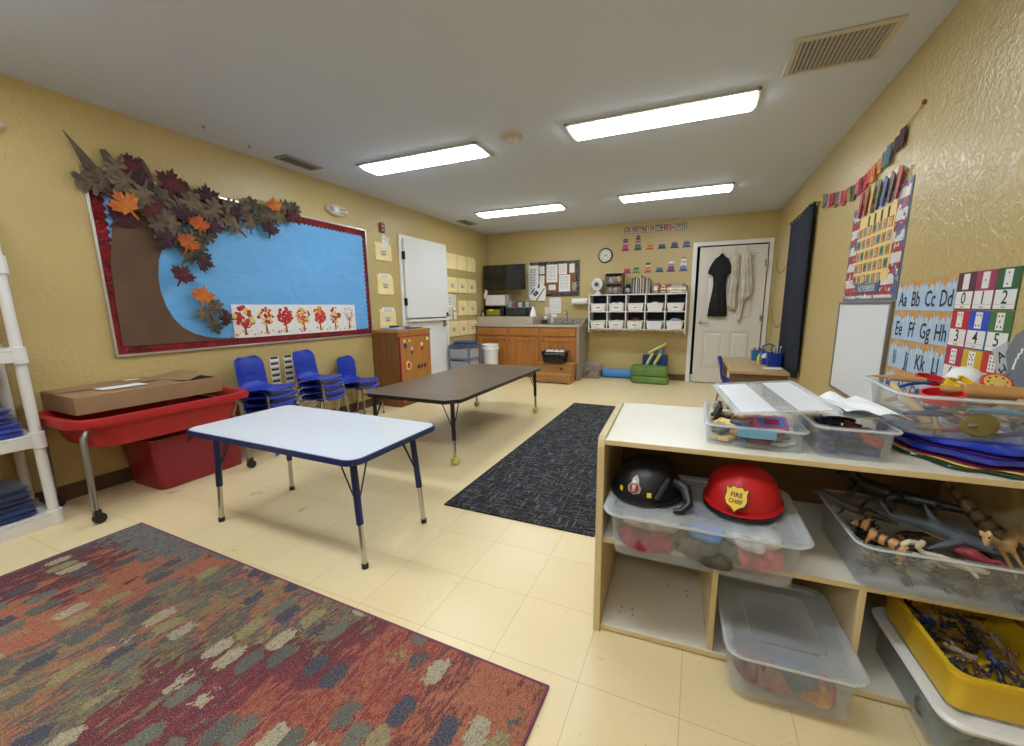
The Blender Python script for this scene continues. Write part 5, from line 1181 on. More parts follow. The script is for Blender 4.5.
# blue drawer cart and trash can beside the counter
t = thing('drawer_cart', 'grey blue plastic cart with clear drawers, beside the counter', 'drawer cart', (-3.40, 5.62, 0))
CB = mat((92, 112, 146), .4)
b = MB(CB)
for z in (.0, .19, .38, .57): b.prism(rrect(-.19, .19, -.19, .19, .03), 'z', z + .0, z + .022)
for sx in (-1, 1):
    for sy in (-1, 1): b.box(sx * .175 - .016, sx * .175 + .016, sy * .175 - .016, sy * .175 + .016, .0, .59)
b.obj('frame', t, bevel=.004)
for z in (.03, .22, .41):
    b = MB(clear_plastic((205, 212, 222), .35, .7)); b.box(-.155, .155, -.197, -.193, z, z + .14); b.box(-.155, .155, -.19, .15, z, z + .004); b.box(-.157, -.153, -.19, .15, z, z + .14); b.box(.193 - .035, .197 - .035, -.19, .15, z, z + .14); b.obj('drawer', t)
b = MB(mat((70, 86, 116), .4)); b.prism(rrect(-.2, .2, -.2, .2, .04), 'z', .592, .61); b.prism(rrect(-.17, .17, -.17, .17, .05), 'z', .61, .625); b.obj('lid', t, bevel=.004)
cushion('folded_apron', 'dark folded cloth on top of the grey blue drawer cart', -3.40, 5.62, .63, .32, .28, .035, mat((60, 72, 96), .8, var=.2, vscale=10), 3)
for k, z in enumerate((.036, .226, .416)):
    lump('cart_supply', 'supplies', ['lowest', 'middle', 'upper'][k] + ' drawer pile of pale supplies in the drawer cart', -3.38, 5.6, z, (.1, .1, .045), [(150, 150, 150), (176, 170, 166), (196, 192, 190)][k], 30 + k)
t = thing('trash_can', 'round white bucket-like trash can in front of the oak cabinets', 'trash can', (-3.17, 6.05, 0))
b = MB(WHITE_PL); b.lathe([(.105, 0), (.115, .01), (.135, .55), (.143, .552), (.143, .585), (.131, .585), (.11, .02)], n=32); b.obj('can', t)
b = MB(mat((240, 240, 240), .4)); b.lathe([(.144, .50), (.148, .505), (.148, .53), (.144, .535)], n=32); b.obj('rim_band', t)

# ------------------------------------------------------------------ desk by the right wall
t = thing('low_desk', 'tan topped low desk by the right wall holding blue caddies', 'desk', (.625, 5.50, 0))
b = MB(wood((190, 160, 112), (170, 138, 90), 'y', .35, name='desk_top')); b.box(-.29, .27, -.66, .66, .47, .50); b.obj('top', t, bevel=.006)
DK = mat((104, 84, 58), .5)
for (x0, x1, y0, y1) in ((-.25, .25, -.62, -.59), (-.25, .25, .59, .62)):
    b = MB(DK); b.box(x0, x1, y0, y1, .37, .47); b.obj('apron', t, bevel=.003)
for x in (-.25, .235):
    for y in (-.605, .605): b = MB(DK); b.box(x - .025, x + .025, y - .025, y + .025, 0, .469); b.obj('leg', t, bevel=.003)
place_chair(.42, 5.16, 0, RL - .1, 'single blue plastic chair at the low desk by the right wall')
CBL = mat((24, 56, 150), .35); CTL = mat((40, 110, 160), .35)
def caddy(x, y, w, d, h, m, label, rz=0.0, handle=False):
    t = thing('desk_caddy', label, 'caddy', (x, y, .501), rz)
    b = MB(m); b.loft([rloop(-w / 2 * .92, w / 2 * .92, -d / 2 * .92, d / 2 * .92, .012, 0), rloop(-w / 2, w / 2, -d / 2, d / 2, .015, h), rloop(-w / 2 + .004, w / 2 - .004, -d / 2 + .004, d / 2 - .004, .012, h), rloop(-w / 2 * .92 + .004, w / 2 * .92 - .004, -d / 2 * .92 + .004, d / 2 * .92 - .004, .01, .005)]); b.obj('box', t)
    if handle:
        b = MB(m); b.tube([(-w / 2, 0, h - .01), (-w / 2 + .01, 0, h + .07), (0, 0, h + .1), (w / 2 - .01, 0, h + .07), (w / 2, 0, h - .01)], .01, 8); b.obj('handle', t)
    return t
caddy(.72, 5.90, .15, .14, .12, CTL, 'teal blue caddy with dark pencils at the far left on the desk')
caddy(.82, 5.38, .15, .13, .15, CBL, 'royal blue caddy with grey brushes nearest the dark curtain', .05)
caddy(.76, 5.50, .10, .10, .08, CBL, 'small blue caddy full of white things in the middle of the desk')
caddy(.80, 5.66, .16, .12, .13, CTL, 'light blue handled caddy behind the others on the desk', .2, True)
def pens(x, y, z, cols, L, label, name, cat, spread_=.05, grp=None):
    for k, c in enumerate(cols):
        b = MB(mat(c, .4)); a = 2.4 * k; dx, dy = .03 * math.cos(a), .025 * math.sin(a)
        b.tube([(dx, dy, 0), (dx * 1.9, dy * 1.6, L)], [.005, .005], 7); b.tube([(dx * 1.9, dy * 1.6, L), (dx * 1.97, dy * 1.66, L + .02)], [.009, .004], 7)
        solo(b, name, label % cnames(c), cat, (x, y, z), .2 * k, grp)
def cnames(c):
    r, g, b_ = c
    if max(c) < 80: return 'black'
    if min(c) > 150: return 'pale grey'
    if r > g and r > b_: return 'red' if g < 100 else 'orange'
    return 'blue' if b_ >= g else 'green'
pens(.72, 5.90, .51, [(30, 28, 30), (26, 26, 30), (150, 40, 60), (34, 30, 30), (40, 36, 40), (200, 110, 60)], .13, '%s pencil standing in the teal blue caddy', 'pencil', 'pencil', grp='pencils in the teal caddy')
pens(.82, 5.38, .51, [(196, 190, 184), (170, 164, 160), (206, 200, 190), (186, 180, 170), (60, 56, 54)], .20, '%s paint brush standing in the royal blue caddy', 'paint_brush', 'brush', grp='brushes in the royal blue caddy')
lump('white_figure', 'craft supplies', 'white and brown cloth bundle in the small blue caddy', .76, 5.50, .51, (.05, .045, .06), (206, 202, 200), 41)
b = MB(mat((214, 190, 70), .4)); b.lathe([(.02, 0), (.02, .07), (.01, .085)], n=14); b.m(PAPER); b.lathe([(.0095, .085), (.006, .11)], n=10); solo(b, 'glue_bottle', 'yellow and white glue bottle between the caddies on the desk', 'glue bottle', (.70, 5.62, .501))
b = MB(PAPER); b.box(-.09, .09, -.05, .05, 0, .003); solo(b, 'loose_paper', 'white loose paper on the desk in front of the caddies', 'paper', (.78, 5.15, .501), .1, smooth=False)

# ------------------------------------------------------------------ right wall
# dark curtain
t = thing('dark_curtain', 'dark navy curtain hanging on the right wall near the far corner', 'curtain', (0, 0, 0))
CUR = mat((25, 30, 44), .85, var=.08, vscale=6)
b = MB(CUR); nu = 90; rows_ = [(2.13, 0), (2.05, .1), (1.6, .5), (1.0, .8), (.46, 1.0)]
loops = []
def cl(z, f, off):
    out = []
    y0, y1 = 4.77, 5.80 - .02 * f
    for i in range(nu + 1):
        u = i / nu; y = y0 + (y1 - y0) * u; wv = .022 * math.sin(u * 2 * PI * 7.5 + .4 * math.sin(z * 3)) + .008 * math.sin(u * 41)
        out.append((XR - .04 + wv * .7 - off, y, z - (.03 * (u > .45)) * (1 if z > 2.1 else 0)))
    return out
zs_ = [2.13 - 1.67 * k / 14 for k in range(15)]
front = [cl(z, k / 14, .003) for k, z in enumerate(zs_)]; backL = [cl(z, k / 14, 0)[::-1] for k, z in enumerate(zs_)]
b.loft([a + c for a, c in zip(front, backL)]); b.obj('cloth', t, angle=180)
b = MB(BLACK_MET); b.tube([(XR - .05, 4.72, 2.115), (XR - .05, 5.85, 2.115)], .008, 8); b.tube([(XR - .05, 4.74, 2.115), (XR, 4.74, 2.115)], .006, 6); b.tube([(XR - .05, 5.83, 2.115), (XR, 5.83, 2.115)], .006, 6); b.obj('curtain_rod', t)
# bead strings in the far corner
for k, (za, zm, zb_) in enumerate(((1.81, 1.60, 1.84), (1.14, .90, 1.08))):
    b = MB(mat((150, 130, 80), .6)); pts = []
    for i in range(22):
        u = i / 21; y = 6.93 - 1.1 * u; z = za * (1 - u) + zb_ * u - 4 * (((za + zb_) / 2) - zm) * u * (1 - u); pts.append((XR - .006, y, z))
    b.tube(pts, .0025, 5)
    for i, p in enumerate(pts):
        if i % 2: b.ball((p[0] - .002, p[1], p[2]), (.006, .012, .012), 6)
    solo(b, 'bead_garland', ['upper', 'lower'][k] + ' thin beaded string sagging on the right wall beside the far door', 'garland')
# whiteboard
t = thing('whiteboard', 'small framed whiteboard on the right wall under the calendar chart', 'whiteboard', RW(3.285, .89), RR)
b = MB(mat((222, 226, 232), .18)); b.box(-.435, .435, -.012, 0, -.3, .3); b.obj('writing_surface', t, smooth=False)
b = MB(mat((140, 138, 134), .35, .7))
for x0, x1, z0, z1 in ((-.45, .45, .298, .315), (-.45, .45, -.315, -.298), (-.45, -.434, -.298, .298), (.434, .45, -.298, .298)): b.box(x0, x1, -.018, 0, z0, z1)
b.obj('frame', t, bevel=.002)
# calendar chart
t = thing('calendar_chart', 'large calendar pocket chart with yellow pockets and a flag-patterned border', 'calendar', RW(3.26, 1.52), RR)
cb_ = NT('calendar_border'); v = cb_.mapping(); sep = cb_.n('ShaderNodeSeparateXYZ'); cb_.l(v, sep.inputs[0])
n = cb_.noise(v, 9, 3, .7)
st = cb_.math('FRACT', cb_.math('MULTIPLY', sep.outputs[2], 9.0)); red = cb_.math('GREATER_THAN', st, .5)
cc = cb_.mix(red, (214, 208, 206), (164, 44, 54)); blu = cb_.math('GREATER_THAN', n.outputs['Fac'], .56); cc = cb_.mix(blu, cc, (74, 92, 132))
n2 = cb_.noise(v, 30, 2); cc = cb_.mix(cb_.math('GREATER_THAN', n2.outputs['Fac'], .62), cc, (226, 222, 216)); cb_.color(cc); cb_.b.inputs['Roughness'].default_value = .35
b = MB(mat((96, 112, 140), .5)); b.box(-.44, .44, -.004, 0, -.31, .31); b.obj('backing', t, smooth=False)
b = MB(cb_.m); b.box(-.425, .425, -.006, -.0042, -.295, .305); b.obj('printed_border', t, smooth=False)
b = MB(mat((226, 196, 116), .5)); b.box(-.27, .29, -.008, -.0062, -.19, .225); b.obj('yellow_pockets', t, smooth=False)
b = MB(mat((70, 80, 112), .4)); b.box(-.2, .2, -.010, -.0062, -.265, -.205); b.obj('month_strip', t, bevel=.001)
b = MB(mat((200, 200, 206), .5)); b.text('NOVEMBER', 0, -.0105, -.235, .055, bold=.02); b.obj('month_lettering', t, smooth=False)
b = MB(INK)
for k in range(4): b.box(-.12 + k * .1, -.095 + k * .1, -.0095, -.0085, .155, .215)
b.obj('day_mark', t, smooth=False)
tcs = [((206, 110, 60), (130, 150, 110)), ((120, 140, 160), (196, 150, 90)), ((190, 70, 60), (206, 180, 120)), ((120, 150, 70), (90, 110, 150))]
for r in range(5):
    for c in range(7):
        if r == 4 and c > 5: continue
        if r == 0 and c in (2,3,4,5) and False: continue
        x = -.235 + c * .0795; z = .125 - r * .075
        col = tcs[(r * 3 + c * 5) % 4]
        b = MB(mat(col[0], .5)); b.box(x - .028, x + .028, -.0100, -.0085, z - .028, z + .028); b.m(mat(col[1], .5)); b.box(x - .02, x + .02, -.0106, -.0101, z - .02, z + .02); b.m(INK); d = r * 7 + c + 1
        if d <= 30: b.text(str(d), x, -.0109, z, .034, bold=.02)
        b.obj('day_card', t, smooth=False)
pc = [(170, 50, 54), (180, 90, 60), (200, 170, 90), (90, 96, 84), (70, 90, 140), (96, 60, 60), (170, 60, 60)]
for k, c in enumerate(pc):
    for q in range(2):
        x = -.30 + k * .095 + q * .03; b = MB(mat(c if q else [min(255, v + 30) for v in c], .5)); b.prism([(x - .014, .235), (x + .014, .235), (x + .035 + .02 * q, .385 + .02 * math.sin(k)), (x + .008, .395)], 'y', -.014 - .012 * q, -.0085 - .012 * q); b.obj('picture_strip', t, smooth=False)
# pennant garland
t = thing('tassel_garland', 'garland of coloured fabric tabs sagging across the right wall', 'garland', (XR, 0, 0), 0)
def gz(y):  # y from 4.70 to 2.84
    pts = [(4.70, 2.165), (4.35, 2.095), (4.0, 2.035), (3.71, 2.015), (3.41, 2.04), (3.19, 2.08), (3.02, 2.12), (2.84, 2.16)]
    for (a, c), (d, e) in zip(pts, pts[1:]):
        if d <= y <= a: f = (a - y) / (a - d); return c + (e - c) * f
    return 2.16
b = MB(mat((150, 120, 80), .8)); b.tube([(-.008, 4.70 - i * .062, gz(4.70 - i * .062)) for i in range(31)], .0025, 5); b.obj('string', t)
gc = [(196, 150, 70), (84, 100, 80), (110, 120, 124), (176, 120, 130), (150, 30, 46), (170, 56, 60), (96, 92, 84), (130, 100, 80), (176, 110, 130), (186, 70, 60), (170, 60, 50), (130, 130, 80), (76, 78, 70), (180, 110, 100), (150, 30, 50), (176, 50, 56), (186, 80, 60), (200, 120, 60), (196, 130, 70), (90, 110, 110), (70, 100, 110), (60, 44, 50), (66, 36, 40)]
for k, c in enumerate(gc):
    y = 4.62 - k * .073; zt = gz(y); L = .095 + .015 * math.sin(k * 2.3); b = MB(mat(c, .8, var=.15, vscale=20)); w = .034
    b.prism([(y - w, zt), (y + w, zt), (y + w * .9, zt - L), (y + w * .3, zt - L * .93), (y - w * .2, zt - L * 1.05), (y - w * .9, zt - L * .96)], 'x', -.013 - .004 * (k % 3), -.0085 - .004 * (k % 3)); b.obj('fabric_tab', t, smooth=False)
b = MB(mat((150, 80, 60), .5)); b.ball((XR - .006, 2.83, 2.17), .012, 10); solo(b, 'push_pin', 'reddish push pin holding the near end of the tab garland', 'pin')

# alphabet strips (local x runs towards the camera)
SKY = mat((168, 194, 222), .5); DRIP = mat((190, 136, 66), .5, rgb2=(206, 160, 96), vscale=14); CLD = mat((206, 208, 206), .5)
for r, s in enumerate(('Aa Bb Cc Dd', 'Ee Ff Gg Hh', 'Ii Jj Kk Ll', 'Mm Nn Oo Pp')):
    t = thing('alphabet_strip', 'alphabet wall strip with the letters ' + s.replace(' ', ', '), 'alphabet strip', RW(2.535, 1.23 - r * .147), RR, 'alphabet strips on the right wall')
    b = MB(SKY); b.box(-.275, .275, -.002, 0, -.072, .072); b.obj('strip', t, smooth=False)
    top = [(-.275, .072)]; n = 22
    pts = [(-.275, .072), (.275, .072)]
    for k in range(n * 4 + 1):
        x = .275 - .55 * k / (n * 4); pts.append((x, .045 + .012 * math.sin(k * PI / 2 * .9) + .010 * math.sin(k * .31 + r)))
    b = MB(DRIP); b.prism(pts, 'y', -.0028, -.0022); b.obj('drip_border', t, smooth=False)
    b = MB(CLD)
    for k in range(12): b.disc(-.25 + k * .0455, -.0031, .028 + .006 * math.sin(k * 2), .009, 8, .014)
    b.obj('cloud_dot', t, smooth=False)['kind'] = 'stuff'
    for k, pr in enumerate(s.split()): b = MB(INK); b.text(pr, -.2 + k * .135, -.0032, -.022, .102, bold=.012, sx=.82); b.obj('letter_pair', t, smooth=False)
# number cards
NC = [(80, 30, 50), (150, 44, 84), (34, 84, 46), (186, 30, 34), (30, 70, 190), (60, 110, 60), (170, 40, 80), (206, 170, 40), (190, 40, 40)]
NW = ['zero', 'one', 'two', 'three', 'four', 'five', 'six', 'seven', 'eight']
PIP = {0: [], 1: [(0, 0)], 2: [(0, 1), (0, -1)], 3: [(-1, 1), (1, 1), (0, -1)], 4: [(-1, 1), (1, 1), (-1, -1), (1, -1)], 5: [(-1, 1), (1, 1), (0, 0), (-1, -1), (1, -1)], 6: [(-1, 1), (1, 1), (-1, 0), (1, 0), (-1, -1), (1, -1)], 7: [(-1, 1), (1, 1), (-1, 0), (1, 0), (-1, -1), (1, -1), (0, .5)], 8: [(-1, 1), (1, 1), (-1, .33), (1, .33), (-1, -.33), (1, -.33), (-1, -1), (1, -1)]}
cn_ = ['dark maroon', 'plum', 'dark green', 'red', 'blue', 'green', 'raspberry', 'mustard yellow', 'bright red']
for i in range(9):
    r, c = divmod(i, 3)
    t = thing('number_card', '%s number card showing %s on the right wall' % (cn_[i], NW[i]), 'number card', RW(2.205 - c * .121, 1.237 - r * .147, .001), RR, 'number cards on the right wall')
    b = MB(mat(NC[i], .5)); b.box(-.0595, .0595, -.002, 0, -.072, .072); b.obj('card', t, smooth=False)
    b = MB(mat((228, 226, 222), .5)); b.box(-.0545, .0545, -.0028, -.0021, -.068, -.002); b.box(-.02, .02, -.0028, -.0021, .006, .066); b.obj('white_panel', t, smooth=False)
    b = MB(INK)
    for (px_, pz) in PIP[i]: b.disc(px_ * .009, -.0033, .036 + pz * .019, .0038, 8)
    b.text(str(i), 0, -.0033, -.03, .066, bold=.01); b.text(NW[i], 0, -.0033, -.061, .014); b.m(GREYINK); b.rect(-.05, .05, -.0525, -.0515, -.0031); b.obj('print', t, smooth=False)
# road piece and slanted letter cards
t = thing('road_mat', 'grey road play mat with dashed white lines standing at the right wall', 'play mat', RW(1.70, .97, .02), RR)
GRD = mat((112, 116, 124), .6); b = MB(GRD)
b.prism([(-.15, .06), (-.12, .12), (-.06, .155), (.2, .16), (.2, -.25), (-.06, -.25), (-.10, -.05)], 'y', -.012, 0); b.obj('mat', t, bevel=.002, smooth=False)
b = MB(PAPER)
for k in range(9):
    a = PI * .95 - k * .16; x, z = .02 + .12 * math.cos(a), .0 + .12 * math.sin(a); b.prism([(x - .004, z - .009), (x + .004, z - .009), (x + .006, z + .009), (x - .002, z + .009)], 'y', -.0135, -.0122)
for k in range(6): b.box(-.1 + .0 * k, -.095, -.0135, -.0122, -.04 - k * .035, -.025 - k * .035)
b.obj('road_line', t, smooth=False)
b = MB(mat((120, 160, 200), .5)); b.prism([(.05, .08), (.1, .1), (.2, .11), (.2, .02), (.1, .03)], 'y', -.0135, -.0122); b.obj('pond', t, smooth=False)
t = thing('letter_tiles_card', 'tilted pale grey card with little black figures left of the road mat', 'card', RW(1.86, .95, .012), RR)
b = MB(mat((176, 180, 184), .5)); b.T = Matrix.Rotation(-.5, 4, 'Y'); b.box(-.035, .035, -.006, 0, -.13, .11); b.obj('card', t, bevel=.001)
b = MB(INK); b.T = Matrix.Rotation(-.5, 4, 'Y')
for k, ch in enumerate('AHKX'): b.text(ch, 0, -.0066, .07 - k * .052, .05, bold=.02, rot=.3)
b.obj('figures', t, smooth=False)
# ------------------------------------------------------------------ toy shelf in the foreground
SA = math.radians(3.0)
SHO = Vector((-.29, 1.325, 0)); SU = Vector((math.cos(SA), math.sin(SA), 0)); SV = Vector((-math.sin(SA), math.cos(SA), 0))
def S(u, v, z): p = SHO + SU * u + SV * v; return (p.x, p.y, z)
MEL = mat((226, 220, 204), .32, var=.02, vscale=3, name='white_melamine')
EDG = wood((214, 194, 150), (198, 176, 130), 'x', .4, name='maple_edge')
EDGZ = wood((214, 194, 150), (198, 176, 130), 'z', .4, name='maple_edge_upright')
t = thing('toy_shelf', 'low white two-tier toy shelf with maple edges in the right foreground', 'shelf', SHO, SA)
W_, D_ = 1.235, .585
def panel(name, x0, x1, y0, y1, z0, z1, edge='x', m=MEL):
    b = MB(m); b.box(x0, x1, y0 + .004, y1, z0, z1); b.m(EDG if edge == 'x' else EDGZ); b.box(x0, x1, y0, y0 + .004, z0, z1); return b.obj(name, t, bevel=.0015)
for nm, x in (('side_panel', 0.0), ('side_panel', W_ - .025)):
    b = MB(EDGZ); pts = [(0.0, 0), (D_, 0), (D_, .72), (D_ - .03, .752), (.03, .752), (.008, .742), (0, .72)]; b.prism(pts, 'x', x, x + .025); b.obj(nm, t, bevel=.004, smooth=False)
panel('top_board', .0255, W_ - .0255, .003, D_, .726, .7435)
b = MB(MEL); b.box(.0255, W_ - .0255, .022, D_ - .012, .3545, .372); b.m(EDG); b.box(.0255, W_ - .0255, .018, .022, .3545, .372); b.obj('middle_shelf', t, bevel=.0015)
b = MB(MEL); b.box(.0255, W_ - .0255, .016, D_ - .012, .006, .024); b.m(EDG); b.box(.0255, W_ - .0255, .012, .016, .006, .024); b.obj('bottom_board', t, bevel=.0015)
b = MB(mat((122, 96, 62), .6, var=.06, vscale=4)); b.box(.0255, W_ - .0255, D_ - .0115, D_ - .003, .006, .7255); b.obj('back_panel', t)
for x in (.388, .783): panel('divider', x, x + .018, .02, D_ - .012, .0245, .354, 'z', mat((216, 200, 160), .4))
b = MB(mat((50, 46, 42), .8))
for (x, y) in ((.09, .13), (.085, .10), (.13, .13), (.135, .10), (.26, .33), (.33, .31), (.335, .28)): b.cyl(x, y, .0241, .0245, .0035, 8)
b.obj('scuff_marks', t)['kind'] = 'stuff'

CLB = clear_plastic((214, 220, 226), .075, .45, .2)
CLL = clear_plastic((222, 228, 234), .20, .7, .25)
def lid(t, w, d, z, r=.04, m=None, name='lid', th=.012):
    b = MB(m or CLL)
    b.loft([rloop(-w / 2, w / 2, -d / 2, d / 2, r, z - .008), rloop(-w / 2 - .003, w / 2 + .003, -d / 2 - .003, d / 2 + .003, r, z), rloop(-w / 2 + .004, w / 2 - .004, -d / 2 + .004, d / 2 - .004, r, z + .007), rloop(-w / 2 + .028, w / 2 - .028, -d / 2 + .028, d / 2 - .028, r * .8, z + .007), rloop(-w / 2 + .036, w / 2 - .036, -d / 2 + .036, d / 2 - .036, r * .7, z + .001),
            rloop(-w / 2 + .075, w / 2 - .075, -d / 2 + .075, d / 2 - .075, r * .6, z + .001), rloop(-w / 2 + .08, w / 2 - .08, -d / 2 + .08, d / 2 - .08, r * .6, z + .006), rloop(-w / 2 + .09, w / 2 - .09, -d / 2 + .09, d / 2 - .09, r * .5, z + .001)], False, True)
    return b.obj(name, t)
RIMM = clear_plastic((226, 230, 234), .5, .85, .25)
def bin_rim(t, w, d, h, r):
    b = MB(RIMM); b.tube(rloop(-w / 2, w / 2, -d / 2, d / 2, r * 1.3, h - .006, 6), .0035, 6, closed=True); b.obj('rim', t)
def bin_thing(label, loc, rz, w, d, h, lid_=True, m=None, taper=.9, grp=None, name='storage_bin', r=.035):
    t = thing(name, label, 'bin', loc, rz, grp); clear_bin(t, w, d, h, taper, r, .014, m or CLB); bin_rim(t, w, d, h, r)
    if lid_: lid(t, w + .012, d + .012, h + .002, r * 1.4)
    return t
def cloth(name, label, u, x, y, z, r, c, seed, rz=0.0, grp=None):
    rr = random.Random(seed); b = MB(mat(c, .85, var=.22, vscale=18, bump=.6, bscale=40)); nu, nv = 26, 10; loops = []
    for k in range(nv + 1):
        a = PI * (.04 + .92 * k / nv); L = []
        for j in range(nu):
            q = 2 * PI * j / nu
            rad = math.sin(a) ** .6 * (1 + .10 * math.sin(4 * q + seed) + .07 * math.sin(7 * q + 2 * a + seed))
            wr = .12 * math.sin(6 * q + 3 * a + seed * 2) + .10 * math.sin(11 * rad * math.cos(q) + seed)
            L.append((r[0] * rad * math.cos(q), r[1] * rad * math.sin(q), r[2] * (1 - math.cos(a)) * (1 + wr * (k > nv * .4))))
        loops.append(L)
    b.loft(loops); return solo(b, name, label, 'clothes', (x, y, z), rz, grp, angle=180)

# bin under the hats
HB = (.04, 1.435, .3735)
bin_thing('clear lidded bin of dress-up clothes under the two toy hats', HB, math.radians(1), .575, .385, .155)
GD = 'dress-up clothes in the bin under the hats'
for k, (dx, dy, z, r, c, lab) in enumerate(((-.16, -.10, .006, (.09, .07, .034), (140, 34, 56), 'crimson pink cloth at the lower front left of the dress-up bin'), (-.15, -.06, .066, (.10, .08, .032), (150, 140, 124), 'pale beige cloth upper left in the dress-up bin'), (-.04, .02, .006, (.10, .13, .05), (44, 40, 38), 'dark brown cloth in the middle of the dress-up bin'), (.03, -.10, .075, (.055, .04, .022), (50, 120, 200), 'bright blue ribbon cloth under the lid of the dress-up bin'), (.05, -.11, .01, (.09, .07, .034), (70, 64, 58), 'grey brown cloth low in the middle of the dress-up bin'), (.155, -.08, .075, (.075, .075, .03), (206, 206, 208), 'white cloth under the lid at the right of the dress-up bin'), (.17, -.10, .02, (.07, .06, .036), (186, 96, 106), 'salmon pink cloth at the right of the dress-up bin'), (.12, .05, .01, (.11, .1, .04), (40, 38, 40), 'black cloth at the back right of the dress-up bin'), (-.12, .08, .01, (.1, .08, .05), (110, 104, 98), 'grey cloth at the back left of the dress-up bin'))):
    cloth('dress_up_cloth', lab, 0, HB[0] + dx, HB[1] + dy, HB[2] + z, r, c, k + 3, 0, GD)

# hats
def dome_hat(name, label, x, y, z, rz, rx, ry, hgt, m, brim_m, brim_x, brim_y, ridge=False, tilt=0.0):
    t = thing(name, label, 'hat', (x, y, z), rz)
    n = 40; loops = []
    for k in range(11):
        a = PI / 2 * k / 10; L = []
        for j in range(n):
            q = 2 * PI * j / n; rr_ = math.cos(a) ** .72 if k < 10 else .02
            rid = 1 + (.05 * max(0, math.cos(4 * q)) ** 6 * math.sin(a) if ridge else 0)
            L.append((rx * rr_ * math.cos(q) * rid, ry * rr_ * math.sin(q) * rid, .012 + hgt * math.sin(a) * (1 + (.05 * max(0, abs(math.sin(q))) ** 8 if ridge else 0))))
        loops.append(L)
    b = MB(m); b.loft(loops); b.obj('crown', t, angle=60)
    b = MB(brim_m); out = []; inn = []
    for j in range(n):
        q = 2 * PI * j / n; f = max(0, -math.sin(q)); bx = brim_x; by = brim_y + .035 * f ** 2
        out.append((rx * bx * math.cos(q), ry * (by) * math.sin(q), .006 - .004 * f)); inn.append((rx * .93 * math.cos(q), ry * .93 * math.sin(q), .014))
    b.loft([[(p[0] * .96, p[1] * .96, p[2] - .006) for p in out], out, [(p[0] * .99, p[1] * .99, p[2] + .006) for p in out], inn], True, True); b.obj('brim', t)
    return t
HZ = .3735 + .155 + .012
BLKH = mat((16, 17, 22), .45, name='black_hat_plastic')
t = dome_hat('police_hat', 'black toy helmet with a silver and red emblem and yellow squares', -.13, 1.44, HZ, -.28, .112, .12, .105, BLKH, BLKH, 1.12, 1.14)
SIL = mat((186, 176, 168), .35, .5); YSQ = mat((224, 196, 40), .5)
def on_dome(t, name, m, pts, q0, a0, rx, ry, h, off=.003):   # a badge lying on the front of the crown
    b = MB(m); vs = []
    for (du, dw) in pts:
        q = q0 + du / rx; a = a0 + dw / h
        c = math.cos(a) ** .72; vs.append(((rx + off) * c * math.cos(q), (ry + off) * c * math.sin(q), .012 + (h + off) * math.sin(a)))
    n = len(vs); cen = [sum(v[i] for v in vs) / n for i in range(3)]
    k = math.hypot(cen[0], cen[1]); out_ = (cen[0] / k * .002, cen[1] / k * .002, .001)
    cen = tuple(cen[i] + out_[i] for i in range(3)); vs2 = [cen] + vs
    b.add(vs2, [(0, 1 + i, 1 + (i + 1) % n) for i in range(n)]); b.add([tuple(v[i] - out_[i] * 3 for i in range(3)) for v in vs2], [(0, 1 + (i + 1) % n, 1 + i) for i in range(n)])
    return b.obj(name, t, smooth=False)
def circ(cx, cy, r, n=18, wav=0.0, m_=5): return [(cx + r * (1 + wav * math.cos(m_ * 2 * PI * i / n)) * math.cos(2 * PI * i / n), cy + r * (1 + wav * math.cos(m_ * 2 * PI * i / n)) * math.sin(2 * PI * i / n)) for i in range(n)]
F = -PI / 2
on_dome(t, 'emblem_plate', SIL, [(-.024, -.002), (-.02, -.018), (0, -.026), (.02, -.018), (.024, -.002), (.014, .012), (.012, .028), (0, .042), (-.012, .028), (-.014, .012)], F, .38, .112, .12, .105, .003)
on_dome(t, 'emblem_red', mat((150, 40, 40), .5), circ(0, -.005, .016, 16), F, .38, .112, .12, .105, .0055)
on_dome(t, 'emblem_center', SIL, circ(0, .012, .008, 12, .2), F, .38, .112, .12, .105, .0075)
on_dome(t, 'emblem_center', SIL, [(-.006, -.016), (.006, -.016), (.006, .004), (-.006, .004)], F, .38, .112, .12, .105, .008)
for s in (-1, 1): on_dome(t, 'yellow_square', YSQ, [(s * .05 - .007, -.02), (s * .05 + .007, -.02), (s * .05 + .007, -.004), (s * .05 - .007, -.004)], F, .3, .112, .12, .105, .004)
b = MB(mat((40, 42, 50), .45)); b.tube([(.07, -.10, .02), (.085, -.085, .06), (.09, -.05, .08)], [.008, .010, .007], 8); b.obj('chin_guard', t)
b = MB(BLKH); b.tube([(.10, -.02, .06), (.14, -.03, .05), (.165, -.07, .02), (.15, -.10, .006), (.13, -.11, .004)], [.018, .02, .014, .01, .008], 10); b.obj('chin_strap', t)
t = dome_hat('fire_hat', 'red toy fire helmet with a yellow shield badge', .17, 1.445, HZ, -.24, .108, .12, .105, mat((186, 22, 26), .5, name='red_hat_plastic'), mat((180, 20, 24), .45, name='red_hat_brim'), 1.1, 1.1, True)
b = MB(BLKH); n = 40; o_ = [(.105 * 1.12 * math.cos(2 * PI * j / n), .12 * (1.12 + .035 * max(0, -math.sin(2 * PI * j / n)) ** 2) * math.sin(2 * PI * j / n)) for j in range(n)]
b.loft([[(p[0] * .97, p[1] * .97, -.013) for p in o_], [(p[0], p[1], -.010) for p in o_], [(p[0] * .99, p[1] * .99, -.001) for p in o_]]); b.obj('black_under_brim', t); t.location.z += .012
SHIELD = [(-.03, .03), (-.02, .024), (-.012, .034), (0, .03), (.012, .034), (.02, .024), (.03, .03), (.027, .012), (.03, -.006), (.024, -.022), (.010, -.030), (0, -.042), (-.010, -.030), (-.024, -.022), (-.03, -.006), (-.027, .012)]
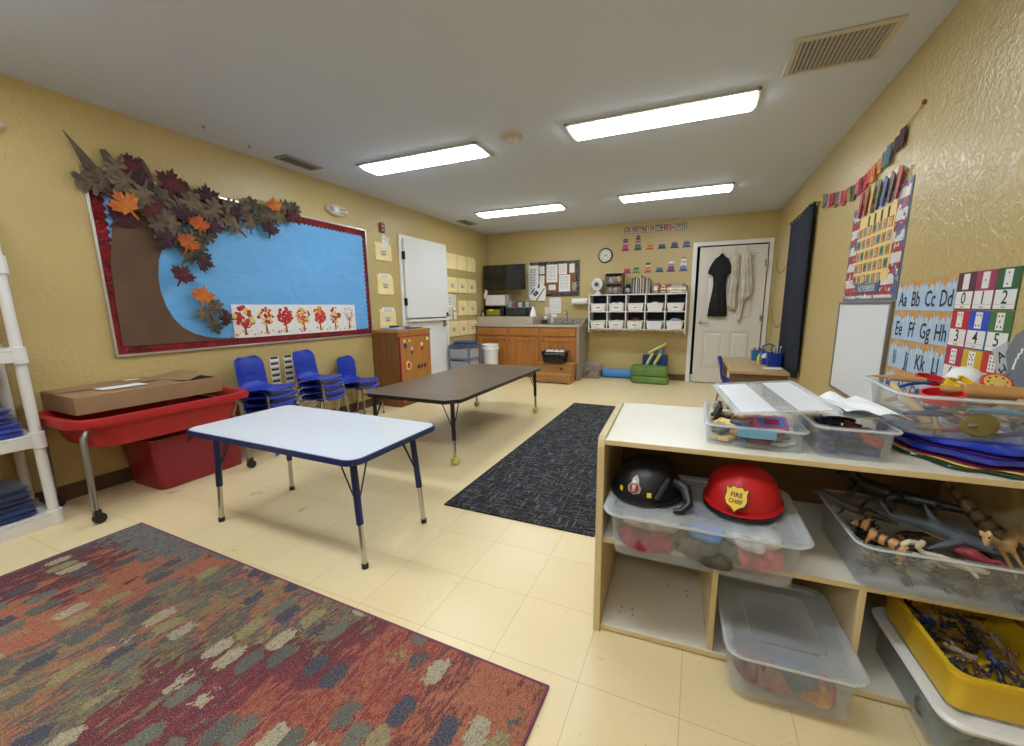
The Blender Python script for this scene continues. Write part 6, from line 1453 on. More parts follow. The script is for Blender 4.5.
def shield_plate(t, name, m, sc, y, off):
    b = MB(m); b.T = Matrix.Translation((0, -.121, .056)) @ Matrix.Rotation(-.55, 4, 'X'); b.prism([(p[0] * sc, p[1] * sc) for p in SHIELD], 'y', y, y + off); return b
shield_plate(t, 'badge', mat((40, 30, 20), .5), 1.1, -.004, .008).obj('badge_rim', t, smooth=False)
b = shield_plate(t, 'badge', mat((226, 186, 50), .45), 1.0, -.0055, .0014); b.m(INK); b.text('FIRE', 0, -.0058, .008, .020, bold=.03, sx=.9); b.text('CHIEF', 0, -.0058, -.012, .017, bold=.03, sx=.85); b.obj('shield_badge', t, smooth=False)

# -------- animal bin (right, middle shelf)
AB = (.675, 1.555, .3735)
bin_thing('large open clear bin full of toy animals on the middle shelf', AB, SA, .45, .40, .145, False, clear_plastic((205, 212, 220), .09, .5), .9)
def organic(name, label, chains, m, loc, rz=0.0, vox=.004, cat='toy animal', grp=None, extra=None, parts=None):
    b = MB(m)
    for pts, rad in chains:
        P = [Vector(p) for p in pts]; q = []; rs = []
        for i in range(len(P) - 1):
            for k in range(3): f = k / 3; q.append(P[i].lerp(P[i + 1], f)); rs.append(rad[i] * (1 - f) + rad[i + 1] * f)
        q.append(P[-1]); rs.append(rad[-1]); b.tube(q, rs, 10); b.ball(q[0], rs[0], 10); b.ball(q[-1], rs[-1], 10)
    if parts:
        t = thing(name, label, cat, loc, 0, grp); t.rotation_euler = rz if isinstance(rz, tuple) else (0, 0, rz); o = b.obj('body', t, angle=180)
        for nm, pm, ch in parts:
            c = MB(pm)
            for kind, *a in ch: getattr(c, kind)(*a)
            c.obj(nm, t)
    else: o = solo(b, name, label, cat, loc, 0, grp, angle=180, rot=rz if isinstance(rz, tuple) else (0, 0, rz)); t = o
    rm = o.modifiers.new('fuse', 'REMESH'); rm.mode = 'VOXEL'; rm.voxel_size = vox; rm.use_smooth_shade = True
    sm = o.modifiers.new('soften', 'SMOOTH'); sm.iterations = 4; sm.factor = .5
    return t
def striped(c1, c2, scale, axis=0, name='striped'):
    t = NT(name); v = t.mapping(); sep = t.n('ShaderNodeSeparateXYZ'); t.l(v, sep.inputs[0]); n = t.noise(v, 25, 2)
    w = t.math('SINE', t.math('ADD', t.math('MULTIPLY', sep.outputs[axis], scale), t.math('MULTIPLY', n.outputs['Fac'], 5.0)))
    t.color(t.mix(t.math('GREATER_THAN', w, .45), c1, c2)); t.b.inputs['Roughness'].default_value = .45; return t.m
ZA = .3735
GA = 'toy animals in the clear bin'
EYE = mat((12, 12, 12), .2)
def quad_animal(L, Hh, leg, neck, head, bw, tail, snout=.5, ears=.008):
    ch = [([(-L / 2, 0, Hh), (-L / 6, 0, Hh + .004), (L / 5, 0, Hh), (L / 2, 0, Hh + .008)], [bw * .85, bw, bw * .95, bw * .85]),
          ([(L / 2, 0, Hh + .008), (L / 2 + neck[0], 0, Hh + neck[1])], [bw * .75, head * .8]),
          ([(L / 2 + neck[0], 0, Hh + neck[1]), (L / 2 + neck[0] + head * 1.3, 0, Hh + neck[1] - head * .35), (L / 2 + neck[0] + head * 2.1, 0, Hh + neck[1] - head * .6)], [head, head * .75, head * snout]),
          ([(-L / 2, 0, Hh), (-L / 2 - tail * .5, 0, Hh + tail * .1), (-L / 2 - tail, 0, Hh - tail * .1)], [bw * .4, bw * .2, bw * .16])]
    for s in (-1, 1):
        ch.append(([(L / 2 - .005, s * bw * .6, Hh), (L / 2, s * bw * .7, Hh - leg * .5), (L / 2 + .006, s * bw * .7, Hh - leg), (L / 2 + .016, s * bw * .7, Hh - leg)], [bw * .5, bw * .3, bw * .26, bw * .24]))
        ch.append(([(-L / 2 + .005, s * bw * .6, Hh), (-L / 2 + .018, s * bw * .75, Hh - leg * .4), (-L / 2 - .006, s * bw * .7, Hh - leg * .65), (-L / 2 + .0, s * bw * .7, Hh - leg), (-L / 2 + .012, s * bw * .7, Hh - leg)], [bw * .6, bw * .4, bw * .24, bw * .24, bw * .22]))
        ch.append(([(L / 2 + neck[0], s * head * .55, Hh + neck[1] + head * .6), (L / 2 + neck[0] - .003, s * head * .7, Hh + neck[1] + head * 1.15)], [ears, ears * .6]))
    return ch
def eyes(L, Hh, neck, head): return ('eye', EYE, [('ball', (L / 2 + neck[0] + head * .9, s * head * .62, Hh + neck[1] + head * .25), .0028, 8) for s in (-1, 1)])
q = (.085, .05, .042, (.018, .022), .015, .017, .06)
organic('toy_tiger', 'orange striped toy tiger at the front left of the animal bin', quad_animal(*q), striped((190, 140, 84), (44, 32, 24), 260, 0, 'tiger_stripes'), (.545, 1.43, ZA + .075), (.15, -.1, 2.5), .0032, parts=[eyes(.085, .05, (.018, .022), .015), ('muzzle', mat((222, 206, 180), .5), [('ball', (.088, 0, .062), (.008, .009, .006), 10)])])
# shark / ray in blue grey with upright fin
SHK = mat((92, 104, 124), .35, var=.1, vscale=12)
organic('toy_shark', 'blue grey toy shark with a raised fin in the middle of the animal bin', [([(-.12, 0, .0), (-.05, 0, .008), (.03, 0, .008), (.10, 0, .0), (.125, 0, -.004)], [.006, .020, .024, .014, .005]), ([(-.02, 0, .02), (-.045, 0, .05), (-.06, 0, .075)], [.013, .007, .003]), ([(.03, .015, 0), (-.01, .06, -.008), (-.03, .085, -.012)], [.011, .008, .003]), ([(.03, -.015, 0), (-.01, -.06, -.008), (-.03, -.085, -.012)], [.011, .008, .003]), ([(-.12, 0, 0), (-.15, 0, .035)], [.008, .003]), ([(-.12, 0, 0), (-.145, 0, -.02)], [.007, .003])], SHK, (.70, 1.49, ZA + .155), (.2, .1, -.35), .0035, parts=[('eye', EYE, [('ball', (.095, s * .012, .008), .003, 8) for s in (-1, 1)]), ('belly', mat((196, 150, 120), .5), [('tube', [(-.06, .0, -.012), (.03, 0, -.0165), (.10, 0, -.010)], [.004, .010, .003], 8)])])
DNM = striped((110, 84, 50), (52, 40, 28), 190, 0, 'banded_brown')
organic('toy_dinosaur', 'brown banded toy dinosaur with a long tail, right side of the animal bin', [([(-.17, 0, .05), (-.10, 0, .03), (-.04, 0, .01), (.02, 0, 0), (.06, 0, .004)], [.006, .012, .02, .027, .02]), ([(.06, 0, .004), (.085, 0, .025), (.105, 0, .035), (.135, 0, .03)], [.017, .013, .015, .008]), ([(.02, .018, -.01), (.035, .03, -.035), (.02, .032, -.06), (.045, .034, -.064)], [.013, .01, .006, .006]), ([(.02, -.018, -.01), (.035, -.03, -.035), (.02, -.032, -.06), (.045, -.034, -.064)], [.013, .01, .006, .006]), ([(.06, .014, 0), (.08, .024, -.012), (.092, .024, -.006)], [.006, .004, .003]), ([(.06, -.014, 0), (.08, -.024, -.012), (.092, -.024, -.006)], [.006, .004, .003])], DNM, (.81, 1.55, ZA + .175), (.1, .45, -.9), .0036, parts=[('eye', EYE, [('ball', (.108, s * .012, .042), .003, 8) for s in (-1, 1)])])
TAN = mat((176, 146, 96), .5, var=.15, vscale=20)
organic('toy_giraffe', 'tan long-legged toy animal lying across the right end of the bin', quad_animal(.08, .05, .075, (.035, .06), .012, .016, .05), TAN, (.85, 1.46, ZA + .13), (.5, .3, -2.2), .0034, parts=[eyes(.08, .05, (.035, .06), .012)])
BLKT = mat((26, 26, 30), .4, var=.2, vscale=20)
organic('toy_gorilla', 'black toy animal standing high at the back left of the bin', quad_animal(.10, .05, .05, (.02, .02), .018, .024, .02), BLKT, (.56, 1.60, ZA + .17), (.2, -.15, 2.7), .0036, parts=[eyes(.10, .05, (.02, .02), .018)])
organic('toy_alligator', 'long black toy alligator stretched along the back of the animal bin', [([(-.16, 0, 0), (-.08, 0, .004), (0, 0, .006), (.07, 0, .004), (.12, 0, .002), (.17, 0, 0)], [.004, .014, .024, .02, .015, .006])] + [([(x, s * .02, 0), (x + .01, s * .042, -.012), (x + .022, s * .045, -.012)], [.008, .005, .004]) for x in (-.05, .06) for s in (-1, 1)], mat((30, 32, 38), .35), (.68, 1.62, ZA + .19), (.1, .05, 2.75), .0036, parts=[('eye', mat((200, 190, 60), .3), [('ball', (.115, s * .009, .015), .0035, 8) for s in (-1, 1)])])
organic('toy_lizard', 'brown dragon-like toy poking out over the left edge of the animal bin', [([(-.09, 0, 0), (-.04, 0, .006), (.02, 0, .008), (.07, 0, .02), (.10, 0, .03)], [.004, .012, .015, .010, .012]), ([(.10, 0, .03), (.125, 0, .024)], [.011, .006])] + [([(x, s * .012, 0), (x + .01, s * .03, -.014)], [.006, .004]) for x in (-.02, .04) for s in (-1, 1)] + [([(.0, s * .01, .015), (-.02, s * .04, .04)], [.007, .003]) for s in (-1, 1)], mat((46, 36, 28), .45, var=.2, vscale=30), (.50, 1.50, ZA + .175), (0, -.1, 2.9), .0032, parts=[('eye', EYE, [('ball', (.106, s * .008, .038), .0025, 8) for s in (-1, 1)])])
WHT = mat((214, 200, 176), .5, var=.08, vscale=20)
organic('toy_skeleton', 'cream white toy with a curled tail at the front of the animal bin', [([(-.05, 0, .03), (-.055, 0, .012), (-.04, 0, 0), (-.01, 0, 0), (.05, 0, -.004), (.09, 0, -.002)], [.009, .008, .007, .010, .012, .007]), ([(.0, .01, 0), (.01, .03, -.01)], [.006, .005]), ([(.05, -.01, 0), (.065, -.028, -.008)], [.006, .005])], WHT, (.665, 1.405, ZA + .118), (.1, .12, -.12), .003, grp=None, parts=[('eye', EYE, [('ball', (.085, s * .006, .005), .002, 8) for s in (-1, 1)])])
organic('toy_hook_tail', 'small cream hook-shaped toy left of the cream white toy', [([(-.02, 0, 0), (-.022, 0, .02), (-.008, 0, .032), (.012, 0, .03)], [.008, .008, .008, .007])], WHT, (.60, 1.415, ZA + .115), (0, 0, .2), .003)
organic('toy_flamingo', 'dark pink toy bird lying near the middle of the animal bin', [([(-.03, 0, 0), (0, 0, .004), (.03, 0, 0)], [.008, .017, .01]), ([(.03, 0, 0), (.05, 0, .012), (.06, 0, .002), (.075, 0, -.004)], [.007, .005, .006, .003]), ([(0, .006, -.012), (.03, .01, -.03), (.055, .01, -.03)], [.004, .003, .003])], mat((150, 50, 66), .5), (.74, 1.44, ZA + .125), (.1, .1, -.5), .0026)
fc = [((58, 46, 34), 'dark brown'), ((90, 70, 46), 'brown'), ((44, 44, 48), 'charcoal'), ((120, 96, 62), 'tan'), ((70, 74, 84), 'slate'), ((150, 120, 80), 'light brown'), ((36, 32, 30), 'near black'), ((196, 186, 170), 'off white')]
rr = random.Random(11)
for k in range(26):
    c, nm = fc[k % 8]; L = rr.uniform(.035, .055)
    lay = k // 13; x = .52 + (k % 13 % 5) * .076 + rr.uniform(-.012, .012); y = 1.43 + (k % 13 // 5) * .10 + rr.uniform(-.02, .02)
    b = MB(mat(c, .45, var=.15, vscale=25)); s = L / .05
    for pts, rad in quad_animal(.05 * s, .018 * s, .02 * s, (.01 * s, .012 * s), .008 * s, .010 * s, .022 * s): b.tube(pts, rad, 7)
    solo(b, 'small_toy_animal', nm + ' small toy animal among the pile in the clear animal bin', 'toy animal', (x, y, ZA + .018 + lay * .045), 0, nm + ' small animals piled in the bin', rot=(rr.uniform(-1.2, 1.2), rr.uniform(-.4, .4), rr.uniform(0, 6)), angle=180)

# -------- lower middle bin
LB = (.305, 1.415, .0255)
bin_thing('clear lidded bin sticking out of the bottom middle compartment', LB, math.radians(3.5), .345, .40, .145)
for k, (dx, dy, z, r, c, lab) in enumerate(((-.085, -.12, .008, (.045, .045, .042), (120, 36, 60), 'dark red bundle at the left of the lower clear bin'), (-.03, -.13, .008, (.05, .05, .035), (150, 90, 80), 'dusty rose bundle in the lower clear bin'), (.03, -.12, .02, (.06, .05, .045), (52, 70, 100), 'slate blue bundle in the lower clear bin'), (.08, -.13, .006, (.045, .045, .03), (196, 130, 60), 'orange bundle in the lower clear bin'), (.112, -.12, .008, (.025, .04, .035), (150, 30, 60), 'crimson bundle at the right end of the lower clear bin'), (0, .03, .008, (.12, .11, .05), (84, 76, 74), 'grey brown pile at the back of the lower clear bin'))):
    cloth('doll_clothes', lab, 0, LB[0] + dx, LB[1] + dy, LB[2] + z, r, c, k + 40, 0, 'soft things in the lower clear bin')

# -------- yellow bin on white-lidded bin
WBN = (.765, 1.415, .0255)
t = bin_thing('clear bin with a thick white lid under the yellow bin, bottom right', WBN, SA, .29, .43, .13, False, clear_plastic((190, 196, 200), .10, .5))
lid(t, .302, .44, .135, .05, mat((226, 228, 230), .3, name='white_lid'))
for k, (dx, c) in enumerate(((-.08, (120, 130, 120)), (.0, (90, 84, 80)), (.09, (150, 160, 140)))): cloth('play_piece_pile', ['greenish', 'dark', 'pale green'][k] + ' pile seen inside the white-lidded bottom bin', 0, WBN[0] + dx, WBN[1] - .1, WBN[2] + .006, (.05, .06, .045), c, 60 + k, 0, 'piles in the white-lidded bin')
YB_ = (.768, 1.425, .0255 + .148)
YLW = mat((214, 178, 34), .4, name='yellow_plastic')
t = thing('yellow_tub', 'open yellow plastic tub full of small dark toys, bottom right', 'tub', YB_, SA)
b = MB(YLW); w, d, h = .272, .40, .105
b.loft([rloop(-w * .46, w * .46, -d * .46, d * .46, .03, 0), rloop(-w / 2 + .006, w / 2 - .006, -d / 2 + .006, d / 2 - .006, .035, h - .012), rloop(-w / 2, w / 2, -d / 2, d / 2, .04, h - .012), rloop(-w / 2, w / 2, -d / 2, d / 2, .04, h), rloop(-w / 2 + .012, w / 2 - .012, -d / 2 + .012, d / 2 - .012, .035, h), rloop(-w * .46 + .006, w * .46 - .006, -d * .46 + .006, d * .46 - .006, .028, .006)]); b.obj('tub', t)
sc_ = [((30, 34, 56), 'dark blue'), ((120, 104, 84), 'tan'), ((40, 34, 30), 'black brown'), ((150, 130, 110), 'beige'), ((28, 50, 110), 'bright blue'), ((96, 60, 50), 'rust')]
rr = random.Random(21)
for k in range(72):
    c, nm = sc_[k % 6]; b = MB(mat(c, .45)); lay = k // 24; i = k % 24
    x = -.078 + (i % 4) * .052 + rr.uniform(-.01, .01); y = -.135 + (i // 4) * .054 + rr.uniform(-.01, .01); s = rr.uniform(.55, .8)
    b.tube([(0, 0, 0), (0, 0, .022 * s), (0, 0, .034 * s)], [.007 * s, .010 * s, .006 * s], 7); b.ball((0, 0, .044 * s), .008 * s, 8)
    for sg in (-1, 1): b.tube([(sg * .008 * s, 0, .032 * s), (sg * .02 * s, 0, .026 * s), (sg * .026 * s, .008 * s, .036 * s)], .0035 * s, 5); b.tube([(sg * .004 * s, 0, 0), (sg * .009 * s, 0, -.016 * s), (sg * .010 * s, .004, -.034 * s)], .0045 * s, 5)
    p = Vector(YB_) + Matrix.Rotation(SA, 3, 'Z') @ Vector((x, y, .012 + lay * .022))
    solo(b, 'toy_figure', nm + ' tiny toy figure in the pile filling the yellow tub', 'toy figure', p, 0, nm + ' tiny figures in the yellow tub', rot=(rr.uniform(.8, 2.2), rr.uniform(-.4, .4), rr.uniform(0, 6)))

# -------- things on top of the shelf
TT = .7445
B1 = (.185, 1.585, TT)
t = thing('craft_bin', 'clear plastic bin of craft cards with a blue latch on the shelf top', 'bin', B1, math.radians(0)); clear_bin(t, .285, .36, .072, .95, .02, .012, CLB); bin_rim(t, .285, .36, .072, .02)
b = MB(mat((110, 160, 196), .35)); b.prism([(-.05, .04), (.055, .04), (.055, .066), (-.05, .066)], 'y', -.197, -.183); b.obj('blue_latch', t, bevel=.002)
cc_ = [((206, 176, 110), 'tan'), ((70, 90, 120), 'steel blue'), ((150, 40, 56), 'crimson'), ((226, 220, 206), 'cream'), ((40, 38, 44), 'black'), ((190, 150, 90), 'ochre'), ((176, 60, 60), 'red'), ((96, 70, 60), 'brown')]
rr = random.Random(31)
for k in range(28):
    c, nm = cc_[k % 8]; i = k % 12; lay = k // 12
    x = -.078 + (i % 4) * .052 + rr.uniform(-.01, .01); y = -.11 + (i // 4) * .10 + rr.uniform(-.02, .02)
    b = MB(mat(c, .5, var=.2, vscale=60)); w = rr.uniform(.028, .042); b.box(-w, w, -.022, .022, 0, .010); b.m(mat([min(255, v + 40) for v in c], .5)); b.box(-w * .7, w * .7, -.014, .014, .0102, .0108)
    solo(b, 'craft_card', nm + ' craft card in the heap inside the blue-latched bin', 'card', (B1[0] + x, B1[1] + y, TT + .008 + lay * .022), 0, nm + ' cards in the blue-latched bin', rot=(rr.uniform(-.2, .2), rr.uniform(-.2, .2), rr.uniform(-.8, .8)), smooth=False)
b = MB(mat((206, 90, 140), .4)); b.box(-.045, .045, -.03, .03, 0, .012); b.m(mat((90, 130, 210), .4)); b.box(-.038, .038, -.024, .024, .0121, .0128); b.m(mat((180, 40, 90), .4)); b.box(-.022, .022, -.014, .014, .0129, .0136); solo(b, 'picture_box', 'pink and blue picture card box in front under the propped lid', 'box', (.235, 1.475, TT + .066), 0, rot=(.45, 0, .12), bevel=.001)
# folded black and white book at the back left
b = MB(BLACK_PL); b.box(-.006, .006, -.06, .06, 0, .07); b.m(PAPER); b.box(.0062, .0072, -.05, .05, .008, .06); solo(b, 'game_case', 'black and white case standing at the left end of the craft bin', 'case', (.075, 1.68, TT + .01), 0, rot=(0, .35, 0))
# propped lid with two frosted ends
t = thing('bin_lid', 'large clear bin lid with frosted ends lying tilted across the craft bin', 'lid', (.235, 1.59, TT + .136), 0); t.rotation_euler = (.033, -.09, .13)
b = MB(CLL); w, d = .28, .43
b.loft([rloop(-w / 2, w / 2, -d / 2, d / 2, .02, -.008), rloop(-w / 2 - .002, w / 2 + .002, -d / 2 - .002, d / 2 + .002, .022, 0), rloop(-w / 2 + .003, w / 2 - .003, -d / 2 + .003, d / 2 - .003, .02, .006), rloop(-w / 2 + .014, w / 2 - .014, -d / 2 + .014, d / 2 - .014, .016, .006), rloop(-w / 2 + .018, w / 2 - .018, -d / 2 + .018, d / 2 - .018, .014, .002)], False, False); b.obj('rim', t)
b = MB(clear_plastic((225, 230, 234), .15, .4)); b.box(-.025, .035, -d / 2 + .018, d / 2 - .018, .0005, .002); b.obj('clear_window', t)
FR = mat((226, 228, 230), .35, name='frosted_white')
b = MB(clear_plastic((226, 228, 232), .82, .95, .35)); b.box(-w / 2 + .018, -.025, -d / 2 + .018, d / 2 - .018, .0005, .003); b.obj('frosted_end', t)
b = MB(clear_plastic((226, 228, 232), .9, .97, .35)); b.box(.035, w / 2 - .018, -d / 2 + .018, d / 2 - .018, .0005, .003); b.obj('frosted_end', t)
# second bin with dark blue things and folded white papers
B2 = (.435, 1.575, TT)
t = thing('craft_bin', 'smaller clear bin of dark blue pieces with white papers on top', 'bin', B2, math.radians(2)); clear_bin(t, .205, .36, .098, .86, .025, .012, CLB); bin_rim(t, .205, .36, .098, .025)
rr = random.Random(41)
bc2 = [((30, 44, 110), 'navy'), ((24, 30, 70), 'midnight blue'), ((150, 60, 60), 'red'), ((186, 150, 90), 'gold'), ((40, 60, 130), 'blue'), ((60, 50, 60), 'plum black')]
for k in range(24):
    c, nm = bc2[k % 6] if k > 11 else bc2[k % 2]; i = k % 12; lay = k // 12
    b = MB(mat(c, .4)); w = rr.uniform(.022, .032); b.box(-w, w, -.012, .012, 0, .022); b.m(mat([min(255, v + 30) for v in c], .4)); b.box(-w * .6, w * .6, -.0125, .0125, .006, .016)
    solo(b, 'toy_block', nm + ' small block in the smaller clear bin beside the papers', 'block', (B2[0] - .055 + (i % 3) * .052, B2[1] - .12 + (i // 3) * .078 + rr.uniform(-.01, .01), TT + .008 + lay * .034), 0, nm + ' blocks in the smaller clear bin', rot=(rr.uniform(-.3, .3), rr.uniform(-.3, .3), rr.uniform(-.5, .5)), bevel=.0015)
def crumpled(label, x, y, z, w, d, rz, seed, amp=.006, tilt=(0, 0)):
    b = MB(mat((236, 238, 240), .65)); n = 12; vs = []
    for s_ in (0, 1):
        for j in range(n + 1):
            for i in range(n + 1):
                u, v = i / n - .5, j / n - .5; h = amp * math.sin(9 * u + seed) * math.cos(7 * v + seed * 2) + amp * .7 * math.sin(14 * u * v + 5 * u + seed) + amp * 1.6 * abs(math.sin(6 * (u + .3 * v) + seed)); vs.append((u * w, v * d, h + s_ * .0012))
    fs = []; m_ = (n + 1) ** 2
    for j in range(n):
        for i in range(n):
            a = j * (n + 1) + i; fs.append((a, a + n + 1, a + n + 2, a + 1)); fs.append((m_ + a, m_ + a + 1, m_ + a + n + 2, m_ + a + n + 1))
    bd = [i for i in range(n + 1)] + [(j + 1) * (n + 1) - 1 for j in range(1, n + 1)] + [n * (n + 1) + i for i in range(n - 1, -1, -1)] + [j * (n + 1) for j in range(n - 1, 0, -1)]
    for a, c in zip(bd, bd[1:] + bd[:1]): fs.append((a, c, m_ + c, m_ + a))
    b.add(vs, fs); return solo(b, 'crumpled_paper', label, 'paper', (x, y, z), 0, None, rot=(tilt[0], tilt[1], rz), angle=50)
crumpled('white crumpled paper lying on top of the smaller clear bin', .475, 1.61, TT + .118, .16, .33, .12, 1, .008, (-.03, .05))
crumpled('second white paper under the first, on the smaller clear bin', .45, 1.62, TT + .104, .16, .28, .02, 4, .005, (-.02, .03))

# scalloped stacked trays under the utensil bin
def lobed(r0, n=44, lobes=9, amp=.045, sx=1.0, sy=1.0): return [(r0 * (1 + amp * math.cos(lobes * 2 * PI * i / (n * 3))) * math.cos(2 * PI * i / (n * 3)) * sx, r0 * (1 + amp * math.cos(lobes * 2 * PI * i / (n * 3))) * math.sin(2 * PI * i / (n * 3)) * sy) for i in range(n * 3)]
TX, TY = .748, 1.635
for k, (z, h, c, r0, lab) in enumerate(((0, .011, (24, 60, 40), .232, 'dark green scalloped tray, lowest of the stack'), (.0115, .003, (222, 196, 96), .229, 'thin yellow scalloped tray above the green one'), (.015, .003, (120, 30, 70), .228, 'thin dark magenta scalloped tray above the yellow one'), (.0185, .023, (30, 50, 150), .228, 'royal blue scalloped tray in the middle of the stack'), (.042, .002, (90, 40, 110), .212, 'thin purple scalloped tray between the two blue ones'), (.0445, .023, (24, 60, 190), .214, 'bright blue scalloped tray, topmost of the stack'))):
    P_ = lobed(r0 * .96 if k != 3 else r0 * .96, sx=.76, sy=1.05)
    b = MB(mat(c, .16, coat=.5)); b.loft([[(p[0] * .93, p[1] * .93, z) for p in P_], [(p[0] * 1.0, p[1] * 1.0, z + h * .45) for p in P_], [(p[0] * .985, p[1] * .985, z + h) for p in P_], [(p[0] * .9, p[1] * .9, z + h) for p in P_]])
    solo(b, 'scalloped_tray', lab, 'tray', (TX, TY, TT), .1 * k, 'stack of scalloped trays under the utensil bin', angle=60)
UB = (.755, 1.655, TT + .0685)
t = thing('utensil_bin', 'large clear bin heaped with rolling pins and dough tools on the shelf top', 'bin', UB, math.radians(-2)); clear_bin(t, .40, .40, .125, .84, .05, .016, CLB); bin_rim(t, .40, .40, .125, .05)
Z1 = UB[2]
WOODP = wood((196, 150, 96), (170, 122, 70), 'x', .5, 1.5, 'light_wood')
def pin(label, x, y, z, L, r, rot, name='rolling_pin', m=None):
    t = thing(name, label, 'rolling pin', (x, y, z)); t.rotation_euler = rot
    b = MB(m or WOODP); b.tube([(-L / 2, 0, 0), (-L / 2 + .004, 0, 0), (L / 2 - .004, 0, 0), (L / 2, 0, 0)], [r * .85, r, r, r * .85], 16); b.obj('roller', t)
    for s in (-1, 1):
        b = MB(m or WOODP); b.tube([(s * L / 2, 0, 0), (s * (L / 2 + .01), 0, 0), (s * (L / 2 + .035), 0, 0), (s * (L / 2 + .045), 0, 0)], [r * .35, r * .45, r * .5, r * .2], 12); b.obj('handle', t)
pin('thick wooden rolling pin lying on top at the right of the utensil bin', .80, 1.55, Z1 + .128, .18, .021, (0, .02, -.08))
pin('thin wooden rolling pin near the back of the utensil bin', .64, 1.70, Z1 + .135, .09, .010, (0, .05, -.15))
pin('wooden rolling pin partly hidden at the front right of the utensil bin', .86, 1.50, Z1 + .105, .12, .016, (0, .05, -.05))
pin('cream rolling pin standing slanted against the left wall of the utensil bin', .61, 1.545, Z1 + .07, .10, .015, (0, .85, -.3), m=mat((214, 190, 140), .5))
def ring(label, x, y, z, r, h, c, rot, shape='round'):
    b = MB(mat(c, .35)); n = 40
    f = (lambda q: 1.0) if shape == 'round' else (lambda q: 1 + .22 * math.cos(5 * q))
    A = [(r * f(2 * PI * i / n) * math.cos(2 * PI * i / n), r * f(2 * PI * i / n) * math.sin(2 * PI * i / n)) for i in range(n)]
    b.loft([[(p[0], p[1], 0) for p in A], [(p[0], p[1], h) for p in A], [(p[0] * 1.09, p[1] * 1.09, h) for p in A], [(p[0] * 1.09, p[1] * 1.09, h + .003) for p in A], [(p[0] * .95, p[1] * .95, h + .003) for p in A], [(p[0] * .95, p[1] * .95, 0) for p in A], [(p[0], p[1], 0) for p in A]], False, False)
    return solo(b, 'cookie_cutter', label, 'cookie cutter', (x, y, z), 0, rot=rot)
ring('large round red cookie cutter at the front of the utensil bin', .665, 1.545, Z1 + .098, .045, .022, (206, 24, 34), (.15, -.1, 0))
ring('yellow star-shaped cookie cutter on top of the utensil bin', .735, 1.60, Z1 + .125, .04, .014, (236, 200, 40), (.5, .1, .3), 'star')
ring('small red cookie cutter ring near the back of the utensil bin', .70, 1.72, Z1 + .125, .034, .016, (200, 30, 40), (.2, .1, 0))
b = MB(mat((236, 206, 60), .4)); b.prism([(.04 * (1 if i % 2 == 0 else .5) * math.cos(PI / 2 + i * PI / 5), .04 * (1 if i % 2 == 0 else .5) * math.sin(PI / 2 + i * PI / 5)) for i in range(10)], 'z', 0, .012); solo(b, 'star_mold', 'solid yellow star lying behind the large red ring in the utensil bin', 'mold', (.725, 1.62, Z1 + .122), 0, rot=(.6, 0, .2), bevel=.003)
b = MB(mat((232, 234, 236), .3)); b.lathe([(.0, .052), (.02, .05), (.038, .036), (.046, .014), (.048, 0), (.044, 0), (.04, .016)], n=28); solo(b, 'white_bowl', 'white upturned bowl on top of the utensil bin', 'bowl', (.79, 1.73, Z1 + .125), 0, rot=(.1, .1, 0))
t = thing('toy_watch', 'toy disc with a red rim and tan face on the utensil bin', 'toy', (.83, 1.66, Z1 + .138)); t.rotation_euler = (.75, 0, -.1)
b = MB(mat((196, 50, 40), .4)); b.lathe([(.034, 0), (.037, .004), (.034, .009)], n=28); b.obj('rim', t)
b = MB(mat((216, 176, 96), .5)); b.lathe([(.029, .0091), (.028, .0105)], n=24); b.obj('face', t)
b = MB(mat((120, 50, 40), .5))
for k in range(8): b.ball((.02 * math.cos(k * .78), .02 * math.sin(k * .78), .0108), .003, 6)
b.obj('dots', t)['kind'] = 'stuff'
def stick(label, pts, r, c, name, cat='utensil'):
    o = Vector(pts[0]); b = MB(mat(c, .35)); b.tube([tuple(Vector(p) - o) for p in pts], r, 10); return solo(b, name, label, cat, o)
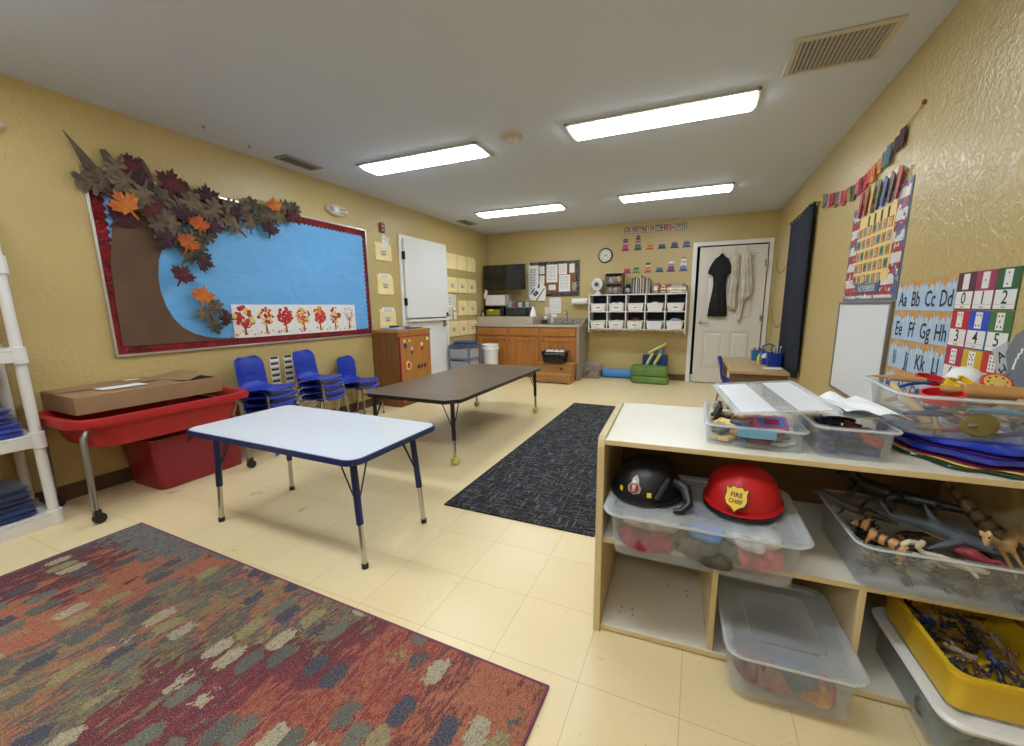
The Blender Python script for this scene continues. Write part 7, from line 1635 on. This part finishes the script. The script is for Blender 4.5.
stick('blue dough tool lying across the back left of the utensil bin', [(.585, 1.63, Z1 + .115), (.64, 1.66, Z1 + .128), (.69, 1.68, Z1 + .13)], [.004, .006, .004], (40, 70, 150), 'dough_tool')
stick('pale green dough stick in front of the yellow star', [(.74, 1.56, Z1 + .135), (.80, 1.585, Z1 + .14)], [.005, .005], (120, 160, 70), 'dough_tool')
stick('dark blue toy knife at the left of the red ring', [(.60, 1.55, Z1 + .10), (.63, 1.60, Z1 + .118)], [.007, .004], (30, 50, 120), 'toy_knife')
stick('red toy handle peeking out at the far left of the utensil bin', [(.585, 1.53, Z1 + .118), (.61, 1.565, Z1 + .11)], [.005, .004], (196, 30, 40), 'toy_spoon')
stick('light blue knife seen through the front of the utensil bin', [(.70, 1.492, Z1 + .085), (.78, 1.49, Z1 + .088), (.86, 1.492, Z1 + .07)], [.006, .009, .004], (90, 150, 190), 'toy_knife')
stick('grey toy spatula standing up at the back right of the utensil bin', [(.84, 1.73, Z1 + .11), (.90, 1.76, Z1 + .16)], [.006, .008], (140, 142, 144), 'spatula')
b = MB(mat((120, 110, 56), .5)); b.lathe([(.033, 0), (.034, .006), (.03, .009)], n=28, sx=1.2); solo(b, 'olive_lid', 'olive round lid seen through the front wall of the utensil bin', 'lid', (.725, 1.487, Z1 + .048), 0, rot=(PI / 2, 0, 0))
uc = [((176, 140, 96), 'tan'), ((150, 60, 70), 'dull red'), ((206, 190, 160), 'cream'), ((60, 70, 110), 'slate blue'), ((120, 100, 80), 'brown'), ((196, 110, 110), 'pink')]
rr = random.Random(51)
for k in range(30):
    c, nm = uc[k % 6]; i = k % 15; lay = k // 15
    b = MB(mat(c, .45)); L = rr.uniform(.03, .05); b.tube([(-L, 0, 0), (-L * .3, 0, .003), (L, 0, 0)], [.006, .010, .006], 8); b.ball((L, 0, 0), (.013, .013, .006), 10)
    solo(b, 'dough_tool', nm + ' dough tool in the heap inside the utensil bin', 'utensil', (UB[0] - .12 + (i % 5) * .06, UB[1] - .13 + (i // 5) * .11, Z1 + .018 + lay * .042), 0, nm + ' tools heaped in the utensil bin', rot=(rr.uniform(-.3, .3), rr.uniform(-.4, .4), rr.uniform(0, 6)))
